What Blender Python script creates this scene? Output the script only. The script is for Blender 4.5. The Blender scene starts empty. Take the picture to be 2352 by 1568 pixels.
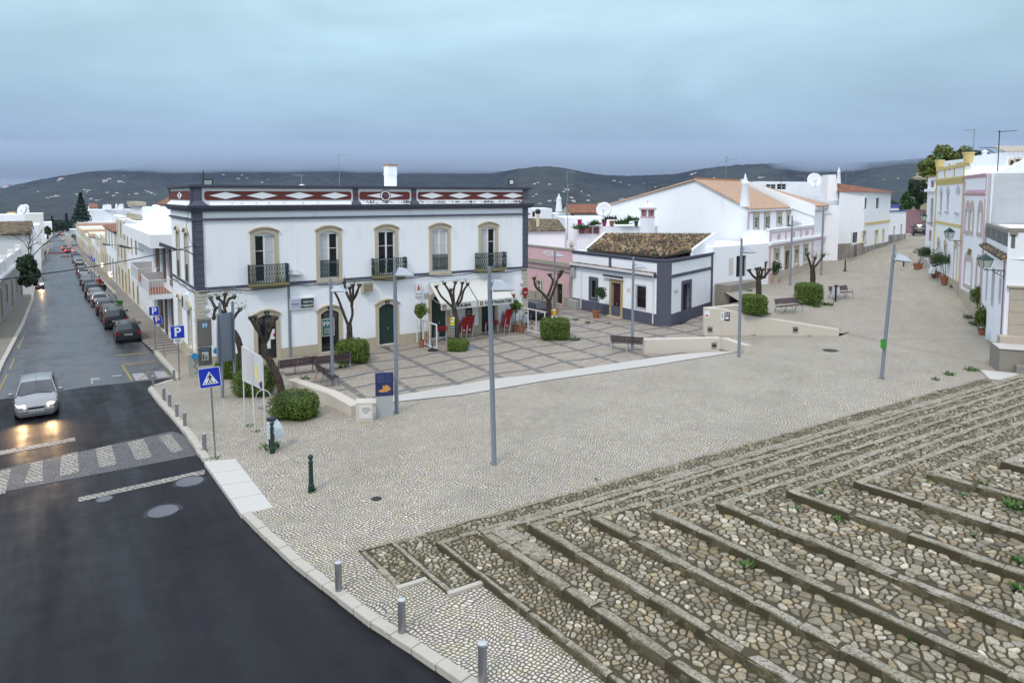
import bpy,bmesh,math,random
import numpy as np
from mathutils import Vector,Matrix
from mathutils.geometry import delaunay_2d_cdt
sc = bpy.context.scene
col = sc.collection
random.seed(7)
R = math.radians
# camera, sky, sun, exposure
H = 8.75
F,CX,CY,TH = 1568.0,1176.0,564.6,R(4.18)
cam_d = bpy.data.cameras.new('camera')
cam = bpy.data.objects.new('camera',cam_d)
col.objects.link(cam)
cam.location = (0,0,H)
cam.rotation_euler = (R(90)-TH,0,0)
cam_d.sensor_width = 36
cam_d.lens = 24.0
cam_d.shift_y = -(784-CY)/2352
cam_d.clip_end = 12000
cam_d.clip_start = .1
sc.camera = cam
def NT(nt):
 """small helper to write node graphs"""
 def n(t,**k):
  nd = nt.nodes.new(t)
  for a,b in k.items():
   if a=='ins':
    for i,v in b.items():
     s = nd.inputs[i]
     if isinstance(v,bpy.types.NodeSocket):
      nt.links.new(v,s)
     else:
      s.default_value = v
   else:
    setattr(nd,a,b)
  return nd
 return n
w = bpy.data.worlds.new('World')
sc.world = w
w.use_nodes = True
w.node_tree.nodes.clear()
n = NT(w.node_tree)
SUN_EL,SUN_AZ = R(48),R(205)
sky = n('ShaderNodeTexSky',sky_type='NISHITA',sun_disc=False,sun_elevation=SUN_EL,sun_rotation=SUN_AZ)
tc = n('ShaderNodeTexCoord')
sep = n('ShaderNodeSeparateXYZ',ins={0:tc.outputs['Generated']})
rp = n('ShaderNodeValToRGB',ins={0:sep.outputs[2]})
el = rp.color_ramp.elements
el[0].position = 0.0;el[0].color = (.33,.41,.53,1)
el[1].position = 1.0;el[1].color = (1.2,1.32,1.52,1)
for p,c in ((.035,(.305,.395,.53,1)),(.09,(.36,.51,.67,1)),(.17,(.46,.67,.80,1)),(.26,(.54,.77,.88,1)),(.40,(.96,1.14,1.34,1)),(.65,(1.22,1.36,1.60,1))):
 e = rp.color_ramp.elements.new(p);e.color = c
mp = n('ShaderNodeMapping',ins={0:tc.outputs['Generated'],'Scale':(1,1,3.2)})
ns = n('ShaderNodeTexNoise',ins={0:mp.outputs[0],'Scale':2.3,'Detail':5,'Roughness':.5,'Distortion':.6})
ns2 = n('ShaderNodeTexNoise',ins={0:mp.outputs[0],'Scale':9,'Detail':4,'Roughness':.6})
ad = n('ShaderNodeMath',operation='MULTIPLY_ADD',ins={0:ns2.outputs[0],1:.22,2:ns.outputs[0]})
mr = n('ShaderNodeMapRange',ins={0:ad.outputs[0],1:.42,2:.82,3:.88,4:1.14})
mu = n('ShaderNodeVectorMath',operation='SCALE',ins={0:rp.outputs[0],'Scale':mr.outputs[0]})
sk = n('ShaderNodeVectorMath',operation='SCALE',ins={0:sky.outputs[0],'Scale':.08})
mx = n('ShaderNodeMix',data_type='VECTOR',ins={0:.93,4:sk.outputs[0],5:mu.outputs[0]})
bg = n('ShaderNodeBackground',ins={0:mx.outputs[1],1:1.0})
wo = n('ShaderNodeOutputWorld',ins={0:bg.outputs[0]})
sd = bpy.data.lights.new('sun','SUN')
sd.energy = 1.5;sd.angle = R(12);sd.color = (1,.93,.84)
sun = bpy.data.objects.new('sun',sd)
col.objects.link(sun)
dv = Vector((math.sin(SUN_AZ)*math.cos(SUN_EL),math.cos(SUN_AZ)*math.cos(SUN_EL),math.sin(SUN_EL)))
sun.rotation_euler = dv.to_track_quat('Z','Y').to_euler()
sc.view_settings.view_transform = 'Standard'
sc.view_settings.look = 'None'
sc.view_settings.exposure = 0.06
sc.cycles.max_bounces = 6
sc.cycles.volume_bounces = 2
sc.cycles.use_denoising = True
# survey: from photograph pixels to places in the world
ct,st = math.cos(TH),math.sin(TH)
def ray(px,py):
 u = (px-CX)/F;v = -(py-CY)/F
 return np.array([u,ct+v*st,v*ct-st])
def PZ(px,py,z):
 r = ray(px,py);t = (z-H)/r[2]
 return Vector((r[0]*t,r[1]*t,z))
def PY(px,py,Y):
 r = ray(px,py);t = Y/r[1]
 return Vector((r[0]*t,Y,H+r[2]*t))
AX,AY = -.569,.822
BX,BY = .857,.515
def zplane(x,y):
 return -.026*(AX*x+AY*y)
PLZ = -1.15
def rbf(pts,base=zplane):
 P = np.array([(p[0],p[1]) for p in pts]);Z = np.array([p[2] for p in pts])
 D = np.hypot(P[:,None,0]-P[None,:,0],P[:,None,1]-P[None,:,1])
 A = D+np.eye(len(P))*1e-6
 W = np.linalg.solve(A,Z)
 def f(x,y):
  d = np.hypot(P[:,0]-x,P[:,1]-y)
  return base(x,y)+float(d@W)
 return f
def ctl(px,py,b):
 p = PZ(px,py,H-b)
 return (p.x,p.y,p.z-zplane(p.x,p.y))
def GP(px,py,f=zplane,dz=0.0):
 """where the view line through a pixel meets the ground f"""
 z = 0
 for _ in range(60):
  p = PZ(px,py,z)
  z2 = f(p.x,p.y)+dz
  if abs(z2-z)<1e-5:break
  z = z+.6*(z2-z)
 return PZ(px,py,z)
def z0pt(px,py):
 p = GP(px,py);return (p.x,p.y,0.0)
GB = rbf([z0pt(1944,766),z0pt(2025,868),z0pt(2285,842),(30,36,0),(36,36,0),(23,40,0),z0pt(2100,770),z0pt(2200,760),ctl(1838,718,8.4),ctl(1700,716,8.0),ctl(1865,700,8.35),ctl(1945,690,8.4),ctl(1816,654,8.0),ctl(1764,653,8.2),ctl(1690,672,8.1),ctl(1886,602,7.3),ctl(1924,598,7.2),ctl(2034,566,6.3),ctl(2108,541,5.3),ctl(2125,562,4.95),ctl(2198,664,7.5),ctl(2170,652,7.4),ctl(2075,621,7.5),ctl(2233,690,7.9),ctl(2250,775,8.8),ctl(2000,640,7.9),ctl(2090,700,8.6),(60,140,4.2),(20,140,3.0),(75,110,4.5)])
def cz(px,py,b):
 p = PZ(px,py,H-b);return (p.x,p.y,p.z-zplane(p.x,p.y))
GF = rbf([z0pt(858,929),z0pt(1066,906),z0pt(1274,872),z0pt(1500,840),z0pt(1709,812),z0pt(1800,840),z0pt(911,948),z0pt(1135,1065),z0pt(1697,850),z0pt(2025,868),z0pt(1944,768),z0pt(2285,842),z0pt(500,1050),z0pt(820,960),z0pt(1000,1400),z0pt(400,900),z0pt(440,860),z0pt(650,905),z0pt(2350,900),z0pt(1600,880),z0pt(1300,950),cz(1617,771,9.85),cz(1645,806,9.8),cz(1735,772,9.62),cz(1750,795,9.5),z0pt(1850,800),z0pt(1900,780)])
# mesh helpers
def mats(m):
 return m if isinstance(m,(list,tuple)) else [m]
class M:
 def __init__(s):s.v = [];s.f = [];s.mi = [];s.k = 0;s.vc = None
 def poly(s,pts):
  i = len(s.v);s.v+=[tuple(p) for p in pts]
  s.f.append(tuple(range(i,i+len(pts))));s.mi.append(s.k)
 def face(s,idx):s.f.append(tuple(idx));s.mi.append(s.k)
 def hexa(s,p):
  """8 corners: 0-3 bottom loop, 4-7 top loop"""
  i = len(s.v);s.v+=[tuple(q) for q in p]
  for f in ((3,2,1,0),(4,5,6,7),(0,1,5,4),(1,2,6,5),(2,3,7,6),(3,0,4,7)):
   s.f.append(tuple(i+j for j in f));s.mi.append(s.k)
  return s
 def box(s,x0,x1,y0,y1,z0,z1):
  return s.hexa([(x0,y0,z0),(x1,y0,z0),(x1,y1,z0),(x0,y1,z0),(x0,y0,z1),(x1,y0,z1),(x1,y1,z1),(x0,y1,z1)])
 def fbox(s,fr,a0,a1,n0,n1,z0,z1):
  return s.hexa([fr.P(a0,n0,z0),fr.P(a1,n0,z0),fr.P(a1,n1,z0),fr.P(a0,n1,z0),fr.P(a0,n0,z1),fr.P(a1,n0,z1),fr.P(a1,n1,z1),fr.P(a0,n1,z1)])
 def prism(s,bot,top):
  i = len(s.v);k = len(bot);s.v+=[tuple(p) for p in bot]+[tuple(p) for p in top]
  s.f.append(tuple(range(i+k-1,i-1,-1)));s.mi.append(s.k)
  s.f.append(tuple(range(i+k,i+2*k)));s.mi.append(s.k)
  for j in range(k):
   s.f.append((i+j,i+(j+1)%k,i+k+(j+1)%k,i+k+j));s.mi.append(s.k)
  return s
 def plate(s,fr,pts,n0,n1):
  return s.prism([fr.P(a,n0,z) for a,z in pts],[fr.P(a,n1,z) for a,z in pts])
 def tube(s,pts,r,n=8,cap=True):
  pts = [Vector(p) for p in pts]
  if not isinstance(r,(list,tuple)):r = [r]*len(pts)
  i0 = len(s.v);ref = None
  for j,p in enumerate(pts):
   d = (pts[min(j+1,len(pts)-1)]-pts[max(j-1,0)])
   if d.length<1e-9:d = Vector((0,0,1))
   d.normalize()
   if ref is None:
    ref = Vector((1,0,0)) if abs(d.x)<.8 else Vector((0,1,0))
   a = (ref-d*ref.dot(d)).normalized();b = d.cross(a);ref = a
   for k in range(n):
    t = 2*math.pi*k/n
    s.v.append(tuple(p+(a*math.cos(t)+b*math.sin(t))*r[j]))
  for j in range(len(pts)-1):
   for k in range(n):
    a = i0+j*n+k;b = i0+j*n+(k+1)%n
    s.f.append((a,b,b+n,a+n));s.mi.append(s.k)
  if cap:
   s.f.append(tuple(range(i0+n-1,i0-1,-1)));s.mi.append(s.k)
   e = i0+(len(pts)-1)*n
   s.f.append(tuple(range(e,e+n)));s.mi.append(s.k)
  return s
 def lathe(s,c,prof,n=14):
  """prof = [(radius, z)] about the vertical through c"""
  c = Vector(c)
  i0 = len(s.v)
  for r,z in prof:
   for k in range(n):
    t = 2*math.pi*k/n
    s.v.append((c.x+r*math.cos(t),c.y+r*math.sin(t),c.z+z))
  for j in range(len(prof)-1):
   for k in range(n):
    a = i0+j*n+k;b = i0+j*n+(k+1)%n
    s.f.append((a,b,b+n,a+n));s.mi.append(s.k)
  s.f.append(tuple(range(i0+n-1,i0-1,-1)));s.mi.append(s.k)
  e = i0+(len(prof)-1)*n
  s.f.append(tuple(range(e,e+n)));s.mi.append(s.k)
  return s
 def ball(s,c,r,n=10,m=7,sq=(1,1,1)):
  pr = []
  i0 = len(s.v)
  for j in range(m+1):
   t = math.pi*j/m
   for k in range(n):
    p = 2*math.pi*k/n
    s.v.append((c[0]+r*sq[0]*math.sin(t)*math.cos(p),c[1]+r*sq[1]*math.sin(t)*math.sin(p),c[2]-r*sq[2]*math.cos(t)))
  for j in range(m):
   for k in range(n):
    a = i0+j*n+k;b = i0+j*n+(k+1)%n
    s.f.append((a,b,b+n,a+n));s.mi.append(s.k)
  return s
 def build(s,name,mat,parent=None,smooth=False,bevel=0):
  me = bpy.data.meshes.new(name)
  me.from_pydata(s.v,[],s.f)
  for m_ in mats(mat):me.materials.append(m_)
  if len(mats(mat))>1:me.polygons.foreach_set('material_index',s.mi)
  if s.vc is not None:
   at = me.color_attributes.new('tone','FLOAT_COLOR','POINT')
   at.data.foreach_set('color',np.array(s.vc,dtype=np.float32).ravel())
  bm = bmesh.new();bm.from_mesh(me)
  bmesh.ops.recalc_face_normals(bm,faces=bm.faces)
  bm.to_mesh(me);bm.free()
  if smooth:
   me.polygons.foreach_set('use_smooth',[True]*len(me.polygons))
   try:me.set_sharp_from_angle(angle=R(40))
   except Exception:pass
  me.update()
  o = bpy.data.objects.new(name,me)
  col.objects.link(o)
  if parent is not None:
   o.parent = parent
   top = parent if parent.parent is None else parent.parent
   if parent.parent is None:o.matrix_parent_inverse = Matrix.Translation(-parent.location)
  if bevel:
   b = o.modifiers.new('bevel','BEVEL');b.width = bevel;b.segments = 2;b.limit_method = 'ANGLE'
  return o
def pieces(m,name,mt,parent,**k):
 """every loose piece of m becomes a part of its own"""
 up = list(range(len(m.v)))
 def fi(i):
  while up[i]!=i:up[i] = up[up[i]];i = up[i]
  return i
 for f in m.f:
  for j in f[1:]:up[fi(j)] = fi(f[0])
 G = {}
 for f in m.f:G.setdefault(fi(f[0]),[]).append(f)
 for g in G.values():
  q = M();ids = sorted(set(j for f in g for j in f));mp_ = {j:i for i,j in enumerate(ids)}
  q.v = [m.v[j] for j in ids];q.f = [tuple(mp_[j] for j in f) for f in g];q.mi = [0]*len(g);q.build(name,mt,parent,**k)
def thing(name,label,cat,loc=(0,0,0),group=None,kind=None):
 o = bpy.data.objects.new(name,None);col.objects.link(o)
 o.location = loc;o.empty_display_size = .2
 return tag(o,label,cat,group,kind)
def tag(o,label=None,cat=None,group=None,kind=None):
 if label:o['label'] = label
 if cat:o['category'] = cat
 if group:o['group'] = group
 if kind:o['kind'] = kind
 return o
def copy_tree(o,parent=None,top=True):
 c = o.copy();col.objects.link(c);c.parent = parent
 for ch in [x for x in bpy.data.objects if x.parent==o]:
  copy_tree(ch,c,False)
 return c
KIDS = {}
def copy_fast(o,parent=None):
 if not KIDS.get(o.name):
  KIDS[o.name] = [x for x in bpy.data.objects if x.parent==o]
 c = o.copy();col.objects.link(c)
 if parent is not None:c.parent = parent
 for ch in KIDS[o.name]:copy_fast(ch,c)
 return c
def text(body,loc,xdir,zdir,size,mat,parent,name='lettering',ext=.004,align='CENTER',sx=1.0,bold=0):
 cu = bpy.data.curves.new(name,'FONT');cu.body = body;cu.size = size;cu.extrude = ext
 cu.align_x = align;cu.align_y = 'CENTER';cu.offset = bold
 tmp = bpy.data.objects.new('tmp',cu)
 me = bpy.data.meshes.new_from_object(tmp);bpy.data.objects.remove(tmp)
 me.materials.clear();me.materials.append(mat)
 o = bpy.data.objects.new(name,me);col.objects.link(o)
 x = Vector(xdir).normalized();z = Vector(zdir).normalized();y = z;nrm = x.cross(y)
 m = Matrix(((x.x*sx,y.x,nrm.x,loc[0]),(x.y*sx,y.y,nrm.y,loc[1]),(x.z*sx,y.z,nrm.z,loc[2]),(0,0,0,1)))
 if parent is not None:
  o.parent = parent
  if parent.parent is None:o.matrix_parent_inverse = Matrix.Translation(-parent.location)
 o.matrix_basis = m
 return o
def az(a):return (math.sin(R(a)),math.cos(R(a)))
class Fr:
 """a vertical wall plane: a runs along it, n out of it towards the viewer, z up from its base"""
 def __init__(s,o,a,L=None):
  s.o = Vector((o[0],o[1],o[2]));d = az(a);s.d = Vector((d[0],d[1],0))
  nn = Vector((s.d.y,-s.d.x,0))
  if nn.dot(-Vector((o[0],o[1],0)))<0:nn = -nn
  s.n = nn
 def P(s,a,n,z):return s.o+s.d*a+s.n*n+Vector((0,0,z))
 def px(s,x,y,n=0):
  r = ray(x,y);o = s.o+s.n*n
  det = s.d.x*(-r[1])+s.d.y*r[0]
  a = ((-o.x)*(-r[1])-(-o.y)*(-r[0]))/det
  t = (s.d.x*(-o.y)-s.d.y*(-o.x))/det
  return a,H+r[2]*t-s.o.z
 def right(s):
  return s.d if s.d.x*s.n.y-s.d.y*s.n.x<0 else -s.d
 def text(s,body,a,z,size,mat,parent,n=.03,**k):
  x = s.d if s.d.cross(Vector((0,0,1))).dot(s.n)>0 else -s.d
  return text(body,s.P(a,n,z),x,(0,0,1),size,mat,parent,**k)
def fpoly(f,pts,step=None,dz=0.0,name='ground',mat=None):
 """a ground sheet inside a 2-D outline, following the surface f"""
 m = M()
 P2 = [Vector((p[0],p[1])) for p in pts];k = len(P2)
 V = list(P2)
 if step:
  xs = [p.x for p in P2];ys = [p.y for p in P2]
  y = min(ys)+step/2
  def inside(x,y):
   c = False;j = k-1
   for i in range(k):
    if (P2[i].y>y)!=(P2[j].y>y) and x<(P2[j].x-P2[i].x)*(y-P2[i].y)/(P2[j].y-P2[i].y)+P2[i].x:c = not c
    j = i
   return c
  while y<max(ys):
   x = min(xs)+step/2
   while x<max(xs):
    if inside(x,y):V.append(Vector((x,y)))
    x+=step
   y+=step
 r = delaunay_2d_cdt(V,[],[list(range(k))],1,1e-4)
 m.v = [(v.x,v.y,f(v.x,v.y)+dz) for v in r[0]]
 m.f = [tuple(q) for q in r[2]];m.mi = [0]*len(m.f)
 o = m.build(name,mat);o['kind'] = 'structure'
 return o
 # materials
def mat(name,base=(.5,.5,.5),rough=.8,metal=0,spec=.5,emit=None,es=1.0):
 m = bpy.data.materials.new(name);m.use_nodes = True
 b = m.node_tree.nodes['Principled BSDF']
 b.inputs['Base Color'].default_value = (*base,1)
 b.inputs['Roughness'].default_value = rough
 b.inputs['Metallic'].default_value = metal
 b.inputs['Specular IOR Level'].default_value = spec
 if emit:
  b.inputs['Emission Color'].default_value = (*emit,1);b.inputs['Emission Strength'].default_value = es
 return m
def P(m):return m.node_tree.nodes['Principled BSDF']
def L(m,a,b):m.node_tree.links.new(a,b)
def pos(n):return n('ShaderNodeNewGeometry').outputs['Position']
def mixc(n,f,a,b,mode='MIX'):
 x = n('ShaderNodeMix',data_type='RGBA',blend_type=mode)
 for i,v in ((0,f),(6,a),(7,b)):
  if isinstance(v,bpy.types.NodeSocket):x.id_data.links.new(v,x.inputs[i])
  else:x.inputs[i].default_value = v if i==0 else (*v,1) if len(v)==3 else v
 return x.outputs[2]
def rng(n,v,a,b,c=0.0,d=1.0):
 return n('ShaderNodeMapRange',ins={0:v,1:a,2:b,3:c,4:d}).outputs[0]
def mth(n,op,a,b=0.0,c=0.0):
 return n('ShaderNodeMath',operation=op,ins={0:a,1:b,2:c}).outputs[0]
def noise(n,p,s,d=3,r=.55,dist=0.0):
 return n('ShaderNodeTexNoise',ins={0:p,'Scale':s,'Detail':d,'Roughness':r,'Distortion':dist}).outputs[0]
def bump(m,n,h,st=.3,dist=.02):
 b = n('ShaderNodeBump',ins={'Strength':st,'Distance':dist,'Height':h})
 L(m,b.outputs[0],P(m).inputs['Normal'])
def painted(name,base,dirt=(.35,.31,.26),amt=.35,rough=.85,bs=.25,streak=True):
 """lime-washed or painted render with faint stains, streaks and a rough surface"""
 m = mat(name,base,rough);n = NT(m.node_tree);p = pos(n)
 a = noise(n,p,.55,5,.6)
 mpn = n('ShaderNodeMapping',ins={0:p,'Scale':(2.2,2.2,.22)})
 s = noise(n,mpn.outputs[0],1.3,4,.65)
 f = mth(n,'MULTIPLY',rng(n,a,.45,.75),rng(n,s,.45,.8))
 f = mth(n,'MULTIPLY',f,amt)
 c = mixc(n,f,base,tuple(base[i]*.45+dirt[i]*.4 for i in range(3)))
 g = noise(n,p,14,3,.6)
 c = mixc(n,rng(n,g,.3,.7,0,.10),c,tuple(x*.72 for x in base))
 L(m,c,P(m).inputs['Base Color'])
 bump(m,n,noise(n,p,22,4,.65),bs,.012)
 return m
def cobble(name,tones,joint,scale=9.5,jw=.12,randm=.55,warp=.16,bs=.5,big=.25,moss=None,mamt=0.0,rough=.7):
 m = mat(name,tones[0],rough);n = NT(m.node_tree);p = pos(n)
 wv = n('ShaderNodeTexNoise',ins={0:p,'Scale':.8,'Detail':2})
 off = n('ShaderNodeVectorMath',operation='SCALE',ins={0:wv.outputs[1],'Scale':warp*6})
 q = n('ShaderNodeVectorMath',operation='ADD',ins={0:p,1:off.outputs[0]}).outputs[0]
 rot = n('ShaderNodeMapping',ins={0:q,'Rotation':(0,0,R(38)),'Scale':(1.0,1.25,1)}).outputs[0]
 ve = n('ShaderNodeTexVoronoi',feature='DISTANCE_TO_EDGE',voronoi_dimensions='2D',ins={0:rot,'Scale':scale,'Randomness':randm})
 vc = n('ShaderNodeTexVoronoi',feature='F1',voronoi_dimensions='2D',ins={0:rot,'Scale':scale,'Randomness':randm})
 j = rng(n,ve.outputs[0],jw*.35,jw*1.5)
 sr = n('ShaderNodeSeparateColor',ins={0:vc.outputs['Color']})
 c = mixc(n,sr.outputs[0],tones[0],tones[1])
 c = mixc(n,rng(n,sr.outputs[1],.80,.86),c,tones[2])
 c = mixc(n,rng(n,noise(n,p,.35,5,.6),.38,.7,0,big),c,tuple(x*.62 for x in tones[1]))
 c = mixc(n,rng(n,noise(n,p,2.4,4,.85),.42,.62,0,.28),c,tuple(x*.5 for x in tones[1]))
 c = mixc(n,rng(n,noise(n,p,.13,5,.65,.8),.46,.62,0,.30),c,tuple(x*.55 for x in tones[1]))
 c = mixc(n,rng(n,noise(n,p,40,2),.35,.7,0,.18),c,tuple(x*.6 for x in tones[0]))
 if moss:
  mo = mth(n,'MULTIPLY',rng(n,noise(n,p,.8,5,.7),.52,.68),mamt)
  joint_c = mixc(n,rng(n,noise(n,p,2.0,3),.4,.6),joint,moss)
  c = mixc(n,mo,c,moss)
 else:joint_c = joint
 c = mixc(n,j,joint_c,c)
 L(m,c,P(m).inputs['Base Color'])
 bump(m,n,mth(n,'ADD',j,mth(n,'MULTIPLY',sr.outputs[2],.35)),bs,.02)
 L(m,rng(n,noise(n,p,.5,3),.3,.7,rough-.12,rough+.12),P(m).inputs['Roughness'])
 return m,n,p,c
WHITE = painted('limewash_white',(.85,.87,.90),amt=.6)
n = NT(WHITE.node_tree);p = pos(n);b_ = P(WHITE).inputs['Base Color'];c = b_.links[0].from_socket
zz_ = n('ShaderNodeSeparateXYZ',ins={0:p}).outputs[2]
dm_ = mth(n,'MULTIPLY',rng(n,mth(n,'ADD',zz_,mth(n,'MULTIPLY',noise(n,p,1.6,5,.7),2.2)),1.1,-.3),rng(n,noise(n,p,3,5,.7),.35,.65,0,.55))
L(WHITE,mixc(n,dm_,c,(.42,.37,.29)),b_)
WHITE2 = painted('limewash_old',(.74,.74,.72),amt=.7)
WHITEP = painted('limewash_plain',(.82,.82,.83),amt=.12)
CREAM = painted('cream_render',(.66,.58,.40),amt=.4)
SLATE = painted('slate_paint',(.085,.088,.125),(.2,.2,.2),.35)
REDP = painted('oxblood_panel',(.15,.028,.020),(.2,.1,.08),.4)
MAUVE = painted('mauve_render',(.30,.17,.19),amt=.4)
PINK = painted('pink_render',(.62,.40,.42),amt=.55)
PINKT = painted('pink_trim',(.64,.43,.47),amt=.3)
YELT = painted('yellow_trim',(.62,.50,.20),amt=.4)
BLUET = painted('blue_trim',(.07,.11,.36),amt=.3)
STONE = painted('dressed_stone',(.50,.43,.31),(.25,.2,.14),.7,bs=.4)
STONEG = painted('grey_plinth_stone',(.44,.39,.29),(.45,.25,.12),.9,bs=.4)
LIME = painted('pale_limestone_wall',(.55,.50,.43),(.35,.28,.2),.45,bs=.1)
MARB = painted('white_marble_slab',(.54,.52,.48),(.4,.33,.25),.5,.55,bs=.08)
OLDS = painted('blackened_old_stone',(.26,.235,.20),(.06,.06,.05),1.0,bs=.7)
DRKG = mat('dark_green_door',(.012,.035,.028),.45)
MAROON = mat('maroon_door',(.05,.012,.014),.5)
BROWN = mat('brown_door',(.09,.05,.03),.6)
PAINTW = mat('white_gloss_paint',(.72,.73,.74),.5)
GLASS = mat('dark_window_glass',(.012,.014,.018),.06,spec=.8)
CURT = mat('curtain_behind_glass',(.52,.53,.54),.35)
IRON = mat('green_cast_iron',(.008,.035,.032),.45)
BLACK = mat('black_metal',(.012,.012,.014),.5)
STEEL = mat('brushed_steel',(.30,.30,.31),.38,.7)
POLE = mat('grey_lamp_paint',(.20,.225,.27),.45)
LHEAD = mat('pale_lamp_metal',(.42,.45,.50),.4)
ALU = mat('aluminium',(.55,.56,.58),.35,.6)
CABLE = mat('black_cable',(.015,.014,.016),.7)
BLUES = mat('sign_blue',(.012,.035,.42),.4)
SIGNW = mat('sign_white',(.75,.76,.78),.45)
SIGNBK = mat('sign_black',(.01,.01,.012),.5)
SIGNR = mat('sign_red',(.45,.012,.02),.4)
SIGNG = mat('sign_green',(.01,.05,.035),.4)
SIGNY = mat('sign_yellow',(.68,.52,.05),.5)
ORNG = mat('sign_ochre',(.55,.27,.07),.5)
TERRA = painted('terracotta',(.30,.11,.055),(.2,.1,.06),.5)
PLUM = painted('plum_bench_slat',(.060,.032,.040),(.1,.08,.08),.3,.55)
REDPL = mat('red_plastic',(.26,.006,.012),.35)
CANV = painted('awning_canvas',(.62,.62,.58),amt=.25,bs=.05)
BARK = mat('pollard_bark',(.10,.075,.055),.95)
n = NT(BARK.node_tree);p = pos(n)
q = n('ShaderNodeMapping',ins={0:p,'Scale':(1,1,.45)}).outputs[0]
L(BARK,mixc(n,rng(n,noise(n,q,9,5,.7),.35,.65),(.016,.011,.008),(.085,.062,.044)),P(BARK).inputs['Base Color'])
bump(BARK,n,noise(n,q,16,5,.7),.9,.05)
def leafmat(name,a,b):
 m = mat(name,a,.5);n = NT(m.node_tree);p = pos(n)
 L(m,mixc(n,rng(n,noise(n,p,9,2),.35,.65),a,b),P(m).inputs['Base Color'])
 P(m).inputs['Specular IOR Level'].default_value = .35
 return m
HEDGE = leafmat('box_hedge_leaf',(.050,.090,.010),(.135,.20,.022))
ORLEAF = leafmat('citrus_leaf',(.018,.055,.014),(.05,.11,.02))
DLEAF = leafmat('dark_tree_leaf',(.012,.028,.014),(.035,.06,.022))
YLEAF = leafmat('olive_yellow_leaf',(.06,.085,.012),(.16,.18,.025))
GRASS = leafmat('weed_leaf',(.03,.085,.012),(.08,.17,.03))
SUCC = leafmat('succulent_leaf',(.06,.15,.05),(.15,.26,.10))
TWIG = mat('bare_twig',(.06,.045,.035),.9)
COB,n,p,c = cobble('calcada_cobbles',((.80,.715,.62),(.60,.53,.455),(.64,.55,.44)),(.07,.06,.046),moss=(.10,.10,.03),mamt=.16,warp=.10,jw=.175,bs=.45)
PAT,n,p,c = cobble('patterned_calcada',((.68,.605,.515),(.53,.465,.39),(.55,.44,.31)),(.09,.08,.06),warp=.04,jw=.14)
sx = n('ShaderNodeSeparateXYZ',ins={0:p})
ua = mth(n,'ADD',mth(n,'MULTIPLY',sx.outputs[0],AX),mth(n,'MULTIPLY',sx.outputs[1],AY))
ub = mth(n,'ADD',mth(n,'MULTIPLY',sx.outputs[0],.845),mth(n,'MULTIPLY',sx.outputs[1],.535))
def band(u,per,w_,off=0.0):
 x = mth(n,'ABSOLUTE',mth(n,'SUBTRACT',mth(n,'FRACT',mth(n,'ADD',mth(n,'DIVIDE',u,per),off)),.5))
 return mth(n,'LESS_THAN',x,w_/per/2)
sw = mth(n,'MULTIPLY',mth(n,'SINE',mth(n,'MULTIPLY',ub,2*math.pi/5.1)),.16)
sw2 = mth(n,'MULTIPLY',mth(n,'SINE',mth(n,'MULTIPLY_ADD',ub,2*math.pi/5.1,2.2)),.42)
dash = mth(n,'LESS_THAN',mth(n,'FRACT',mth(n,'DIVIDE',ua,2.15)),.93)
b1 = mth(n,'MULTIPLY',band(ub,2.55,.36),dash)
b2 = band(mth(n,'ADD',ua,sw),2.15,.30)
b3 = band(mth(n,'ADD',ua,sw2),2.15,.15,.45)
jn = rng(n,noise(n,p,30,2),.3,.6,.7,1.0)
g1 = mth(n,'MULTIPLY',mth(n,'MAXIMUM',b1,b2),jn)
g3 = mth(n,'MULTIPLY',b3,mth(n,'MULTIPLY',jn,.75))
c1 = mixc(n,g3,c,mixc(n,.35,(.30,.17,.12),c))
c2 = mixc(n,g1,c1,mixc(n,.22,(.085,.09,.10),c))
L(PAT,c2,P(PAT).inputs['Base Color'])
SIDEW,n,p,c = cobble('striped_pavement',((.58,.51,.42),(.48,.42,.34),(.50,.40,.26)),(.10,.085,.07),warp=.03)
sx = n('ShaderNodeSeparateXYZ',ins={0:p})
ua = mth(n,'ADD',mth(n,'MULTIPLY',sx.outputs[0],AX),mth(n,'MULTIPLY',sx.outputs[1],AY))
b1 = mth(n,'LESS_THAN',mth(n,'FRACT',mth(n,'DIVIDE',ua,1.1)),.42)
b1 = mth(n,'MULTIPLY',b1,mth(n,'GREATER_THAN',ua,47.5))
L(SIDEW,mixc(n,mth(n,'MULTIPLY',b1,.85),c,(.075,.078,.085)),P(SIDEW).inputs['Base Color'])
GREYC,_,_,_ = cobble('dark_crossing_setts',((.14,.14,.145),(.19,.18,.175),(.11,.11,.12)),(.035,.035,.038),scale=7,warp=.02,randm=.5)
WHTC,_,_,_ = cobble('white_crossing_setts',((.48,.45,.40),(.38,.355,.31),(.30,.27,.22)),(.07,.065,.055),scale=5.5,warp=.02,randm=.45)
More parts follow.
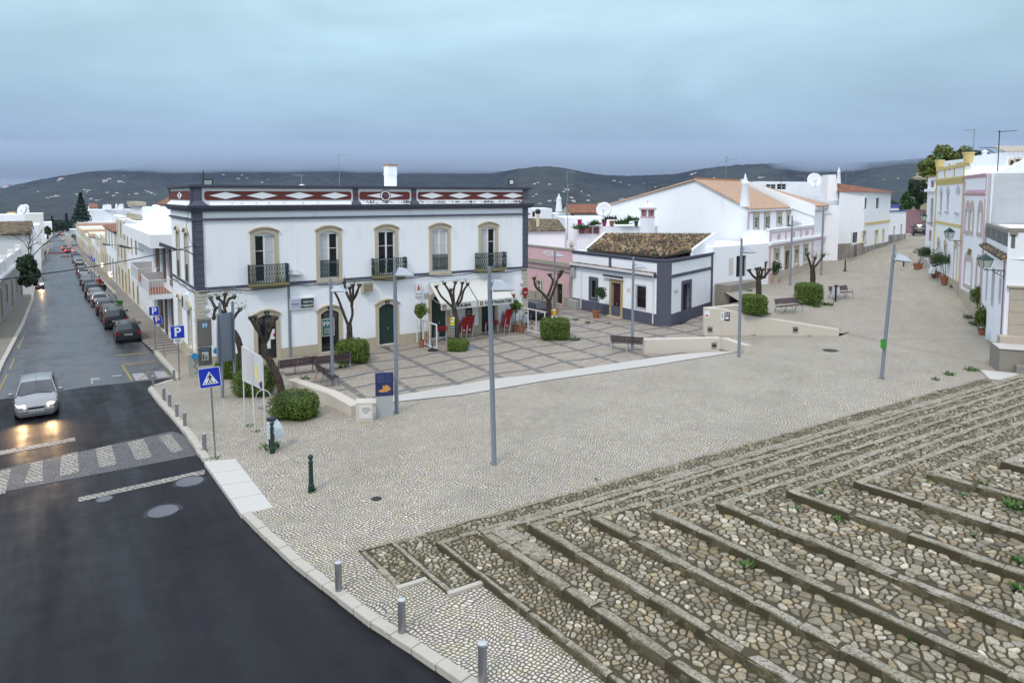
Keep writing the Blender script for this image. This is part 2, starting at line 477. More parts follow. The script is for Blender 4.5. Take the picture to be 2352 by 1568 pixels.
def asphalt(name,dark,light,r0,r1,tracks=False):
 m = mat(name,dark,.5);n = NT(m.node_tree);p = pos(n)
 sx = n('ShaderNodeSeparateXYZ',ins={0:p})
 uw = mth(n,'ADD',mth(n,'MULTIPLY',sx.outputs[0],-AY),mth(n,'MULTIPLY',sx.outputs[1],AX))
 cb = n('ShaderNodeCombineXYZ',ins={0:mth(n,'MULTIPLY',uw,1.0),1:mth(n,'MULTIPLY',mth(n,'ADD',mth(n,'MULTIPLY',sx.outputs[0],AX),mth(n,'MULTIPLY',sx.outputs[1],AY)),.10)})
 a = noise(n,cb.outputs[0],.8,4,.55)
 b = noise(n,p,1.1,6,.7)
 g = noise(n,p,60,3,.7)
 f = mth(n,'ADD',mth(n,'MULTIPLY',rng(n,a,.35,.65),.65),mth(n,'MULTIPLY',rng(n,b,.3,.7),.35))
 c = mixc(n,f,dark,light)
 c = mixc(n,rng(n,g,.60,.70,0,.6),c,tuple(x*2.6 for x in light))
 c = mixc(n,rng(n,noise(n,p,.35,6,.7,1.0),.50,.60,0,.55),c,tuple(x*.45 for x in dark))
 if tracks:
  cr = n('ShaderNodeTexVoronoi',feature='DISTANCE_TO_EDGE',voronoi_dimensions='2D',ins={0:n('ShaderNodeVectorMath',operation='ADD',ins={0:p,1:n('ShaderNodeTexNoise',ins={0:p,'Scale':1.4}).outputs[1]}).outputs[0],'Scale':.22})
  c = mixc(n,mth(n,'MULTIPLY',rng(n,cr.outputs[0],.012,.0),rng(n,b,.47,.55)),c,(.012,.012,.014))
 L(m,c,P(m).inputs['Base Color'])
 L(m,rng(n,mth(n,'ADD',mth(n,'MULTIPLY',a,.7),mth(n,'MULTIPLY',b,.3)),.35,.65,r0,r1),P(m).inputs['Roughness'])
 bump(m,n,g,.25,.006)
 return m
ASPH = asphalt('fresh_wet_asphalt',(.003,.003,.005),(.014,.013,.017),.32,.80)
P(ASPH).inputs['Specular IOR Level'].default_value = .24
ASPO = asphalt('worn_wet_asphalt',(.026,.028,.034),(.115,.115,.122),.24,.55,True)
ROADW,_,_,_ = cobble('worn_white_line',((.52,.52,.50),(.45,.45,.43),(.3,.3,.3)),(.20,.20,.20),scale=14)
ROADY = painted('worn_yellow_line',(.30,.23,.09),(.05,.05,.05),1.6)
LPAV = painted('grey_left_pavement',(.20,.185,.15),(.06,.07,.03),1.3,bs=.6)
n_ = None
def stones(name):
 m = mat(name,(.4,.36,.3),.75);n = NT(m.node_tree);p = pos(n)
 at = n('ShaderNodeAttribute',attribute_name='tone')
 c = mixc(n,rng(n,noise(n,p,24,5,.75),.40,.66,0,.75),at.outputs['Color'],(.11,.085,.052))
 c = mixc(n,rng(n,noise(n,p,1.1,5,.7),.46,.70,0,.7),c,(.085,.078,.032))
 L(m,c,P(m).inputs['Base Color'])
 bump(m,n,noise(n,p,26,4,.6),.5,.02)
 return m
STN = stones('rounded_field_stone')
EARTH = mat('mossy_joint_earth',(.06,.045,.025),.95)
n = NT(EARTH.node_tree);p = pos(n)
L(EARTH,mixc(n,rng(n,noise(n,p,1.6,5,.7),.4,.65),(.060,.044,.026),(.065,.060,.024)),P(EARTH).inputs['Base Color'])
bump(EARTH,n,noise(n,p,40,3),.6,.02)
EDGE = mat('weathered_step_edge',(.3,.26,.2),.85)
n = NT(EDGE.node_tree);p = pos(n)
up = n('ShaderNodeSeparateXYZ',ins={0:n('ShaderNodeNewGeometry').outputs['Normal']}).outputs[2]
c = mixc(n,rng(n,noise(n,p,.6,4,.6),.35,.65),(.32,.28,.20),(.42,.385,.31))
c = mixc(n,rng(n,noise(n,p,2.6,5,.75),.5,.66,0,.6),c,(.13,.12,.065))
c = mixc(n,rng(n,noise(n,p,17,5,.75),.47,.6,0,.85),c,(.085,.075,.055))
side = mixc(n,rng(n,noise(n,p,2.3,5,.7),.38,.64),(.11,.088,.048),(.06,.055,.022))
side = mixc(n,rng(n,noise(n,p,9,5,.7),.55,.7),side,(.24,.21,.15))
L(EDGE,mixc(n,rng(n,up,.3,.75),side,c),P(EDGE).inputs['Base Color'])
bump(EDGE,n,noise(n,p,20,5,.75),.8,.03)
def tiles(name,cols,dx,dy,per=.24,run=.38,amt=.5,dark=(.035,.03,.022)):
 """dx = horizontal direction along the eave (2-D unit)"""
 m = mat(name,cols[0],.85);n = NT(m.node_tree);p = pos(n)
 sx = n('ShaderNodeSeparateXYZ',ins={0:p})
 u = mth(n,'ADD',mth(n,'MULTIPLY',sx.outputs[0],dx[0]),mth(n,'MULTIPLY',sx.outputs[1],dx[1]))
 v = mth(n,'ADD',mth(n,'MULTIPLY',sx.outputs[0],dy[0]),mth(n,'MULTIPLY',sx.outputs[1],dy[1]))
 cu = mth(n,'FLOOR',mth(n,'DIVIDE',u,per));
 sh = mth(n,'MULTIPLY',n('ShaderNodeTexWhiteNoise',noise_dimensions='1D',ins={'W':cu}).outputs[0],.3)
 cv = mth(n,'FLOOR',mth(n,'ADD',mth(n,'DIVIDE',v,run),sh))
 wn = n('ShaderNodeTexWhiteNoise',noise_dimensions='2D',ins={0:n('ShaderNodeCombineXYZ',ins={0:cu,1:cv}).outputs[0]})
 s2 = n('ShaderNodeSeparateColor',ins={0:wn.outputs[1]})
 c = mixc(n,s2.outputs[0],cols[0],cols[1])
 c = mixc(n,mth(n,'MULTIPLY',rng(n,mth(n,'ADD',s2.outputs[1],mth(n,'MULTIPLY',noise(n,p,.7,4,.6),1.2)),.9,1.25),amt),c,cols[2])
 fu = mth(n,'FRACT',mth(n,'DIVIDE',u,per))
 c = mixc(n,rng(n,mth(n,'ABSOLUTE',mth(n,'SUBTRACT',fu,.5)),.36,.48),c,dark)
 fv = mth(n,'FRACT',mth(n,'ADD',mth(n,'DIVIDE',v,run),sh))
 c = mixc(n,rng(n,fv,.12,.0,0,.8),c,dark)
 L(m,c,P(m).inputs['Base Color'])
 bump(m,n,mth(n,'SINE',mth(n,'MULTIPLY',fu,math.pi)),.8,.06)
 return m
TILEM = tiles('mossy_old_tiles',((.30,.20,.09),(.17,.115,.065),(.045,.042,.030)),az(127),az(37),.25,.40,.95)
TILEO = tiles('salmon_new_tiles',((.62,.42,.29),(.56,.36,.24),(.46,.30,.20)),az(40),az(130),.25,.40,.5,(.20,.11,.07))
TILER = tiles('orange_tiles',((.38,.13,.06),(.30,.10,.05),(.13,.065,.045)),az(40),az(130),.25,.4,.7)
QUOIN = painted('rusticated_quoin',(.50,.46,.38),(.35,.2,.1),.8,bs=.5)
TILEC = mat('clay_ridge',(.36,.19,.10),.9)
RUBBLE,_,_,_ = cobble('random_stone_facing',((.36,.31,.25),(.16,.15,.16),(.45,.42,.36)),(.30,.29,.27),scale=2.2,jw=.05,randm=1,warp=.02)
# ground, roads, pavements
def far(x,y):
 s = AX*x+AY*y
 d = math.hypot(x,y)
 z = -.026*max(-60,min(s,470))-.75
 if d>500:z-=min(1,(d-500)/700)*16
 return z
m = M()
rs = [0,15,30,50,80,120,180,260,360,480,620,800,1000,1300,1700,2500,4000,6500]
NA = 72
for r_ in rs:
 for k in range(NA):
  a = 2*math.pi*k/NA
  x,y = r_*math.sin(a),r_*math.cos(a)+10
  m.v.append((x,y,far(x,y)+(random.uniform(-1.5,1.5) if r_>500 else 0)))
for j in range(len(rs)-1):
 for k in range(NA):
  m.face((j*NA+k,j*NA+(k+1)%NA,(j+1)*NA+(k+1)%NA,(j+1)*NA+k))
FIELD = mat('fields_and_orchards',(.05,.07,.03),.95)
n = NT(FIELD.node_tree);p = pos(n)
c = mixc(n,rng(n,noise(n,p,.02,6,.7),.4,.6),(.020,.035,.014),(.06,.075,.03))
c = mixc(n,rng(n,noise(n,p,.006,4,.6),.58,.66),c,(.16,.13,.08))
L(FIELD,c,P(FIELD).inputs['Base Color'])
o = m.build('ground',FIELD);o['kind'] = 'structure'
KERB = [(2100,2280),(1700,2003),(1300,1731),(1060,1568),(945,1490),(850,1430),(740,1345),(670,1290),(610,1235),(555,1180),(500,1100),(465,1055),(430,1000),(395,958),(365,925),(340,893),(347,886),(404,868),(387,845),(366,823),(354,808),(329,785),(262,673)]
kr = [GP(*q) for q in KERB]
def along(p,t):return Vector((p.x+AX*t,p.y+AY*t,zplane(p.x+AX*t,p.y+AY*t)))
kfar = along(kr[-1],20)
kr+=[along(kr[-1],t) for t in (40,120,250,420)]
lk = [GP(*q) for q in ((-200,1360),(-60,1020),(0,856),(10,831),(56,743),(77,689))]
lk+=[along(lk[-1],t) for t in (40,120,250,420)]
bnd = [GP(*q,dz=-.12) for q in ((-350,985),(0,917),(135,898),(208,887),(394,868))]
road = lambda x,y:zplane(x,y)-.12
fpoly(road,[lk[0]+Vector((-2,0,0))]+[Vector((q.x-.2,q.y,0)) for q in lk[1:]]+[Vector((q.x+.3,q.y,0)) for q in reversed(kr[16:])]+[bnd[4],bnd[3],bnd[2],bnd[1],bnd[0]],None,0,'road',ASPO)
fpoly(road,[bnd[0],bnd[1],bnd[2],bnd[3],bnd[4]+Vector((.4,.1,0))]+[Vector((q.x+.2,q.y+.1,0)) for q in reversed(kr[:16])]+[Vector((8,-6,0)),Vector((-40,-6,0)),Vector((-45,20,0))],None,.005,'road',ASPH)
C0 = PZ(457,846,PLZ)
SF = Fr(C0,57.5);SG = Fr((C0.x,C0.y,C0.z),-34)
lb = [GP(*q) for q in ((-260,1080),(-40,775),(0,746),(61,662))]
lb+=[along(lb[-1],t) for t in (40,120,250,420)]
fpoly(zplane,lk+[Vector((q.x-1.5,q.y,0)) for q in reversed(lb)],None,0,'pavement',LPAV)
sw_ = [SG.P(a,-.3,0) for a in (450,250,120,40,8,0)]
fpoly(zplane,kr[16:]+sw_+[GP(470,850)],None,.003,'pavement',SIDEW)
strip_out = [(830,942),(858,929),(1066,906.6),(1273.8,871.6),(1502,839.5),(1591,825),(1697,808)]
strip_in = [(826,928),(860,915),(900,911),(1135,870.6),(1274,856),(1502,821.7),(1560,814),(1616,809.5),(1671,804.6)]
so = [GP(*q,f=GF) for q in strip_out]
si = [PZ(q[0],q[1],PLZ+.02) for q in strip_in]
W0 = PZ(1617,771,PLZ);W1 = GP(1927,772,f=GF);W2 = GP(1944,766,f=GF)
wl = [PZ(661,880,PLZ),PZ(640,822,PLZ)]
front = kr[:17]+[GP(430,862),C0,SF.P(4.3,-.3,0),wl[0]]+[GP(806,956)]+so+[PZ(1645,806,PLZ),W0,W1,W2,GP(2100,800,f=GF),GP(2288,838,f=GF),GP(2420,900,f=GF),Vector((30,10,0)),Vector((12,4,0))]
fpoly(GF,front,1.6,0,'square',COB)
GL = PZ(1506.5,748.8,PLZ)
GR = PZ(1540.9,748.8,PLZ)
gr_end = PZ(1636,697,PLZ+.35)
patt = [wl[0],SF.P(4.3,-.3,0),SF.P(22.7,-1,0),SF.P(22.7,-16,0),Vector((1.7,70,0)),Vector((5.6,61,0)),GL+Vector((-.5,1.0,0)),GR+Vector((1.0,.6,0)),Vector((gr_end.x,gr_end.y+.4,0)),Vector((gr_end.x+2.5,gr_end.y+2.0,0)),PZ(1715,712,PLZ),W0,PZ(1645,806,PLZ)]+list(reversed(si))+[PZ(806,956,PLZ)]
fpoly(lambda x,y:PLZ,patt,None,0,'square',PAT)
m = M()
k = len(so);
def interp(L_,t):
 t = t*(len(L_)-1);i = min(int(t),len(L_)-2);return L_[i].lerp(L_[i+1],t-i)
tt = [i/24 for i in range(25)]
A_ = [interp(so,t) for t in tt];B_ = [interp(si,t) for t in tt]
for i in range(24):
 m.poly([A_[i]+Vector((0,0,.03)),A_[i+1]+Vector((0,0,.03)),B_[i+1]+Vector((0,0,.03)),B_[i]+Vector((0,0,.03))])
o = m.build('path',MARB);tag(o,kind='structure')
back = [W0+Vector((.15,.15,0)),W1,W2,GP(2100,800,f=GF),GP(2288,838,f=GF),Vector((48,34,0)),Vector((70,60,0)),Vector((90,110,0)),Vector((62,150,0)),Vector((20,130,0)),Vector((18,70,0)),Vector((gr_end.x+1.2,gr_end.y+4,0)),Vector((gr_end.x+.4,gr_end.y,0)),PZ(1700,700,PLZ+1.6)]
fpoly(GB,back,2.0,.004,'square',COB)
m = M()
def ribbon(m,pts,w,dz):
 for i in range(len(pts)-1):
  a,b = pts[i],pts[i+1];d = (b-a);nn = Vector((-d.y,d.x,0)).normalized()*w/2
  m.prism([a-nn+Vector((0,0,-.1)),b-nn+Vector((0,0,-.1)),b+nn+Vector((0,0,-.1)),a+nn+Vector((0,0,-.1))],[a-nn+Vector((0,0,dz)),b-nn+Vector((0,0,dz)),b+nn+Vector((0,0,dz)),a+nn+Vector((0,0,dz))])
kerb = M()
def kerbrun(pts,wd=.26,ln=.75,dz=.012):
 for i in range(len(pts)-1):
  a,b = pts[i],pts[i+1];d = (b-a).length;k = max(1,round(d/ln))
  dd = (b-a)/k;nn = Vector((dd.y,-dd.x,0)).normalized()*wd
  for j in range(k):
   p0 = a+dd*(j+.012);p1 = a+dd*(j+.985)
   j1,j2 = random.uniform(-.008,.012),random.uniform(-.008,.012)
   e = nn*random.uniform(-.04,.04)
   kerb.hexa([p0+e-Vector((0,0,.3)),p1+e-Vector((0,0,.3)),p1+nn-Vector((0,0,.3)),p0+nn-Vector((0,0,.3)),p0+e+Vector((0,0,dz+j1)),p1+e+Vector((0,0,dz+j2)),p1+nn+Vector((0,0,dz+j2)),p0+nn+Vector((0,0,dz+j1))])
kerbrun([p_+Vector((0,0,.02)) for p_ in kr[:10]]);kerbrun([p_+Vector((0,0,.02)) for p_ in kr[11:21]],ln=.6)
kerbrun([along(kr[22],t) for t in (0,30,60,100)],ln=1.2)
KS = painted('kerb_limestone',(.46,.43,.37),(.2,.18,.14),.9,bs=.5)
o = kerb.build('kerb',KS,bevel=.02);o['kind'] = 'structure'
kerb = M();kerbrun([q for q in lk[1:8]],wd=-.25,ln=1.0);o = kerb.build('kerb',KS,bevel=.02);o['kind'] = 'structure'
m = M()
S4 = [GP(q[0],q[1]) for q in ((468,1060),(540,1053),(628,1166),(555,1182))]
for i in range(4):
 f0,f1 = i/4+.004,(i+1)/4-.004
 a,b = S4[0].lerp(S4[3],f0),S4[1].lerp(S4[2],f0);c_,d_ = S4[1].lerp(S4[2],f1),S4[0].lerp(S4[3],f1)
 m.prism([q-Vector((0,0,.2)) for q in (a,b,c_,d_)],[q+Vector((0,0,.012+.002*i)) for q in (a,b,c_,d_)])
o = m.build('pavement',MARB,bevel=.006);o['kind'] = 'structure'
def onroad(name,quads,mt,dz=.012):
 m = M()
 for q in quads:m.poly([GP(x,y,dz=-.12+dz) for x,y in q])
 o = m.build(name,mt);o['kind'] = 'structure'
onroad('road',[[(-60,1150),(0,1130),(458,1044),(425,1000),(395,990),(0,1078),(-60,1092)]],GREYC,.010)
onroad('road_marking',[[(-22,1140),(-2,1082),(26,1076),(12,1132)],[(55,1110),(72,1062),(98,1056),(98,1103)],[(137,1094),(140,1046),(178,1037),(182,1083)],[(228,1074),(219,1030),(256,1021),(268,1065)],[(312,1056),(292,1016),(330,1007),(350,1049)],[(395,1040),(364,1003),(392,996),(420,1033)]],WHTC,.016)
onroad('road_marking',[[(-40,1050),(0,1035),(172,1004),(173,1012),(0,1045),(-40,1058)],[(180,1142),(470,1078),(470,1088),(180,1152)]],WHTC,.013)
onroad('road_marking',[[(303,858),(330,856),(342,870),(312,874)],[(353,853),(380,852),(392,864),(362,869)],[(208,868),(228,867),(230,872),(213,873),(214,882),(210,882)],[(257,862),(280,860),(281,863),(258,865)]],ROADW,.010)
onroad('road_marking',[[(276,837),(355,829),(356,830.5),(278,839)],[(266,815.5),(340,808.5),(341,810),(267,817.5)],[(278,838),(283,838),(306,873),(300,874)],[(376,852),(379,851),(396,866),(391,867)],[(318,872),(342,851),(344,852),(322,872)],[(255,794),(260,793),(259,796),(254,796)]],ROADY,.012)
onroad('road_marking',[[(-6,900),(14,860),(18,860),(-2,902)],[(20,849),(32,820),(35,820),(24,850)],[(40,800),(60,757),(62,757),(43,801)]],ROADY,.012)
onroad('road_marking',[[(105,580),(130,578),(190,578),(190,582),(104,584)],[(140,588),(160,587.5),(161,591),(138,592)]],painted('red_speed_table',(.13,.06,.055)),.012)
def cover(px,py,r_,mt1,mt2,f=zplane,dz=-.12,label='',rim=.12):
 c = GP(px,py,f=f,dz=dz)
 t = thing('manhole_cover',label,'manhole cover',c,group='round manhole covers')
 M().lathe(c+Vector((0,0,.004)),[(r_+rim,0),(r_+rim,.006),(r_,.007)],24).build('surround',mt2,t)
 M().lathe(c+Vector((0,0,.006)),[(r_,0),(r_,.012),(r_*.93,.014),(r_*.9,.008),(r_*.1,.012)],24).build('lid',mt1,t,True)
IRONC = painted('speckled_iron_cover',(.11,.115,.13),(.4,.4,.4),.6,.5)
DKC = mat('dark_tar_patch',(.022,.022,.024),.7)
cover(436,1106,.42,IRONC,DKC,label='speckled iron manhole cover just below the end of the dashed white line',rim=.1)
cover(375,1174,.42,painted('pale_iron_cover',(.12,.125,.145)),DKC,label='pale iron manhole cover in the tarmac, nearest to the camera')
cover(240,1146,.22,IRONC,DKC,label='small iron manhole cover touching the left end of the white line',rim=.05)
cover(865,1145,.13,DKC,DKC,f=GF,dz=0,label='tiny dark drain cover in the cobbles right of the chained bollards',rim=.03)
cover(1908,805,.34,DKC,DKC,f=GF,dz=0,label='dark manhole cover in the cobbles near the low sloping wall')
# the long cobbled steps
SD = Vector((-.585,.811,0)).normalized();BD = Vector((.857,.515,0)).normalized()
corners = [(823,1263),(895,1245),(1000,1243),(1102,1222),(1212,1204),(1355,1188),(1500,1173),(1645,1155),(1805,1127),(1960,1105),(2128,1085),(2298,1060)]
rise = [.03,.05,.17,.36,.54,.71,.88,1.06,1.23,1.40,1.57,1.74]
CK = [GP(c_[0],c_[1],dz=t_) for c_,t_ in zip(corners,rise)]
NAx = Vector((BD.x,BD.y,0));
nA = Vector((-SD.y,SD.x,0));nA = nA if nA.x>0 else -nA
nB = Vector((BD.y,-BD.x,0));nB = nB if nB.y<0 else -nB
stairs = thing('cobbled_steps','broad weathered cobbled steps with long mossy stone edges in the right foreground','steps',CK[0])
def clip(poly,px_,py_,nx,ny):
 """keep the side of the line through (px,py) that n points to"""
 out = [];k = len(poly)
 for i in range(k):
  a = poly[i];b = poly[(i+1)%k]
  da = (a[0]-px_)*nx+(a[1]-py_)*ny;db = (b[0]-px_)*nx+(b[1]-py_)*ny
  if da>=0:out.append(a)
  if (da>=0)!=(db>=0):
   t = da/(da-db);out.append((a[0]+(b[0]-a[0])*t,a[1]+(b[1]-a[1])*t))
 return out
def seen(x,y,z,mx=650):
 zz = z-H;d = y*ct-zz*st
 if d<2:return False
 u = CX+F*x/d;v = CY-F*(y*st+zz*ct)/d
 return -mx<u<2352+mx and v<1568+mx
tone_sets = [(.70,.67,.60),(.54,.49,.38),(.60,.55,.45),(.48,.40,.27),(.36,.32,.25),(.66,.62,.53),(.47,.37,.24),(.54,.49,.40),(.24,.22,.18),(.62,.58,.5)]
def cell_stones(m,inside,clips,zf,sp,bb,an,br=1.0):
 ca,sa = math.cos(an),math.sin(an)
 pts = {}
 ext = (bb[0],bb[1],bb[2],bb[3])
 cx_,cy_ = (ext[0]+ext[1])/2,(ext[2]+ext[3])/2
 rad = math.hypot(ext[1]-ext[0],ext[3]-ext[2])/2
 ni = int(rad/sp)+1;nj = int(rad/(sp*.68))+1
 for i in range(-ni,ni+1):
  for j in range(-nj,nj+1):
   u = (i+.5*(j%2)+random.uniform(-.42,.42))*sp;v = (j+random.uniform(-.42,.42))*sp*.68
   x = cx_+u*ca-v*sa;y = cy_+u*sa+v*ca
   if inside(x,y,.35) and random.random()>.17:pts[(i,j)] = (x,y)
 for (i,j),(x,y) in pts.items():
  if not inside(x,y,-.03):continue
  z = zf(x,y)
  if not seen(x,y,z):continue
  r_ = sp*1.15
  poly = [(x-r_,y-r_),(x+r_,y-r_),(x+r_,y+r_),(x-r_,y+r_)]
  for di in (-2,-1,0,1,2):
   for dj in (-2,-1,0,1,2):
    q = pts.get((i+di,j+dj))
    if q is None or (di==0 and dj==0):continue
    dx,dy = x-q[0],y-q[1];d = math.hypot(dx,dy)
    if d>2.7*sp or d<1e-6:continue
    g = random.uniform(.008,.022)+sp*.03
    poly = clip(poly,(x+q[0])/2+dx/d*g,(y+q[1])/2+dy/d*g,dx/d,dy/d)
    if len(poly)<3:break
   if len(poly)<3:break
  for (px_,py_,nx,ny) in clips:
   if len(poly)>=3:poly = clip(poly,px_,py_,nx,ny)
  if len(poly)<3:continue
  k = len(poly)
  gx = sum(q[0] for q in poly)/k;gy = sum(q[1] for q in poly)/k
  rp_ = []
  for a in range(k):
   p0,p1,p2 = poly[a-1],poly[a],poly[(a+1)%k]
   rp_+=[(p1[0]*.80+p0[0]*.20,p1[1]*.80+p0[1]*.20),(p1[0]*.80+p2[0]*.20,p1[1]*.80+p2[1]*.20)]
  rr = min(math.hypot(q[0]-gx,q[1]-gy) for q in rp_)
  if rr<.02:continue
  hgt = min(.026,rr*.26)*random.uniform(.4,1.3)
  tx,ty = random.uniform(-.08,.08),random.uniform(-.08,.08)
  i0 = len(m.v);kk = len(rp_)
  b_ = random.choice(tone_sets);t_ = random.choice((random.uniform(.35,.7),random.uniform(.6,1.05)))*br;tone = (b_[0]*t_,b_[1]*t_*.96,b_[2]*t_*.86,1)
  for sc_,hh in ((1.0,-.03),(.985,hgt*.5),(.88,hgt*.95),(.5,hgt*1.02)):
   for q in rp_:
    xx = gx+(q[0]-gx)*sc_;yy = gy+(q[1]-gy)*sc_
    m.v.append((xx,yy,z+hh+(xx-gx)*tx+(yy-gy)*ty));m.vc.append(tone)
  for ring in range(3):
   for a in range(kk):
    A1 = i0+ring*kk+a;B1 = i0+ring*kk+(a+1)%kk
    m.face((A1,B1,B1+kk,A1+kk))
  m.face([i0+3*kk+a for a in range(kk)])
for k in range(12):
 c_ = CK[k];t_ = rise[k]
 prev = rise[k-1] if k else 0
 nxt = CK[k+1] if k<11 else None
 LB = 60;LA = 16 if k>3 else (2.2,3.0,8.5,16)[k]
 def sp_(v,extra=0):return Vector((v.x,v.y,zplane(v.x,v.y)+t_+extra))
 q = [c_,c_+BD*LB,c_+BD*LB-SD*(LA+6),c_-SD*LA]
 if k in (0,1):q = [c_,c_+BD*LB,c_+BD*LB-SD*12,c_-SD*LA+BD*5,c_-SD*LA]
 q = [Vector((v.x,v.y,0)) for v in q]
 b0 = M().prism([sp_(v,-.45) for v in q],[sp_(v,-.012) for v in q]).build('step',EARTH,stairs)
 ke = .25 if k>2 else .15
 kb = .20 if k>1 else .12
 m = M()
 def blocks(start,dirv,inn,length,wd,lo,hi,top=.014,curve=0):
  t = 0
  while t<length:
   l_ = min(random.uniform(lo,hi),length-t)
   if l_<.15:break
   a = start+dirv*(t+.008);b = start+dirv*(t+l_-.008)
   j1,j2,w_ = random.uniform(-.02,.02),random.uniform(-.02,.02),wd*random.uniform(.85,1.15)
   o1 = inn*random.uniform(-.02,.02)
   if seen(a.x,a.y,0,400) or seen(b.x,b.y,0,400):
    pts = []
    ns_ = max(1,int(l_/.24))
    jt = [[random.uniform(-.016,.016) for _ in range(4)] for _ in range(ns_+1)]
    i0 = len(m.v)
    for s_ in range(ns_+1):
     p_ = a.lerp(b,s_/ns_);hh_ = top+j1+(j2-j1)*s_/ns_;q_ = jt[s_]
     ed = -.015 if s_ in (0,ns_) else 0
     m.v+=[tuple(sp_(p_+o1,-.40)),tuple(sp_(p_+o1+inn*q_[0],hh_-.045)),tuple(sp_(p_+o1+inn*(.035+q_[0]),hh_+ed+q_[1]*.6)),tuple(sp_(p_+inn*(w_-.03+q_[2]),hh_+ed+q_[3]*.6)),tuple(sp_(p_+inn*w_,hh_-.03)),tuple(sp_(p_+inn*w_,-.40))]
    for s_ in range(ns_):
     for e_ in range(6):m.face((i0+s_*6+e_,i0+s_*6+(e_+1)%6,i0+s_*6+6+(e_+1)%6,i0+s_*6+6+e_))
    m.face([i0+e_ for e_ in range(6)]);m.face([i0+ns_*6+e_ for e_ in range(6)])
   t+=l_
 blocks(c_,-SD,nA,LA,ke,.8,1.9)
 if k!=3 or True:blocks(c_+nA*.02,BD,nB,46,kb,.5,1.3,top=.03)
 if k==3:
  blocks(c_+nA*.25-SD*.0,-SD,nA,2.1,.62,1.0,1.1,top=.02)
 m.build('edge_blocks',EDGE,b0,True)
 m = M();m.vc = []
 wA = (nxt-c_).dot(nA) if nxt else 3.0;wB = (nxt-c_).dot(nB) if nxt else 3.0
 wA = abs(wA);wB = max(.3,abs(wB))
 def zf(x,y):return zplane(x,y)+t_+.004
 def dA(x,y):return (x-c_.x)*nA.x+(y-c_.y)*nA.y
 def dB(x,y):return (x-c_.x)*nB.x+(y-c_.y)*nB.y
 aoff = c_+nA*ke;boff = c_+nB*kb
 spn = .15 if k<3 else (.185 if k<5 else .215)
 LAi = LA+(0 if k<3 else 3)
 insA = lambda x,y,e:ke-e<dA(x,y)<wA+e and dB(x,y)>kb-e and dB(x,y)<(LAi+e if k<3 else 40)
 far_ = c_+nA*wA;cl = [(aoff.x,aoff.y,nA.x,nA.y),(far_.x,far_.y,-nA.x,-nA.y),(boff.x,boff.y,nB.x,nB.y)]
 if k<3:
  e_ = c_-SD*(LA-.08);cl.append((e_.x,e_.y,SD.x,SD.y))
 P_ = [c_,c_+nA*wA,c_-SD*(LA+1)+nA*wA,c_-SD*(LA+1)]
 cell_stones(m,insA,cl,zf,spn,(min(v.x for v in P_),max(v.x for v in P_),min(v.y for v in P_),max(v.y for v in P_)),random.uniform(0,3))
 fb = c_+nB*wB
 insB = lambda x,y,e:kb-e<dB(x,y)<wB+e and dA(x,y)>wA-e
 fw = c_+nA*wA
 cl = [(boff.x,boff.y,nB.x,nB.y),(fb.x,fb.y,-nB.x,-nB.y),(fw.x,fw.y,nA.x,nA.y)]
 P_ = [c_,c_+BD*34,c_+BD*34+nB*wB]
 cell_stones(m,insB,cl,zf,.17 if k>1 else .15,(min(v.x for v in P_),max(v.x for v in P_),min(v.y for v in P_),max(v.y for v in P_)),math.atan2(BD.y,BD.x),.8)
 print('step',k,len(m.v),round(wA,2),round(wB,2))
 m.build('cobbles',STN,b0,True)
m = M()
for a,b in (((563,1312-0),(618,1299)),):
 pass
for k,la_ in ((0,2.2),(1,3.0),(2,8.5)):
 a = CK[k]-SD*(la_+.03);b = a+BD*(.75,.95,1.2)[k];d = (b-a).normalized();nn = Vector((-d.y,d.x,0))*.07
 q_ = [Vector((v.x,v.y,zplane(v.x,v.y))) for v in (a-nn,b-nn,b+nn,a+nn)]
 m.prism([q-Vector((0,0,.2)) for q in q_],[q+Vector((0,0,rise[k]+.03)) for q in q_])
pieces(m,'closing_stone',KS,stairs,bevel=.015)
def tufts(name,label,spots,mt,hgt=.16,nb=26,spread=.16):
 m = M()
 for (p,s_) in spots:
  for _ in range(int(nb*s_)):
   a = random.uniform(0,6.283);r_ = spread*s_*math.sqrt(random.random())
   b = Vector((p.x+r_*math.cos(a),p.y+r_*math.sin(a),p.z-.01))
   d = Vector((math.cos(a)*random.uniform(.1,.9),math.sin(a)*random.uniform(.1,.9),random.uniform(.5,1.0)))*hgt*s_*random.uniform(.4,1)
   wv = Vector((-d.y,d.x,0)).normalized()*random.uniform(.006,.016)*(1+s_)
   m.poly([b-wv,b+wv,b+d*.6+wv*.9,b+d,b+d*.6-wv*.9])
 o = m.build(name,mt);tag(o,label,'weeds',kind='stuff');return o
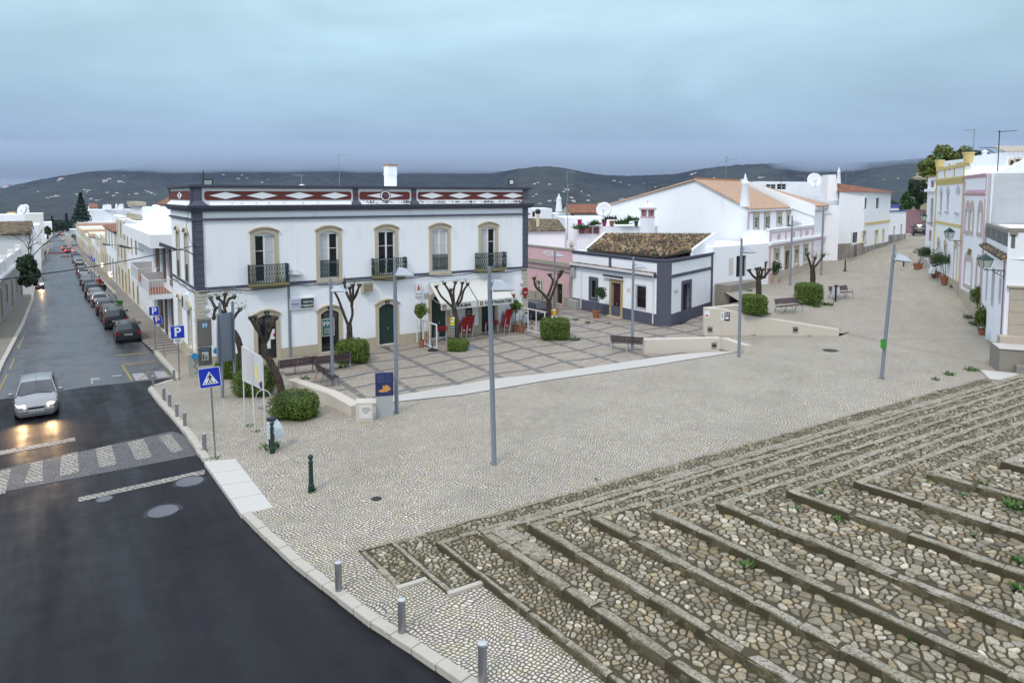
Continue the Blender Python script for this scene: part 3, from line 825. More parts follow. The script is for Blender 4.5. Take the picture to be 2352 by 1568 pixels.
 # building kit
def wall(m,fr,a0,a1,z0,z1,holes=(),rec=.22,n0=0.0):
 """a wall face with real openings and their reveals; holes = (a0, a1, z0, z1)"""
 A = sorted(set([a0,a1]+[v for h in holes for v in h[:2] if a0<v<a1]))
 Z = sorted(set([z0,z1]+[v for h in holes for v in h[2:4] if z0<v<z1]))
 for i in range(len(A)-1):
  for j in range(len(Z)-1):
   ac,zc = (A[i]+A[i+1])/2,(Z[j]+Z[j+1])/2
   if any(h[0]<ac<h[1] and h[2]<zc<h[3] for h in holes):continue
   m.poly([fr.P(A[i],n0,Z[j]),fr.P(A[i+1],n0,Z[j]),fr.P(A[i+1],n0,Z[j+1]),fr.P(A[i],n0,Z[j+1])])
 for h in holes:
  c_ = [(h[0],h[2]),(h[1],h[2]),(h[1],h[3]),(h[0],h[3])]
  for i in range(4):
   (a,z),(b,y) = c_[i],c_[(i+1)%4]
   m.poly([fr.P(a,n0,z),fr.P(b,n0,y),fr.P(b,n0-rec,y),fr.P(a,n0-rec,z)])
def body(m,fr,a0,a1,dp,z0,z1):
 """the sides, back and top behind a wall face"""
 P_ = fr.P
 m.poly([P_(a0,0,z0),P_(a0,-dp,z0),P_(a0,-dp,z1),P_(a0,0,z1)])
 m.poly([P_(a1,0,z0),P_(a1,-dp,z0),P_(a1,-dp,z1),P_(a1,0,z1)])
 m.poly([P_(a0,-dp,z0),P_(a1,-dp,z0),P_(a1,-dp,z1),P_(a0,-dp,z1)])
 m.poly([P_(a0,0,z1),P_(a1,0,z1),P_(a1,-dp,z1),P_(a0,-dp,z1)])
def arc(a0,a1,zs,rise_,k=10):
 return [(a0+(a1-a0)*i/k,zs+rise_*(1-(2*i/k-1)**2)) for i in range(k+1)]
def surround(fr,par,a0,a1,z0,z1,w_,mt,arch=0.0,proud=.05,rec=.2,sill=False,hood=False,name='stone_surround',lw=None):
 m = M();lw = lw or w_
 inn = [(a0,z0)]+(arc(a0,a1,z1-arch,arch) if arch else [(a0,z1),(a1,z1)])+[(a1,z0)]
 out = [(a0-w_,z0)]+(arc(a0-w_,a1+w_,z1-arch+lw*.8,arch+lw*.1) if arch else [(a0-w_,z1+lw),(a1+w_,z1+lw)])+[(a1+w_,z0)]
 for i in range(len(inn)-1):
  a,b,c_,d = inn[i],inn[i+1],out[i+1],out[i]
  m.poly([fr.P(a[0],proud,a[1]),fr.P(b[0],proud,b[1]),fr.P(c_[0],proud,c_[1]),fr.P(d[0],proud,d[1])])
  m.poly([fr.P(a[0],proud,a[1]),fr.P(b[0],proud,b[1]),fr.P(b[0],-rec,b[1]),fr.P(a[0],-rec,a[1])])
  m.poly([fr.P(d[0],proud,d[1]),fr.P(c_[0],proud,c_[1]),fr.P(c_[0],0,c_[1]),fr.P(d[0],0,d[1])])
 if sill:m.fbox(fr,a0-w_-.05,a1+w_+.05,-.1,proud+.07,z0-.14,z0-.003)
 if hood:
  o2 = arc(a0-w_-.07,a1+w_+.07,z1-arch+lw*.8-.02,arch+lw*.1+.03)
  for i in range(len(o2)-1):
   a,b = o2[i],o2[i+1]
   m.hexa([fr.P(a[0],0,a[1]),fr.P(b[0],0,b[1]),fr.P(b[0],proud+.09,b[1]),fr.P(a[0],proud+.09,a[1]),fr.P(a[0],0,a[1]+.09),fr.P(b[0],0,b[1]+.09),fr.P(b[0],proud+.09,b[1]+.07),fr.P(a[0],proud+.09,a[1]+.07)])
 return m.build(name,mt,par)
def window(fr,par,a0,a1,z0,z1,rows=3,cols=2,fm=None,pane=None,white=(),n0=-.16,fw=.07,bw=.035,arch=0.0,leafgap=True,name='window'):
 """casement: frame with bars, and panes as its sub-parts"""
 fm = fm or PAINTW;m = M()
 m.fbox(fr,a0,a0+fw,n0,n0+.07,z0,z1);m.fbox(fr,a1-fw,a1,n0,n0+.07,z0,z1)
 m.fbox(fr,a0+fw,a1-fw,n0,n0+.07,z0,z0+fw*1.4);m.fbox(fr,a0+fw,a1-fw,n0,n0+.07,z1-fw-arch*.6,z1)
 zt = z1-fw-arch*.6;zb = z0+fw*1.4
 A = [a0+fw+(a1-a0-2*fw)*i/cols for i in range(cols+1)]
 Z = [zb+(zt-zb)*i/rows for i in range(rows+1)]
 for i in range(1,cols):
  ww = bw*1.6 if leafgap and i==cols//2 else bw
  m.fbox(fr,A[i]-ww,A[i]+ww,n0,n0+.06,zb,zt)
 for j in range(1,rows):
  for i in range(cols):
   m.fbox(fr,A[i]+(bw*1.6 if 0<i else 0),A[i+1]-(bw*1.6 if i<cols-1 else 0),n0,n0+.05,Z[j]-bw/2,Z[j]+bw/2)
 fo = m.build(name,fm,par)
 for i in range(cols):
  m = M();m.poly([fr.P(A[i],n0+.02,zb),fr.P(A[i+1],n0+.02,zb),fr.P(A[i+1],n0+.02,zt),fr.P(A[i],n0+.02,zt)])
  m.build('pane',(pane or GLASS) if i not in white else CURT,fo)
 return fo
def door(fr,par,a0,a1,z0,z1,mt,n0=-.18,leaves=2,glass=False,handle=True):
 m = M();w_ = (a1-a0)/leaves
 for i in range(leaves):
  x0,x1 = a0+w_*i+.008,a0+w_*(i+1)-.008
  m.fbox(fr,x0,x1,n0-.04,n0,z0,z1)
  k = 3;hh = (z1-z0)/k
  for j in range(k):
   m.fbox(fr,x0+.09,x1-.09,n0,n0+.018,z0+hh*j+.09,z0+hh*(j+1)-.06)
 d = m.build('door',mt,par)
 if handle:
  M().fbox(fr,(a0+a1)/2+.06,(a0+a1)/2+.09,n0+.02,n0+.07,z0+1.0,z0+1.16).build('handle',ALU,d)
 return d
def railing(fr,par,a0,a1,z0,z1,proj,label=None):
 """cast-iron rail of lyre-like balusters; proj = how far it stands out"""
 m = M();r_ = .016
 def run(pa,pb):
  L_ = (pb-pa).length;k = max(1,round(L_/.155));d = (pb-pa)/k
  up = Vector((0,0,1));hh = z1-z0
  m.tube([pa+up*hh,pb+up*hh],.022,6);m.tube([pa+up*.05,pb+up*.05],.016,6)
  m.tube([pa+up*(hh*.86),pb+up*(hh*.86)],.009,4);m.tube([pa+up*.16,pb+up*.16],.009,4)
  for i in range(k+1):
   b = pa+d*i
   m.tube([b,b+up*hh],r_,4)
  e = d.normalized()
  for i in range(k):
   c_ = pa+d*(i+.5)
   q = [c_+e*(math.sin(t)*.055)+up*(hh*.5+math.cos(t)*.075) for t in [j*math.pi/4 for j in range(9)]]
   m.tube(q,.014,4,False)
   q = [c_+e*(math.sin(t)*.05)+up*(hh*.93+math.cos(t)*.05) for t in [j*math.pi/4 for j in range(9)]]
   m.tube(q,.012,4,False)
   for s_ in (-1,1):
    m.tube([c_+e*(.055*s_)+up*.05,c_+e*(.012*s_)+up*(hh*.25),c_+up*(hh*.42)],.014,4,False)
    m.tube([c_+e*(.06*s_)+up*(hh*.84),c_+e*(.02*s_)+up*(hh*.70),c_+up*(hh*.6)],.014,4,False)
 if proj>.1:
  run(fr.P(a0,.02,z0),fr.P(a0,proj,z0));run(fr.P(a1,.02,z0),fr.P(a1,proj,z0));run(fr.P(a0,proj,z0),fr.P(a1,proj,z0))
 else:run(fr.P(a0,proj,z0),fr.P(a1,proj,z0))
 return m.build('railing',IRON,par)
 # the corner building
MB_ = thing('corner_building','two-storey white building with slate trim and a parapet of white diamonds on oxblood red','building',C0)
ZT,LF,LG = 10.52,22.75,9.1
wins = [(3.21,4.41,4.70,7.72),(7.11,8.31,4.70,7.72),(10.96,12.16,4.70,7.72),(14.86,16.06,4.70,7.72),(18.74,19.94,4.70,7.72)]
def fx(f,x0,x1,y=560):return tuple(sorted((f.px(x0,y)[0],f.px(x1,y)[0])))
gd = [fx(SF,593,635.7,800)+(0.02,SF.px(614,722)[1]),fx(SF,738,779,780)+(.05,SF.px(758,711)[1]),fx(SF,870.5,909,760)+(.05,SF.px(890,697)[1]),fx(SF,991,1026,740)+(.05,3.05),fx(SF,1105.5,1137,720)+(.05,3.05)]
m = M()
wall(m,SF,0,LF,-.2,ZT,wins+gd)
up2 = [(SG.px(421,600)[0]-.0,SG.px(421,600)[0]+1.15,4.7,7.72),(SG.px(437,600)[0]-1.1,SG.px(437,600)[0]+.05,4.7,7.72)]
ws = [(2.3,3.4,4.75,7.7),(5.6,6.7,4.75,7.7)]
wg = [(2.0,3.1,.75,3.3),(5.7,6.8,1.1,3.3)]
wall(m,SG,0,LG,-.6,ZT,ws+wg)
p0,p1,p2,p3 = C0,SF.P(LF,0,0),SF.P(LF,0,0)+(SG.P(LG+2.5,0,0)-C0),SG.P(LG,0,0)
zz = Vector((0,0,ZT-.35));lo = Vector((0,0,-.4))
m.poly([p1+lo,p2+lo,p2+zz,p1+zz]);m.poly([p2+lo,p3+lo,p3+zz,p2+zz]);m.poly([p0+zz,p1+zz,p2+zz,p3+zz])
m.build('wall',WHITE,MB_)
m = M()
def mould(z0,z1,n1,n2=None,ext=0.0):
 """a band round both street faces, mitred at the corner"""
 n2 = n1 if n2 is None else n2
 e = SF.P(LF+ext,0,0)
 def cn(k):
  d1,d2 = SF.n,SG.n
  det = d1.x*d2.y-d1.y*d2.x
  return C0+Vector(((k*d2.y-k*d1.y)/det,(d1.x*k-d2.x*k)/det,0))
 A = [(SF.P(LF+ext,n1,z0),cn(n1)+Vector((0,0,z0)),SG.P(LG,n1,z0)),(SF.P(LF+ext,n2,z1),cn(n2)+Vector((0,0,z1)),SG.P(LG,n2,z1))]
 I = [(SF.P(LF+ext,-.02,z0),cn(-.02)+Vector((0,0,z0)),SG.P(LG,-.02,z0)),(SF.P(LF+ext,-.02,z1),cn(-.02)+Vector((0,0,z1)),SG.P(LG,-.02,z1))]
 for i in (0,1):
  m.hexa([I[0][i],I[0][i+1],A[0][i+1],A[0][i],I[1][i],I[1][i+1],A[1][i+1],A[1][i]])
mould(10.36,10.42,.16,.22,.22);mould(10.42,10.54,.22,.24,.24)
mould(9.00,9.12,.16,.22,.22);mould(9.12,9.24,.26,.36,.36);mould(9.24,9.36,.38,.42,.42)
mould(8.50,8.62,.12,.12,.12)
mould(4.50,4.66,.05)
m.build('cornice',SLATE,MB_)
m = M()
for a0,a1 in ((0,.45),(LF-.45,LF)):
 m.fbox(SF,a0,a1,0,.07,4.66,8.5);m.fbox(SF,a0,a1,0,.07,8.62,9.0);m.fbox(SF,a0,a1,0,.10,9.62,10.36)
 m.hexa([SF.P(a0-.15,-.02,9.36),SF.P(a1+.3,-.02,9.36),SF.P(a1+.3,.34,9.36),SF.P(a0-.15,.34,9.36),SF.P(a0,-.02,9.62),SF.P(a1,-.02,9.62),SF.P(a1,.10,9.62),SF.P(a0,.10,9.62)])
mids = [(SF.px(359.3+.2083*2165,440)[0],SF.px(359.3+.2083*2222,440)[0]),(SF.px(784+.2083*770,440)[0],SF.px(784+.2083*822,440)[0])]
for a0,a1 in mids:
 m.fbox(SF,a0,a1,0,.08,9.62,10.36)
 m.hexa([SF.P(a0-.15,-.02,9.36),SF.P(a1+.15,-.02,9.36),SF.P(a1+.15,.30,9.36),SF.P(a0-.15,.30,9.36),SF.P(a0,-.02,9.62),SF.P(a1,-.02,9.62),SF.P(a1,.08,9.62),SF.P(a0,.08,9.62)])
m.fbox(SG,0.0,.4,0,.069,4.66,8.5);m.fbox(SG,0,.5,0,.069,8.62,9.0);m.fbox(SG,0,.5,0,.098,9.37,10.36);m.fbox(SG,LG-.35,LG,0,.07,9.37,10.36)
for i in range(9):
 pass
pieces(m,'pilaster',SLATE,MB_)
m = M()
for a0,a1 in ((0,.45),(LF-.45,LF)):
 for i in range(9):m.fbox(SF,a0-.002,a1+.002,.068,.075,4.9+i*.42,4.925+i*.42)
m.build('pilaster_joints',SIGNBK,MB_)
m = M()
for a0,a1 in ((.85,mids[0][0]-.15),(mids[0][1]+.15,mids[1][0]-.15),(mids[1][1]+.15,LF-.82)):
 m.hexa([SF.P(a0,-.02,9.355),SF.P(a1,-.02,9.355),SF.P(a1,.22,9.355),SF.P(a0,.22,9.355),SF.P(a0,-.02,9.56),SF.P(a1,-.02,9.56),SF.P(a1,.02,9.56),SF.P(a0,.02,9.56)])
m.hexa([SG.P(.5,-.02,9.355),SG.P(LG-.35,-.02,9.355),SG.P(LG-.35,.26,9.355),SG.P(.5,.26,9.355),SG.P(.5,-.02,9.60),SG.P(LG-.35,-.02,9.60),SG.P(LG-.35,.02,9.60),SG.P(.5,.02,9.60)])
m.build('parapet_foot',WHITE,MB_)
def chamf(a0,a1,z0,z1,c_):return [(a0+c_,z0),(a1-c_,z0),(a1,z0+c_),(a1,z1-c_),(a1-c_,z1),(a0+c_,z1),(a0,z1-c_),(a0,z0+c_)]
def xa(z,o):return SF.px(o+.2083*z,450)[0]
Lz = 359.3;Rz = 784.0
panels = [(xa(527,Lz),xa(2148,Lz),[(760,200),(1165,192),(1575,172),(1965,170)],Lz),(xa(200,Rz),xa(753,Rz),[],Rz),(xa(842,Rz),xa(2030,Rz),[(995,135),(1303,132),(1605,125),(1888,122)],Rz)]
mr_,md,mw = M(),M(),M()
for i,(a0,a1,dm,oz) in enumerate(panels):
 mr_.plate(SF,chamf(a0,a1,9.66,10.17,.10),0,.035)
 k = 4
 for q,_ in dm:
  c_ = xa(q,oz);
  hw = (a1-a0)/8*.96
  md.plate(SF,[(c_-hw,9.915),(c_,9.685),(c_+hw,9.915),(c_,10.15)],.03,.055)
  mw.plate(SF,[(c_-hw+.17,9.915),(c_,9.715),(c_+hw-.17,9.915),(c_,10.12)],.05,.066)
 if not dm:
  c_ = (a0+a1)/2;hw = (a1-a0)*.41
  md.plate(SF,[(c_-hw,9.915),(c_,9.66),(c_+hw,9.915),(c_,10.17)],.03,.05)
  mw.plate(SF,[(c_-hw+.16,9.915),(c_,9.70),(c_+hw-.16,9.915),(c_,10.13)],.045,.06)
  ring = lambda r_:[(c_+r_*math.cos(t*math.pi/12),9.915+r_*math.sin(t*math.pi/12)) for t in range(24)]
  md.plate(SF,ring(.37),.05,.075);mw.plate(SF,ring(.33),.06,.085)
  mr_.plate(SF,ring(.25),.08,.10);md.plate(SF,ring(.14),.09,.112)
mr_.plate(SG,[(.65,9.66),(LG-.5,9.66),(LG-.5,10.2),(.65,10.2)],0,.035)
c_ = LG*.5
md.plate(SG,[(c_-1.2,9.93),(c_,9.66),(c_+1.2,9.93),(c_,10.19)],.03,.05);mw.plate(SG,[(c_-.95,9.93),(c_,9.70),(c_+.95,9.93),(c_,10.15)],.045,.06)
md.plate(SG,[(c_-.2,9.93),(c_,9.78),(c_+.2,9.93),(c_,10.08)],.055,.065)
for a0,a1 in mids:mr_.fbox(SF,(a0+a1)/2-.13,(a0+a1)/2+.13,.08,.095,9.85,10.08)
pieces(mr_,'red_panel',REDP,MB_);pieces(md,'diamond_border',SLATE,MB_);pieces(mw,'white_diamond',WHITEP,MB_)
m = M();z = 0
while z<4.42:
 h_ = random.uniform(.19,.27);z2 = min(z+h_,4.48);w_ = .50+random.uniform(-.10,.16)
 m.fbox(SF,0-.0,w_,0,.07+random.uniform(-.02,.03),z+.012,z2-.012)
 m.fbox(SG,0.0,w_*.85,0,.068,z+.012,z2-.012)
 m.fbox(SF,LF-w_,LF+.0,0,.07+random.uniform(-.02,.03),z+.012,z2-.012)
 z = z2
m.build('corner_stones',QUOIN,MB_,bevel=.02)
m = M();e = [-.0]+sum([[g_[0]-.24,g_[1]+.24] for g_ in gd],[])+[LF-.5]
e[0] = .66
for i in range(0,len(e),2):
 m.fbox(SF,e[i],e[i+1],0,.04,-.2,.62)
m.fbox(SG,.55,LG,0,.04,-.6,.72)
pieces(m,'plinth',STONEG,MB_)
for i,h_ in enumerate(wins):
 surround(SF,MB_,*h_[:2],4.66,h_[3],.21,STONE,arch=.20,hood=True,lw=.30)
 window(SF,MB_,h_[0],h_[1],h_[2],h_[3],3,2,white={0:(1,),1:(0,),3:(0,1),4:(0,)}.get(i,()),arch=.2,fw=.09)
 if i in (1,3):
  railing(SF,MB_,h_[0]+.01,h_[1]-.01,4.78,5.86,.03)
  M().fbox(SF,h_[0]-.25,h_[1]+.25,0,.12,4.50,4.70).build('window_sill',STONE,MB_)
 else:
  a0,a1 = ((2.83,5.02),None,(10.51,12.76),None,(18.25,20.55))[i]
  railing(SF,MB_,a0,a1,4.72,5.84,.55)
  s_ = M();s_.fbox(SF,a0-.03,a1+.03,.0,.60,4.58,4.71);s_.fbox(SF,a0+.1,a1-.1,0,.48,4.46,4.58)
  s_.build('balcony_slab',painted('mossy_balcony',(.22,.20,.10),(.06,.08,.01),1.2),MB_)
for h_ in ws:
 surround(SG,MB_,h_[0],h_[1],4.66,h_[3],.18,STONE,arch=.2,hood=True,lw=.26)
 window(SG,MB_,h_[0],h_[1],5.7,h_[3],3,2,arch=.2)
 M().fbox(SG,h_[0]+.02,h_[1]-.02,-.10,.03,4.72,5.75).build('shutter_panel',DRKG,MB_)
for h_ in wg:
 surround(SG,MB_,h_[0],h_[1],h_[2],h_[3],.18,STONE,arch=.2,hood=True,lw=.24,sill=True)
 window(SG,MB_,h_[0],h_[1],h_[2],h_[3],3,2,arch=.2,pane=CURT)
for i,h_ in enumerate(gd):
 surround(SF,MB_,h_[0],h_[1],-.1,h_[3],.23,STONE,arch=.26,hood=i<3,lw=.28)
 if i<2:
  d = window(SF,MB_,h_[0],h_[1],h_[2],h_[3],1,1,fm=BLACK,arch=.26,name='door',fw=.06)
 else:door(SF,MB_,h_[0]+.02,h_[1]-.02,0.02,h_[3]-.02,DRKG)
 M().fbox(SF,h_[0]-.1,h_[1]+.1,-.1,.10,-.2,.045).build('doorstep',STONE,MB_)
 if i<3:
  a = (h_[0]+h_[1])/2;q = M().fbox(SF,a-.15,a+.15,.05,.07,h_[3]+.04,h_[3]+.22).build('number_plate',SIGNBK,MB_)
  SF.text('123'[i],a,h_[3]+.13,.17,SIGNW,q,n=.074)
def sheet(fr,par,a,z,w_,h_,mt,n_=-.13,name='poster'):
 return M().fbox(fr,a-w_/2,a+w_/2,n_,n_+.008,z-h_/2,z+h_/2).build(name,mt,par)
a,z = SF.px(755,752);s_ = sheet(SF,MB_,a,z,.80,1.12,SIGNW);s_ = sheet(SF,MB_,a,z,.72,1.04,mat('poster_green',(.03,.14,.10),.5),-.12)
SF.text('99\u20ac',a-.02,z+.22,.44,SIGNW,s_,n=-.10)
for j in range(3):SF.text(('FUNERAL','COM TUDO','INCLU\u00cdDO')[j],a-.02,z-.1-j*.12,.10,SIGNW,s_,n=-.10)
a,z = SF.px(627,768);s_ = sheet(SF,MB_,a,z,.45,.62,SIGNW);sheet(SF,MB_,a+.1,z-.05,.12,.2,SIGNR,-.118)
sheet(SF,MB_,a-.25,z-.45,.25,.8,SIGNW)
def thing_box(name,label,cat,fr,a0,a1,z0,z1,n1,mt,n0=0.0,group=None,part='body',bevel=0):
 t = thing(name,label,cat,fr.P((a0+a1)/2,0,z0),group)
 M().fbox(fr,a0,a1,n0,n1,z0,z1).build(part,mt,t,bevel=bevel)
 return t
a0,z0 = SF.px(664.9,711);a1,z1 = SF.px(721,681);z0 = SF.px(693,709)[1];z1 = SF.px(693,683)[1]
t = thing_box('shop_sign','long white and dark green shop sign with white lettering beside the first arched door','sign',SF,a0,a1,z0,z1,.14,PAINTW,part='box')
am = a0+(a1-a0)*.44
M().fbox(SF,am,a1-.06,.14,.15,z0+.06,z1-.06).build('green_field',SIGNG,t)
M().fbox(SF,a0+.04,am-.02,.14,.149,z0+.06,z1-.06).build('grey_field',mat('sign_pale_lilac',(.45,.45,.58),.5),t)
SF.text('Ag\u00eancia',(am+a1)/2,z1-.26,.19,SIGNW,t,n=.155);SF.text('Funer\u00e1ria Dias',(am+a1)/2,z1-.47,.185,SIGNW,t,n=.155)
SF.text('\u25a0 289 394 313',am+.55,z0+.17,.10,SIGNW,t,n=.155)
SF.text('innov',a0+.32,(z0+z1)/2,.20,SIGNBK,t,n=.155);SF.text('a servi\u00e7o',a0+.78,(z0+z1)/2-.03,.12,SIGNBK,t,n=.155);SF.text('o futuro',a0+.7,(z0+z1)/2-.2,.08,SIGNBK,t,n=.155)
a0,a1 = SF.px(828.5,658)[0],SF.px(852,658)[0];z0,z1 = SF.px(840,669)[1],SF.px(840,651)[1]
t = thing_box('air_conditioner','beige louvred air conditioner box high on the white wall','air conditioner',SF,a0,a1,z0,z1,.42,painted('beige_casing',(.45,.40,.27)),part='casing')
m = M()
for i in range(4):
 x0 = a0+.05+(a1-a0-.1)*i/4
 for j in range(7):m.fbox(SF,x0+.02,x0+(a1-a0)/4-.03,.42,.432,z0+.05+j*.085,z0+.09+j*.085)
m.build('louvres',mat('louvre_brown',(.10,.085,.05),.7),t)
a0,a1 = SF.px(953.5,668)[0],SF.px(965.5,668)[0];z0,z1 = SF.px(959,680)[1],SF.px(959,649)[1]
t = thing_box('hanging_cafe_sign','upright white box sign with a red triangle left of the awning','sign',SF,a0,a1,z0,z1,.16,PAINTW,.04)
am = (a0+a1)/2
M().plate(SF,[(am-.13,z0+.42),(am+.13,z0+.42),(am,z0+.82)],.16,.168).build('red_triangle',SIGNR,t)
SF.text('delta',am,z0+.5,.10,SIGNY,t,n=.175);SF.text('Cafe Snack',am,z0+.16,.09,SIGNBK,t,n=.165)
thing_box('meter_box','pale grey meter cover on the wall just left of the awning','box',SF,*fx(SF,974,985,678),SF.px(980,685.5)[1],SF.px(980,673)[1],.03,mat('grey_cover',(.42,.42,.42),.6),part='cover')
def awning(x0,x1,xw0,xw1,y,txt,tx,lab):
 a0 = SF.px(xw0,660)[0];a1 = SF.px(xw1,655)[0]
 zt_ = 3.98;zf_ = 2.72;pr = 1.75
 t = thing('awning',lab,'awning',SF.P((a0+a1)/2,0,zf_),'white awnings over the bar doors')
 m = M();K_ = 12
 for i in range(K_):
  f0,f1 = i/K_,(i+1)/K_
  s0 = -.04*math.sin(f0*math.pi);s1 = -.04*math.sin(f1*math.pi)
  m.hexa([SF.P(a0,.05+pr*f0,zt_+(zf_-zt_)*f0+s0-.01),SF.P(a1,.05+pr*f0,zt_+(zf_-zt_)*f0+s0-.01),SF.P(a1,.05+pr*f1,zt_+(zf_-zt_)*f1+s1-.01),SF.P(a0,.05+pr*f1,zt_+(zf_-zt_)*f1+s1-.01),SF.P(a0,.05+pr*f0,zt_+(zf_-zt_)*f0+s0+.01),SF.P(a1,.05+pr*f0,zt_+(zf_-zt_)*f0+s0+.01),SF.P(a1,.05+pr*f1,zt_+(zf_-zt_)*f1+s1+.01),SF.P(a0,.05+pr*f1,zt_+(zf_-zt_)*f1+s1+.01)])
 m.build('canvas',CANV,t)
 m = M();n_ = pr+.06;K_ = 16
 for i in range(K_):
  b0,b1 = a0+(a1-a0)*i/K_,a0+(a1-a0)*(i+1)/K_
  w0 = .015*math.sin(i*1.1);w1 = .015*math.sin((i+1)*1.1)
  m.hexa([SF.P(b0,n_+w0,zf_-.42),SF.P(b1,n_+w1,zf_-.42),SF.P(b1,n_+w1+.01,zf_-.42),SF.P(b0,n_+w0+.01,zf_-.42),SF.P(b0,n_,zf_),SF.P(b1,n_,zf_),SF.P(b1,n_+.01,zf_),SF.P(b0,n_+.01,zf_)])
 v = m.build('valance',CANV,t)
 SF.text(txt,a0+(a1-a0)*tx,zf_-.21,.30,SIGNBK,v,n=n_+.035,bold=.008,sx=.95)
 b_ = M().fbox(SF,a0+.12,a0+.36,n_+.028,n_+.034,zf_-.34,zf_-.08).build('badge',mat('badge_brown',(.12,.05,.03),.6),v)
 M().plate(SF,[(a0+.18,zf_-.28),(a0+.30,zf_-.28),(a0+.24,zf_-.14)],n_+.035,n_+.04).build('badge_mark',SIGNW,v)
 m = M()
 for a in (a0+.1,a1-.1):
  m.tube([SF.P(a,.03,2.95),SF.P(a,pr*.55,2.75),SF.P(a,pr,zf_-.02)],.022,6)
 m.tube([SF.P(a0,pr+.05,zf_),SF.P(a1,pr+.05,zf_)],.03,6)
 m.tube([SF.P(a0,.06,zt_),SF.P(a1,.06,zt_)],.05,8)
 m.build('frame',ALU,t)
 return t
awning(1013,1092,985,1067,700,'SNACK-BAR',.55,'left-hand white canvas awning lettered SNACK-BAR')
awning(1095,1170,1069.5,1148,690,'CONTRADI\u00c7\u00d5ES',.56,'right-hand white canvas awning lettered CONTRADI\u00c7\u00d5ES')
ch = SF.px(897,420);
t = thing('roof_chimney','plain white square chimney rising behind the red diamond parapet','chimney',SF.P(14.0,-3.4,9.9))
q = PY(897,430,SF.P(14,-3.4,0).y)
dx_ = (q.x-SF.P(14,-3.4,0).x);b = Vector((q.x,q.y,C0.z+10.1))
zt = PY(897,378,b.y).z
hw = .34
def rbox(m,c,hx,hy,z0,z1,fr=SF):
 d,nn = fr.d,fr.n
 k = [c-d*hx-nn*hy,c+d*hx-nn*hy,c+d*hx+nn*hy,c-d*hx+nn*hy]
 return m.hexa([Vector((v.x,v.y,z0)) for v in k]+[Vector((v.x,v.y,z1)) for v in k])
rbox(M(),b,hw,hw,b.z,zt-.75).build('shaft',WHITE,t)
rbox(rbox(M(),b,hw+.04,hw+.04,zt-.75,zt-.66),b,hw+.01,hw+.01,zt-.66,zt-.12).build('cap',WHITE,t)
rbox(M(),b,hw+.05,hw+.05,zt-.12,zt).build('tile',TILEC,t)
def floodlight(px,py,lab,w_=.42,h_=.5,face=PAINTW):
 Y = SF.P(SF.px(px,430)[0],-.3,0).y;c = PY(px,py,Y)
 t = thing('floodlight',lab,'floodlight',Vector((c.x,c.y,C0.z+ZT)))
 rbox(M(),c,w_/2,.09,c.z-h_/2,c.z+h_/2).build('housing',BLACK,t,bevel=.02)
 g = c+SF.n*.1;rbox(M(),g,w_/2-.07,.012,c.z-h_/2+.08,c.z+h_/2-.08).build('glass',face,t)
 M().tube([Vector((c.x,c.y,C0.z+ZT)),c],.025,6).build('bracket',BLACK,t)
floodlight(477,419.5,'pale-faced floodlight at the left corner of the parapet',.55,.42,mat('lamp_glass_grey',(.35,.42,.42),.2))
floodlight(1173,418.5,'black floodlight near the right corner of the parapet',.42,.44)
def antenna(px,py0,py1,Y,lab,arms=(),mt=None,r_=.018,name='roof_aerial',horizontal=None,cat='aerial'):
 """mast from py0 (foot) to py1 (top); arms = (dy_from_top_px, left_px, right_px, tilt)"""
 a,b = PY(px,py0,Y),PY(px,py1,Y)
 b = Vector((a.x,a.y,b.z))
 t = thing(name,lab,cat,a)
 M().tube([a,b],r_,6).build('mast',mt or STEEL,t)
 for (dy,l_,r2,tilt,nel) in arms:
  p0,p1 = PY(px-l_,py1+dy+tilt*l_,Y),PY(px+r2,py1+dy-tilt*r2,Y)
  m = M().tube([p0,p1],r_*.7,5)
  for i in range(nel):
   c = p0.lerp(p1,(i+.5)/nel);m.tube([c-Vector((.1,.35,.0)),c+Vector((.1,.35,.0))],r_*.35,4)
  m.build('boom',mt or STEEL,t)
 return t
antenna(780,429,355,47,'tall thin roof aerial with a short top arm behind the diamond parapet',[(0,2,17,0,3)])
t = antenna(693,427,400,46,'small roof aerial on a white vent cap behind the parapet',[(3,18,5,-.06,7)])
q = PY(693,427,46);M().lathe(q,[(.2,-.25),(.2,0),(.26,.02),(.02,.12)],10).build('vent_cap',PAINTW,t)
t = antenna(468,430,390,39.6,'stubby corroded aerial mast at the left corner of the parapet',[(10,3,3,.5,2),(20,2,3,-.4,2)],BLACK,.025)
def cable(pts,r_,label,name='cable',sag=0,cat='cable',mt=None):
 P_ = []
 for i in range(len(pts)-1):
  a,b = pts[i],pts[i+1];k = 10
  for j in range(k):
   f = j/k;P_.append(a.lerp(b,f)-Vector((0,0,4*sag*f*(1-f))))
 P_.append(pts[-1])
 o = M().tube(P_,r_,5).build(name,mt or CABLE);tag(o,label,cat);return o
wob = [SF.P(i*.9+.1,.10+.03*math.sin(i*2.1),4.38+.05*math.sin(i*1.3)+.03*math.cos(i*3.1)) for i in range(26)]
cable(wob,.03,'thick black cable bundle running along the white wall under the slate band')
cable([SG.P(i*.8+.1,.10,4.38+.06*math.sin(i*1.7)) for i in range(12)],.03,'black cable bundle on the street side of the corner building')
j_ = SF.P(.05,.12,SF.px(455,567)[1])
cable([GP(0,640)+Vector((-6,2,0))*0+(PY(-30,646,21)-GP(0,640)),j_+Vector((-.05,-.05,.1))],.022,'long black cable sagging across the street to the slate corner',sag=.15)
cable([PY(448,572,C0.y-.3),PY(436,550,C0.y-.2),PY(428,520,C0.y-.2),PY(434,480,C0.y-.1),PY(440,432,C0.y)],.012,'thin black wire climbing the corner of the building to the parapet')
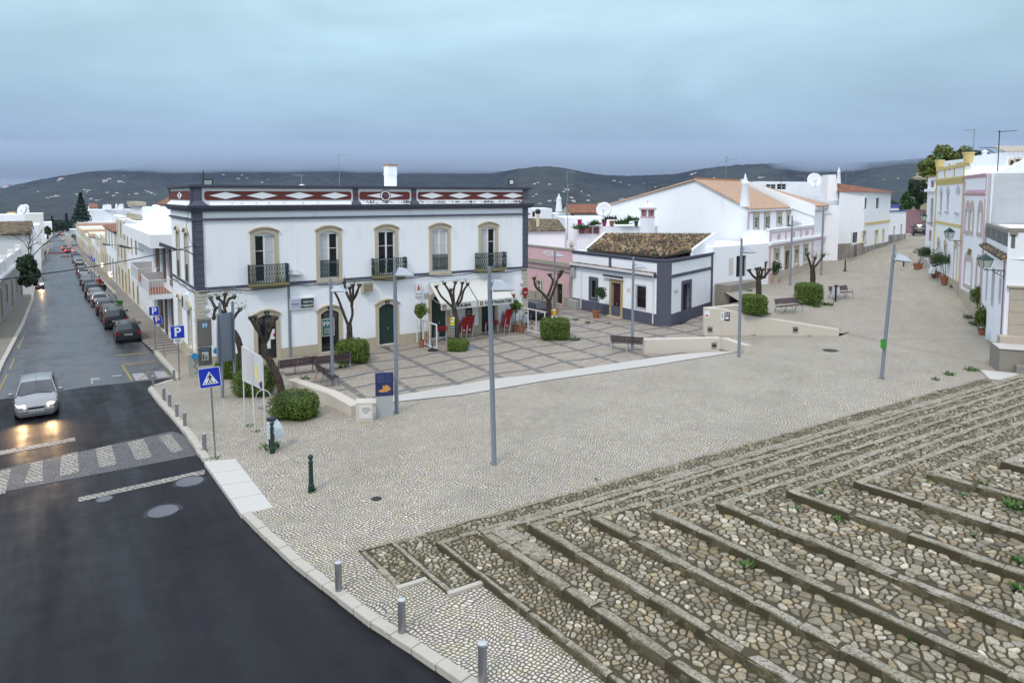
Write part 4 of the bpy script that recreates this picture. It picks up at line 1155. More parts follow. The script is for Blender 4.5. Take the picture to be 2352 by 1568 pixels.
# generic houses
def house(name,label,fr,a0,a1,dp,z1,z0=-1.0,wm=None,opens=(),par_h=0,trim=None,trimw=.25,group=None,plinth=None,roof=None,rm=None,cat='house',top=None,cornice=None):
 """opens = (kind, a0, a1, z0, z1, surround material or None)"""
 t = thing(name,label,cat,fr.P((a0+a1)/2,0,0),group)
 m = M();wall(m,fr,a0,a1,z0,z1,[o_[1:5] for o_ in opens]);body(m,fr,a0,a1,dp,z0,z1)
 m.build('wall',wm or WHITE,t)
 for o_ in opens:
  k,b0,b1,y0,y1 = o_[:5];sm = o_[5] if len(o_)>5 else None
  if sm:surround(fr,t,b0,b1,y0,y1,.14 if b1-b0>.7 else .12,sm,sill=k=='w',name='surround')
  if k=='w':window(fr,t,b0,b1,y0,y1,3 if y1-y0>1.3 else 2,2,bw=.03,fw=.06)
  elif k=='b':M().fbox(fr,b0,b1,-.2,-.16,y0,y1).build('shutter',BROWN,t)
  elif k=='s':M().fbox(fr,b0,b1,-.12,-.08,y0,y1).build('shutter',mat('lilac_shutter',(.38,.35,.42),.6) if 'lilac_shutter' not in bpy.data.materials else bpy.data.materials['lilac_shutter'],t)
  elif k=='k':M().fbox(fr,b0,b1,-.2,-.16,y0,y1).build('shutter',SIGNBK,t)
  elif k=='y':M().fbox(fr,b0,b1,-.16,-.12,y0,y1).build('door',YELT,t)
  elif k=='d':door(fr,t,b0+.01,b1-.01,y0,y1,BROWN if sm is not SLATE else MAROON,handle=False)
  elif k=='g':door(fr,t,b0+.01,b1-.01,y0,y1,DRKG,handle=False)
 if trim:
  m = M();e = .03
  m.fbox(fr,a0,a0+trimw,0,e,0,z1-.3);m.fbox(fr,a1-trimw,a1,0,e,0,z1-.3)
  m.build('pilaster',trim,t)
 if cornice or trim:
  m = M();zc = cornice or z1
  for i,(dz,nn) in enumerate(((-.30,.08),(-.2,.16),(-.1,.24))):
   m.fbox(fr,a0-.0,a1+.0,-.01,nn,zc+dz,zc+dz+.098)
  m.build('cornice',trim or wm or WHITE,t)
 if plinth:M().fbox(fr,a0,a1,0,.05,z0,.5).build('plinth',plinth,t)
 if top:
  m = M();m.fbox(fr,a0-.05,a1+.05,-dp-.05,.08,z1+.002,z1+.12);m.build('roof_edge',top,t)
 if roof:
  e = .35;q = M();zr = z1+roof
  if rm is None:rm = TILER
  q.prism([fr.P(a0-.1,e,z1-.05),fr.P(a1+.1,e,z1-.05),fr.P(a1+.1,-dp/2,zr-.05),fr.P(a0-.1,-dp/2,zr-.05)],[fr.P(a0-.1,e,z1+.10),fr.P(a1+.1,e,z1+.10),fr.P(a1+.1,-dp/2,zr+.1),fr.P(a0-.1,-dp/2,zr+.1)])
  q.prism([fr.P(a0-.1,-dp/2-.003,zr-.05),fr.P(a1+.1,-dp/2-.003,zr-.05),fr.P(a1+.1,-dp-e,z1-.05),fr.P(a0-.1,-dp-e,z1-.05)],[fr.P(a0-.1,-dp/2-.003,zr+.10),fr.P(a1+.1,-dp/2-.003,zr+.10),fr.P(a1+.1,-dp-e,z1+.1),fr.P(a0-.1,-dp-e,z1+.1)])
  q.build('roof',rm,t)
  q = M()
  for a in (a0+.01,a1-.01):q.prism([fr.P(a,0,z1),fr.P(a,-dp,z1),fr.P(a,-dp/2,zr)],[fr.P(a+.02,0,z1),fr.P(a+.02,-dp,z1),fr.P(a+.02,-dp/2,zr)])
  q.build('gable',wm or WHITE,t)
 return t
def chimney(c,h_,lab,w_=.45,mt=None,style=0):
 t = thing('chimney',lab,'chimney',c)
 if style==0:
  m = M().lathe(c,[(w_,0),(w_*.62,h_*.66),(w_*.66,h_*.67)],12);m.build('shaft',mt or WHITE,t,True)
  M().lathe(c,[(w_*.7,h_*.67),(w_*.72,h_*.72),(w_*.4,h_*.78),(w_*.42,h_*.84),(w_*.2,h_*.86),(w_*.22,h_*.9),(.02,h_)],12).build('cap',mt or WHITE,t,True)
 else:
  m = M();rbox(m,c,w_,w_,c.z,c.z+h_*.55);m.build('shaft',WHITE,t)
  m = M()
  for sx_ in (-1,1):
   for sy in (-1,1):rbox(m,c+SF.d*sx_*(w_-.06)+SF.n*sy*(w_-.06),.06,.06,c.z+h_*.55,c.z+h_*.78)
  rbox(m,c,w_+.1,w_+.1,c.z+h_*.78,c.z+h_*.82);m.build('head',WHITE,t)
  m = M();rbox(m,c,w_-.05,w_-.05,c.z+h_*.56,c.z+h_*.77);m.build('lattice',TERRL,t)
  m = M();rbox(m,c,w_+.12,w_+.12,c.z+h_*.74,c.z+h_*.775);rbox(m,c,w_+.02,w_+.02,c.z+h_*.51,c.z+h_*.55);m.build('pink_band',PINKT,t)
  k = [c+SF.d*i*w_+SF.n*j*w_ for i,j in ((-1,-1),(1,-1),(1,1),(-1,1))]
  m = M();ap = c+Vector((0,0,h_*.93))
  for i in range(4):m.poly([Vector((k[i].x,k[i].y,c.z+h_*.82)),Vector((k[(i+1)%4].x,k[(i+1)%4].y,c.z+h_*.82)),ap])
  m.build('cap',WHITE,t);M().lathe(c+Vector((0,0,h_*.9)),[(.1,0),(.05,h_*.04),(.07,h_*.06),(.01,h_*.12)],8).build('finial',PINKT,t)
 return t
TERRL = mat('pink_terracotta_lattice',(.45,.20,.19),.8)
n = NT(TERRL.node_tree);p = pos(n)
ve = n('ShaderNodeTexVoronoi',feature='DISTANCE_TO_EDGE',ins={0:p,'Scale':5.5,'Randomness':.2})
L(TERRL,mixc(n,rng(n,ve.outputs[0],.09,.14),(.50,.24,.23),(.06,.03,.03)),P(TERRL).inputs['Base Color'])
# small slate-trimmed house with the mossy roof
HL = Fr(GL,147-180);HR = Fr(GR,38)
ll = HL.px(1315,640)[0];lr = HR.px(1636,650)[0]
T_ = 424.6
def y2(z):return 424.6+.22914*z
def x2(z):return 1208.6+.22914*z
hz = HL.px(1506.5,y2(745))[1]
t = thing('small_house','single-storey white house with slate trim and a mossy tiled roof on the lower square','house',GL)
m = M()
hw1 = fx(HL,x2(650),x2(700),690)+(HL.px(x2(670),y2(1130))[1],HL.px(x2(670),y2(955))[1])
hd1 = fx(HL,x2(857),x2(948),690)+(.02,HL.px(x2(900),y2(982))[1])
hw2 = fx(HL,x2(1105),x2(1200),690)+(HL.px(x2(1150),y2(1232))[1],HL.px(x2(1150),y2(1015))[1])
hd2 = fx(HR,x2(1568),x2(1638),690)+(.25,HR.px(x2(1600),y2(990))[1])
wall(m,HL,0,ll,-.3,hz,[hw1,hd1,hw2]);wall(m,HR,0,lr,-.3,hz,[hd2])
m.poly([GL+Vector((0,0,-.3)),GR+Vector((0,0,-.3)),GR+Vector((0,0,hz)),GL+Vector((0,0,hz))])
bl = HL.P(ll,0,0);br = HR.P(lr,0,0);bk = bl+(br-GR)
bk2 = bl+HR.d*lr
m.poly([bl+Vector((0,0,-.3)),bk2+Vector((0,0,-.3)),bk2+Vector((0,0,hz)),bl+Vector((0,0,hz))])
m.poly([bk2+Vector((0,0,-.3)),br+Vector((0,0,-.3)),br+Vector((0,0,hz)),bk2+Vector((0,0,hz))])
m.poly([GL+Vector((0,0,hz-.25)),GR+Vector((0,0,hz-.25)),br+Vector((0,0,hz-.25)),bk2+Vector((0,0,hz-.25)),bl+Vector((0,0,hz-.25))])
m.build('wall',WHITE,t)
m = M()
zc = HL.px(x2(1300),y2(900))[1]
def ring(z0,z1,nn):
 d = (GR-GL).normalized();cn = Vector((d.y,-d.x,0));cn = cn if cn.dot(-GL)>0 else -cn
 a = HL.P(ll,nn,0);b = GL+(HL.n+cn).normalized()*nn*1.15;c_ = GR+(HR.n+cn).normalized()*nn*1.15;d_ = HR.P(lr,nn,0)
 A = [a,b,c_,d_];I = [HL.P(ll,-.02,0),GL-cn*.02,GR-cn*.02,HR.P(lr,-.02,0)]
 for i in range(3):
  m.hexa([q+Vector((0,0,z0)) for q in (I[i],I[i+1],A[i+1],A[i])]+[q+Vector((0,0,z1)) for q in (I[i],I[i+1],A[i+1],A[i])])
ring(hz-.12,hz+.02,.14);ring(hz-.26,hz-.12,.07)
zb = HL.px(x2(1300),y2(930))[1];zb1 = HL.px(x2(1300),y2(880))[1]
ring(zb-.02,zb+.22,.06)
ring(-.3,HL.px(x2(1275),y2(1290))[1],.03)
m.build('slate_band',SLATE,t)
m = M()
d = (GR-GL).normalized()
cfr = Fr(GL,math.degrees(math.atan2(d.x,d.y)))
m.fbox(cfr,.01,(GR-GL).length-.01,0,.05,-.2,hz-.3)
m.fbox(HL,ll*.5,ll*.5+.3,0,.04,zb+.2,hz-.25)
m.fbox(HR,lr-.35,lr,0,.05,-.2,hz-.3)
pieces(m,'slate_pilaster',SLATE,t)
surround(HL,t,*hw1,.28,SLATE,name='slate_surround');window(HL,t,*hw1,1,1,fm=BLACK)
sl = M();sl.fbox(HL,hw1[0]-.28,hw1[1]+.28,0,.05,hw1[2]-.28,hw1[2]-.002);sl.build('slate_sill',SLATE,t)
surround(HL,t,*hd1,.25,painted('ochre_door_stone',(.42,.34,.18),amt=.7),name='stone_surround');door(HL,t,*hd1,MAROON)
M().fbox(HL,hd1[0]-.3,hd1[1]+.3,0,.3,-.2,.10).build('doorstep',STONE,t)
window(HL,t,*hw2,2,2,fm=MAROON)
m = M()
for i in range(9):
 a = hw2[0]-.06+(hw2[1]-hw2[0]+.12)*i/8;m.tube([HL.P(a,.08,hw2[2]-.08),HL.P(a,.08,hw2[3]+.08)],.012,5)
for z in (hw2[2]-.08,(hw2[2]+hw2[3])/2,hw2[3]+.08):m.tube([HL.P(hw2[0]-.06,.08,z),HL.P(hw2[1]+.06,.08,z)],.014,5)
m.build('window_bars',BLACK,t)
surround(HR,t,*hd2,.28,SLATE,name='slate_surround',rec=.5);door(HR,t,*hd2,MAROON,n0=-.45)
m = M();k = int(ll/.22)
for i in range(k):
 a = ll*(i+.5)/k
 m.tube([HL.P(a,-.02,zb+.33),HL.P(a,.34,zb+.24)],[.095,.105],7)
m.build('tile_course',TILEM,t,True)
m = M()
for i in range(k):
 a = ll*(i+.5)/k
 m.tube([HL.P(a,.33,zb+.245),HL.P(a,.41,zb+.225)],[.12,.12],7)
m.build('white_tile_ends',PAINTW,t,True)
m = M();a = HL.px(x2(558),650)[0];m.tube([HL.P(a,.08,.1),HL.P(a,.08,zb+.1),HL.P(a+.15,.22,zb+.25)],.05,8)
a = .25;m.tube([HL.P(a,.09,.15),HL.P(a,.09,zb),HL.P(a,.24,zb+.22)],.05,8);m.build('downpipe',PAINTW,t,True)
Ye = (GL.y+bl.y)/2
z0r = GL.z+hz+.05
e1 = HL.P(.35,-.45,hz+.02);e2 = HL.P(ll-1.4,-.45,hz+.02);e3 = PY(x2(1660),y2(662),HR.P(lr*.55,0,0).y+.3);e1b = PY(x2(1345),y2(716),GR.y+.8)
r1 = PY(x2(1885),y2(494),br.y+4.0);r2 = PY(x2(790),y2(490),bl.y+5.5)
e2 = PY(x2(608),y2(650),HL.P(ll-1.4,-.45,0).y)
m = M()
NU,NV = 70,24
def roofpt(u,v):
 lo_ = e2.lerp(e1b,u/.68) if u<.68 else e1b.lerp(e3,(u-.68)/.32)
 hi_ = r2.lerp(r1,u)
 return lo_.lerp(hi_,v)
m.prism([roofpt(i/20,0)-Vector((0,0,.1)) for i in range(21)]+[roofpt(1-i/20,1)-Vector((0,0,.1)) for i in range(21)],[roofpt(i/20,0) for i in range(21)]+[roofpt(1-i/20,1) for i in range(21)])
ro = m.build('roof',EARTH,t)
m = M();m.vc = []
tcs = [(.44,.31,.15),(.36,.25,.13),(.24,.17,.10),(.09,.07,.045),(.06,.055,.035),(.52,.40,.22),(.36,.20,.12),(.14,.11,.07)]
cols_ = 48;rows_ = 18
sdir = (r2-e2+(r1-e3));sdir.normalize()
for i in range(cols_):
 u0 = (i+.5)/cols_
 for j in range(rows_):
  v0,v1 = j/rows_,(j+1.15)/rows_
  a,b = roofpt(u0,v0),roofpt(u0,min(1,v1))
  wv = (roofpt(u0+.5/cols_,v0)-roofpt(u0-.5/cols_,v0));wv*=.5
  up_ = Vector((0,0,.12))
  lift = Vector((0,0,random.uniform(0,.02)))+wv*random.uniform(-.12,.12)
  c_ = random.choice(tcs);f_ = random.uniform(.7,1.2)
  patch = .5+.5*math.sin(u0*9+v0*4)*math.cos(u0*5-v0*7)
  if patch>.6:f_*=.6
  i0 = len(m.v)
  for q,r_ in ((a,1.05),(b,.9)):
   for tt_ in (-1,-.6,0,.6,1):
    m.v.append(tuple(q+lift+wv*tt_*.82*r_+up_*(1-tt_*tt_)+Vector((0,0,.03 if q is a else .0))));m.vc.append((c_[0]*f_,c_[1]*f_,c_[2]*f_,1))
  for s_ in range(4):m.face((i0+s_,i0+s_+1,i0+6+s_,i0+5+s_))
  m.face((i0,i0+1,i0+2,i0+3,i0+4))
TT = mat('old_tile',(.2,.14,.08),.9);n = NT(TT.node_tree);p = pos(n)
at = n('ShaderNodeAttribute',attribute_name='tone')
L(TT,mixc(n,rng(n,noise(n,p,1.2,5,.7),.48,.72,0,.7),at.outputs['Color'],(.035,.033,.02)),P(TT).inputs['Base Color'])
m.build('tiles',TT,ro,True)
m = M()
for q0,q1 in ((e3,r1),(e2,r2)):
 d = Vector((q1.x-q0.x,q1.y-q0.y,0)).normalized();nn = Vector((d.y,-d.x,0))*.12
 m.prism([q0-nn-Vector((0,0,1.0)),q0+nn-Vector((0,0,1.0)),q1+nn-Vector((0,0,2.5)),q1-nn-Vector((0,0,2.5))],[q0-nn+Vector((0,0,.14)),q0+nn+Vector((0,0,.14)),q1+nn+Vector((0,0,.14)),q1-nn+Vector((0,0,.14))])
pieces(m,'verge_wall',WHITE,t)
a,z = HL.px(x2(1030),y2(1062));s_ = HL.text('PS',a,z,.45,STONE,None,name='wall_letters');tag(s_,'faded raised letters between the maroon door and the barred window','letters')
a,z = HR.px(x2(1500),y2(1070));s_ = HR.text('BAR',a,z,.40,STONE,None,name='wall_letters');tag(s_,'faded raised letters left of the slate-framed side door','letters')
thing_box('utility_cabinet','tall grey utility cabinet at the left end of the small slate-trimmed house','cabinet',HL,*fx(HL,x2(455),x2(545),700),0,HL.px(x2(500),y2(1150))[1],.5,mat('cabinet_grey',(.36,.36,.34),.6),bevel=.02)
thing_box('electric_box','small grey box high on the left end of the slate-trimmed house','box',HL,*fx(HL,x2(468),x2(500),640),HL.px(x2(480),y2(915))[1],HL.px(x2(480),y2(825))[1],.25,mat('box_grey',(.36,.37,.39),.6))
a0,a1 = fx(HL,x2(790),x2(985),640);z = HL.px(x2(880),y2(915))[1]
t = thing('rolled_awning','rolled-up dark awning on a white bar above the maroon door','awning',HL.P((a0+a1)/2,0,z))
M().tube([HL.P(a0,.2,z),HL.P(a1,.2,z)],.07,8).build('roll',SIGNBK,t);M().fbox(HL,a0,a1,0,.28,z-.16,z-.09).build('rail',PAINTW,t)
# pink house between, with the car lane
t = thing('pink_house','old pink single-storey house with stone parapet behind the lower square','house',HL.P(ll+3,0,0))
pl = ll+.02;pr_ = HL.px(1216,620)[0]+2.5
pw = fx(HL,x2(105),x2(160),690)+(HL.px(x2(130),y2(1150))[1],HL.px(x2(130),y2(960))[1])
pd = fx(HL,x2(303),x2(366),690)+(.1,HL.px(x2(335),y2(990))[1])
zt_ = HL.px(x2(300),y2(640))[1]
m = M();wall(m,HL,pl,pr_,-.4,zt_,[pw,pd]);body(m,HL,pl,pr_,6,-.4,zt_-1.3);m.build('wall',PINK,t)
surround(HL,t,*pw,.22,STONE,sill=True);window(HL,t,*pw,4,2,bw=.045)
surround(HL,t,*pd,.22,STONE);door(HL,t,*pd,SIGNBK)
m = M();zq = HL.px(x2(200),y2(790))[1]
m.fbox(HL,pl,pr_,0,.25,zq,zq+.35);m.fbox(HL,pl,pr_,0,.12,zq-.5,zq-.36);m.fbox(HL,pl,pr_,-.2,.1,zt_,zt_+.14);m.fbox(HL,pl,pl+.35,0,.08,-.2,zq)
m.fbox(HL,pl+.35,pd[0]-.25,0,.05,-.4,.8);m.fbox(HL,pd[1]+.25,pr_,0,.05,-.4,.8);m.build('stone_cornice',painted('weathered_cornice',(.34,.31,.25),(.06,.07,.03),1.3),t)
c_ = (HL.px(x2(230),y2(685)));fl = M()
for i in range(7):
 for j in range(-1,2):fl.fbox(HL,c_[0]-.9+i*.27,c_[0]-.74+i*.27,0,.03,c_[1]+j*.22*(1-abs(i-3)/5)-.06,c_[1]+j*.22*(1-abs(i-3)/5)+.06)
fl.build('stucco_flower',PAINTW,t)
q = HL.P(pl+.3,-.1,zt_+.14);M().lathe(q,[(.16,0),(.1,.08),(.22,.3),(.18,.45),(.02,.75)],10).build('finial',STONEG,t,True)
# white house with terrace above it
TY = HL.P(ll,-5.5,0).y
TF = Fr(HL.P(ll+1.0,-6.3,0),147-180)
TR = Fr(PY(x2(385),500,68),60)
t = thing('terrace_house','white house with a roof terrace of pink lattice, pots and a white chimney','house',PY(x2(600),560,64))
m = M()
g0 = Fr(PY(x2(-60),560,66),82)
def blk(m,xl,xr,yt,yb,Y,dp,azm=84):
 f = Fr(PY(xl,yb,Y),azm);L_ = f.px(xr,yb)[0];zt0 = PY(xl,yt,Y).z-f.o.z
 wall(m,f,0,L_,-3,zt0);body(m,f,0,L_,dp,-3,zt0);return f,L_,zt0
f1,L1,z1_ = blk(m,1190,x2(388),y2(455),y2(640),70,5)
f2,L2,z2_ = blk(m,x2(386),x2(870),y2(330),y2(640),71,7)
f3,L3,z3_ = blk(m,x2(745),x2(1315),y2(415),y2(520),69,4)
f5,L5,z5_ = blk(m,x2(512),x2(770),y2(405),y2(560),69.5,1.4)
m.build('wall',WHITE,t)
m = M();za = z1_
a_,b_,c2_,d2_ = f1.P(-1,.3,z1_),f1.P(L1,.3,z1_),PY(x2(388),y2(345),75),PY(1190,y2(330),75)
m.prism([q-Vector((0,0,.1)) for q in (a_,b_,c2_,d2_)],[a_,b_,c2_,d2_]);m.build('tile_roof',tiles('old_side_tiles',((.30,.20,.10),(.17,.12,.07),(.05,.045,.03)),az(84),az(-6),.25,.4,.8),t)
m = M()
for k_,(q0,q1) in enumerate(((530,662),(673,765))):
 a0,z0 = f5.px(x2(q0),y2(490));a1,z1 = f5.px(x2(q1),y2(420));m.fbox(f5,a0,a1,0,.04,z0,z1)
pieces(m,'lattice_panel',TERRL,t)
c = PY(x2(1215),y2(455),68);top_ = PY(x2(1215),y2(155),68).z
chimney(Vector((c.x,c.y,c.z-.6)),(top_-c.z+.6)/1.0,'square white chimney with pink lattice head on the terrace house',.5,style=1)
def dish(px,py,Y,r_,lab,face=(-.3,-1,.35),foot=30):
 c = PY(px,py,Y);t = thing('satellite_dish',lab,'satellite dish',PY(px,py+foot,Y))
 f = Vector(face).normalized();x = f.cross(Vector((0,0,1))).normalized();y = x.cross(f)
 m = M();K_ = 20;i0 = 0
 for rr,dd in ((0,-.2),(.35,-.17),(.7,-.09),(1,.0)):
  for k in range(K_):
   tt_ = 2*math.pi*k/K_;m.v.append(tuple(c+(x*math.cos(tt_)+y*math.sin(tt_))*r_*rr+f*dd*r_))
 for j in range(3):
  for k in range(K_):m.face((j*K_+k,j*K_+(k+1)%K_,(j+1)*K_+(k+1)%K_,(j+1)*K_+k))
 d = m.build('reflector',PAINTW,t,True);sm = d.modifiers.new('s','SOLIDIFY');sm.thickness = .02
 M().tube([c-y*r_*.95,c+f*r_*.75-y*r_*.1],.02,5).build('feed_arm',BLACK,t)
 M().tube([PY(px,py+foot,Y),c-f*.15],.035,6).build('post',STEEL,t)
dish(x2(778),y2(248),69,.80,'large white satellite dish above the terrace of pots',foot=20)
def pot(c,r_,h_,mt,lab=None,name='plant_pot',cat='pot',rim=True,group=None):
 t = thing(name,lab,cat,c,group)
 M().lathe(c,[(r_*.68,0),(r_*.92,h_*.85),(r_,h_*.85),(r_*1.02,h_),(r_*.86,h_),(r_*.84,h_*.88)],14).build('pot',mt,t,True)
 M().lathe(c,[(r_*.84,h_*.82),(.01,h_*.9)],12).build('soil',EARTH,t)
 return t
MAG = mat('magenta_glaze',(.40,.01,.12),.4)
for px_,mt_,lab in ((536,MAG,'magenta pot at the left end of the terrace lattice'),(783,MAG,'magenta pot under the big satellite dish'),(857,TERRA,'terracotta bowl right of the magenta pot on the terrace'),(1103,mat('green_glaze',(.02,.10,.04),.3),'dark green round pot at the right end of the terrace wall')):
 c = PY(x2(px_),y2(402 if px_<600 else 415),69.2);pot(c,.25,.55,mt_,lab)
def succ(px_,py_,Y,s_,lab,mt=SUCC,nb=60):
 c = PY(px_,py_,Y);m = M()
 for _ in range(nb):
  a = random.uniform(0,6.283);e = random.uniform(.15,1.2);d = Vector((math.cos(a)*math.cos(e),math.sin(a)*math.cos(e),math.sin(e)))*s_*random.uniform(.6,1.1)
  wv = Vector((-math.sin(a),math.cos(a),0))*s_*.10;o_ = c+Vector((random.uniform(-1,1),random.uniform(-.3,.3),0))*s_*.5
  m.poly([o_-wv*.6,o_+wv*.6,o_+d*.55+wv,o_+d,o_+d*.55-wv])
 o = m.build('succulent_plant',mt);tag(o,lab,'plant')
for i,(a,b,s_,l_) in enumerate(((520,432,.45,'spiky pale succulent hanging at the left end of the terrace lattice'),(590,425,.4,'succulent spilling over the middle of the pink lattice'),(660,395,.35,'low succulent behind the lattice gap'),(708,388,.42,'bluish succulent left of the magenta pot under the dish'),(820,335,.3,'dark rosette plant just right of the dish foot'),(880,335,.3,'second dark rosette plant on the terrace'),(925,385,.4,'tall yellow-green succulent in the middle of the terrace wall'),(990,385,.5,'wide aloe clump on the terrace wall'),(1040,350,.42,'bushy succulent left of the green pot'),(1103,345,.3,'succulent growing in the dark green pot'),(783,355,.25,'small succulent in the magenta pot'))):
 succ(x2(a),y2(b+12),69.1,s_*1.7,l_,leafmat('dark_rosette',(.05,.03,.03),(.12,.06,.05)) if 'rosette' in l_ else SUCC)
antenna(x2(415),y2(555),y2(0)+0,67.5,'tall thin mast rising in front of the terrace house',[(0,0,14,0,0)],r_=.03)
c = PY(x2(117),y2(420),71.5);M_ = thing('flue_pipe','short ochre flue pipe with a dark cowl on the mossy side roof','flue',c)
M().tube([c,c+Vector((0,0,PY(x2(117),y2(285),71.5).z-c.z))],.17,10).build('pipe',CREAM,M_,True);M().ball(c+Vector((0,0,PY(x2(117),y2(268),71.5).z-c.z)),.3).build('cowl',BLACK,M_,True)
def bghouse(xl,xr,yt,yb,Y,lab,azm=84,dp=8,roof=None,wm=None,rm=None,name='background_house',group='houses behind the terrace',opens=()):
 f = Fr(PY(xl,yb,Y),azm);L_ = f.px(xr,yb)[0];z1 = PY(xl,yt,Y).z-f.o.z
 ops = []
 for (k,x0,x1,y0,y1) in opens:
  a0,a1 = sorted((f.px(x0,y0)[0],f.px(x1,y0)[0]));zz0,zz1 = f.px((x0+x1)/2,y1)[1],f.px((x0+x1)/2,y0)[1];ops.append((k,a0,a1,zz0,zz1))
 return house(name,lab,f,0,L_,dp,z1,z0=-6,wm=wm,roof=roof,rm=rm,opens=ops,group=group)
TILEF = tiles('far_orange_tiles',((.36,.14,.07),(.28,.10,.05),(.15,.07,.05)),az(84),az(-6),.3,.5,.6)
bghouse(1200,x2(260),y2(238),y2(330),95,'low white house with an orange tile edge right of the corner building',opens=[('k',x2(62),x2(88),y2(268),y2(320))])
bghouse(x2(255),x2(390),y2(290),y2(340),96,'white gabled outbuilding behind the terrace house')
chimney(Vector(PY(x2(328),y2(270),95)),3.2*.8,'slim white lantern chimney against the dark trees',.5)
bghouse(x2(440),x2(870),y2(282),y2(330),110,'cream house with a wide orange tiled roof behind the dish',roof=1.3,rm=TILEF,wm=painted('far_cream',(.55,.50,.38)),opens=[('k',x2(455),x2(478),y2(295),y2(320))])
bghouse(x2(870),x2(1150),y2(195),y2(420),80,'tall plain white wall left of the big gable',dp=5)
a,b = PY(x2(1070),y2(190),80),0
t = thing('air_conditioner','white air conditioner unit on top of the plain white wall','air conditioner',a)
af = Fr(PY(x2(1025),y2(190),80),84);wd = af.px(x2(1118),y2(190))[0];ht = af.px(x2(1040),y2(135))[1]
M().fbox(af,0,wd,-.4,0,0,ht).build('casing',PAINTW,t,bevel=.02);M().lathe((0,0,0),[(.3,0)],3) if 0 else M().plate(af,[(wd*.32+.45*ht*math.cos(i*.5236),ht*.5+.42*ht*math.sin(i*.5236)) for i in range(12)],0,.03).build('fan_grille',STEEL,t)
# pink-trimmed house up the street
def Fr2(p,q):
 d = q-p;f = Fr(p,math.degrees(math.atan2(d.x,d.y)));f.L = math.hypot(d.x,d.y);return f
def x3(z):return 1600.6+.22914*z
def y3(z):return 359.3+.22914*z
def OP(f,k,x0,x1,y0,y1,sm=None,flat=True):
 a = sorted((f.px(x0,(y0+y1)/2)[0],f.px(x1,(y0+y1)/2)[0]));xm = (x0+x1)/2
 r = (k,a[0],a[1],f.px(xm,y1)[1],f.px(xm,y0)[1]);return r+((sm,) if sm else ())
PO = PZ(1764,653,H-8.2)
PF = Fr(PO,40)
t = thing('pink_trimmed_house','big white house with pale pink trim, plaster roses and a salmon tiled roof','house',PO)
ops = [OP(PF,'w',x3(778),x3(818),y3(968),y3(1050)),OP(PF,'d',x3(880),x3(920),y3(945),y3(1210)),OP(PF,'w',x3(978),x3(1015),y3(935),y3(1080)),OP(PF,'w',x3(1070),x3(1105),y3(920),y3(1062))]
m = M()
wall(m,PF,0,13.4,-1.5,5.02,[o_[1:5] for o_ in ops]);wall(m,PF,13.4,17,-1.5,7.0)
for a,z in ((0,5.02),(17,7.0)):m.poly([PF.P(a,0,-1.5),PF.P(a,-2.6,-1.5),PF.P(a,-2.6,z),PF.P(a,0,z)])
m.poly([PF.P(13.4,0,5.02),PF.P(13.4,-2.6,5.02),PF.P(13.4,-2.6,7),PF.P(13.4,0,7)])
m.poly([PF.P(0,0,4.2),PF.P(13.4,0,4.2),PF.P(13.4,-2.6,4.2),PF.P(0,-2.6,4.2)]);m.poly([PF.P(0,-.25,5.02),PF.P(13.4,-.25,5.02),PF.P(13.4,0,5.02),PF.P(0,0,5.02)])
m.poly([PF.P(0,-.25,4.2),PF.P(13.4,-.25,4.2),PF.P(13.4,-.25,5.02),PF.P(0,-.25,5.02)])
PU = Fr(PF.P(0,-2.6,0),40)
ua = PU.px(x3(510),y3(520))[0]
uo = [OP(PU,'w',x3(570),x3(616),y3(608),y3(722)),OP(PU,'w',x3(678),x3(724),y3(604),y3(722)),OP(PU,'w',x3(803),x3(846),y3(600),y3(680)),OP(PU,'w',x3(902),x3(940),y3(594),y3(705))]
wall(m,PU,ua,17,3.6,6.9,[o_[1:5] for o_ in uo])
GC = PU.P(ua,0,0);GA = Fr(GC,-50)
if (GA.P(1,0,0)-GC).x>0:GA.d = -GA.d
pg = [(0,-3),(15.5,-3),(15.5,7.15),(5.4,9.72),(0,6.95)]
m.poly([GA.P(a,0,z) for a,z in pg])
dd = PU.d*(17-ua)
m.poly([GA.P(a,0,z)+dd for a,z in pg]);m.poly([GA.P(15.5,0,-3),GA.P(15.5,0,-3)+dd,GA.P(15.5,0,7.15)+dd,GA.P(15.5,0,7.15)])
m.build('wall',WHITE,t)
for f,L_ in ((PF,ops),(PU,uo)):
 for o_ in L_:
  surround(f,t,*o_[1:5],.2,STONE,lw=.42,sill=o_[0]=='w',name='stone_surround')
  M().fbox(f,o_[1]-.32,o_[2]+.32,0,.18,o_[4]+.42,o_[4]+.52).build('hood',STONE,t)
  if o_[0]=='w':window(f,t,*o_[1:5],3,2,bw=.03,fw=.06,fm=PAINTW)
  else:door(f,t,*o_[1:5],BROWN)
m = M()
m.fbox(PF,0,.42,0,.04,-1,3.7);m.fbox(PF,12.9,13.35,0,.04,-1,3.7);m.fbox(PF,16.6,17,0,.05,-1,7)
for a in (0,4.3,8.9,12.9):m.fbox(PF,a,a+.42,0,.05,3.98,4.80)
m.fbox(PF,0.44,12.88,0,.03,4.72,4.80);m.fbox(PF,0,17.01,0,.06,3.42,3.55)
m.fbox(PU,ua,ua+.4,0,.04,3.6,6.5);m.fbox(PU,ua,12.9,0,.05,6.5,6.62);m.fbox(PF,13.4,17,0,.06,6.45,6.6)
pieces(m,'pink_trim',PINKT,t)
m = M();m.fbox(PF,-.1,17.1,-.02,.16,3.58,3.72);m.fbox(PF,-.12,17.12,-.02,.28,3.722,3.9);m.fbox(PF,-.1,13.5,-.3,.12,5.02,5.14);m.fbox(PU,ua-.1,13.3,0,.3,6.7,6.88);m.fbox(PF,13.4,17.1,0,.25,6.85,7.0)
m.build('cornice',WHITE,t)
m = M()
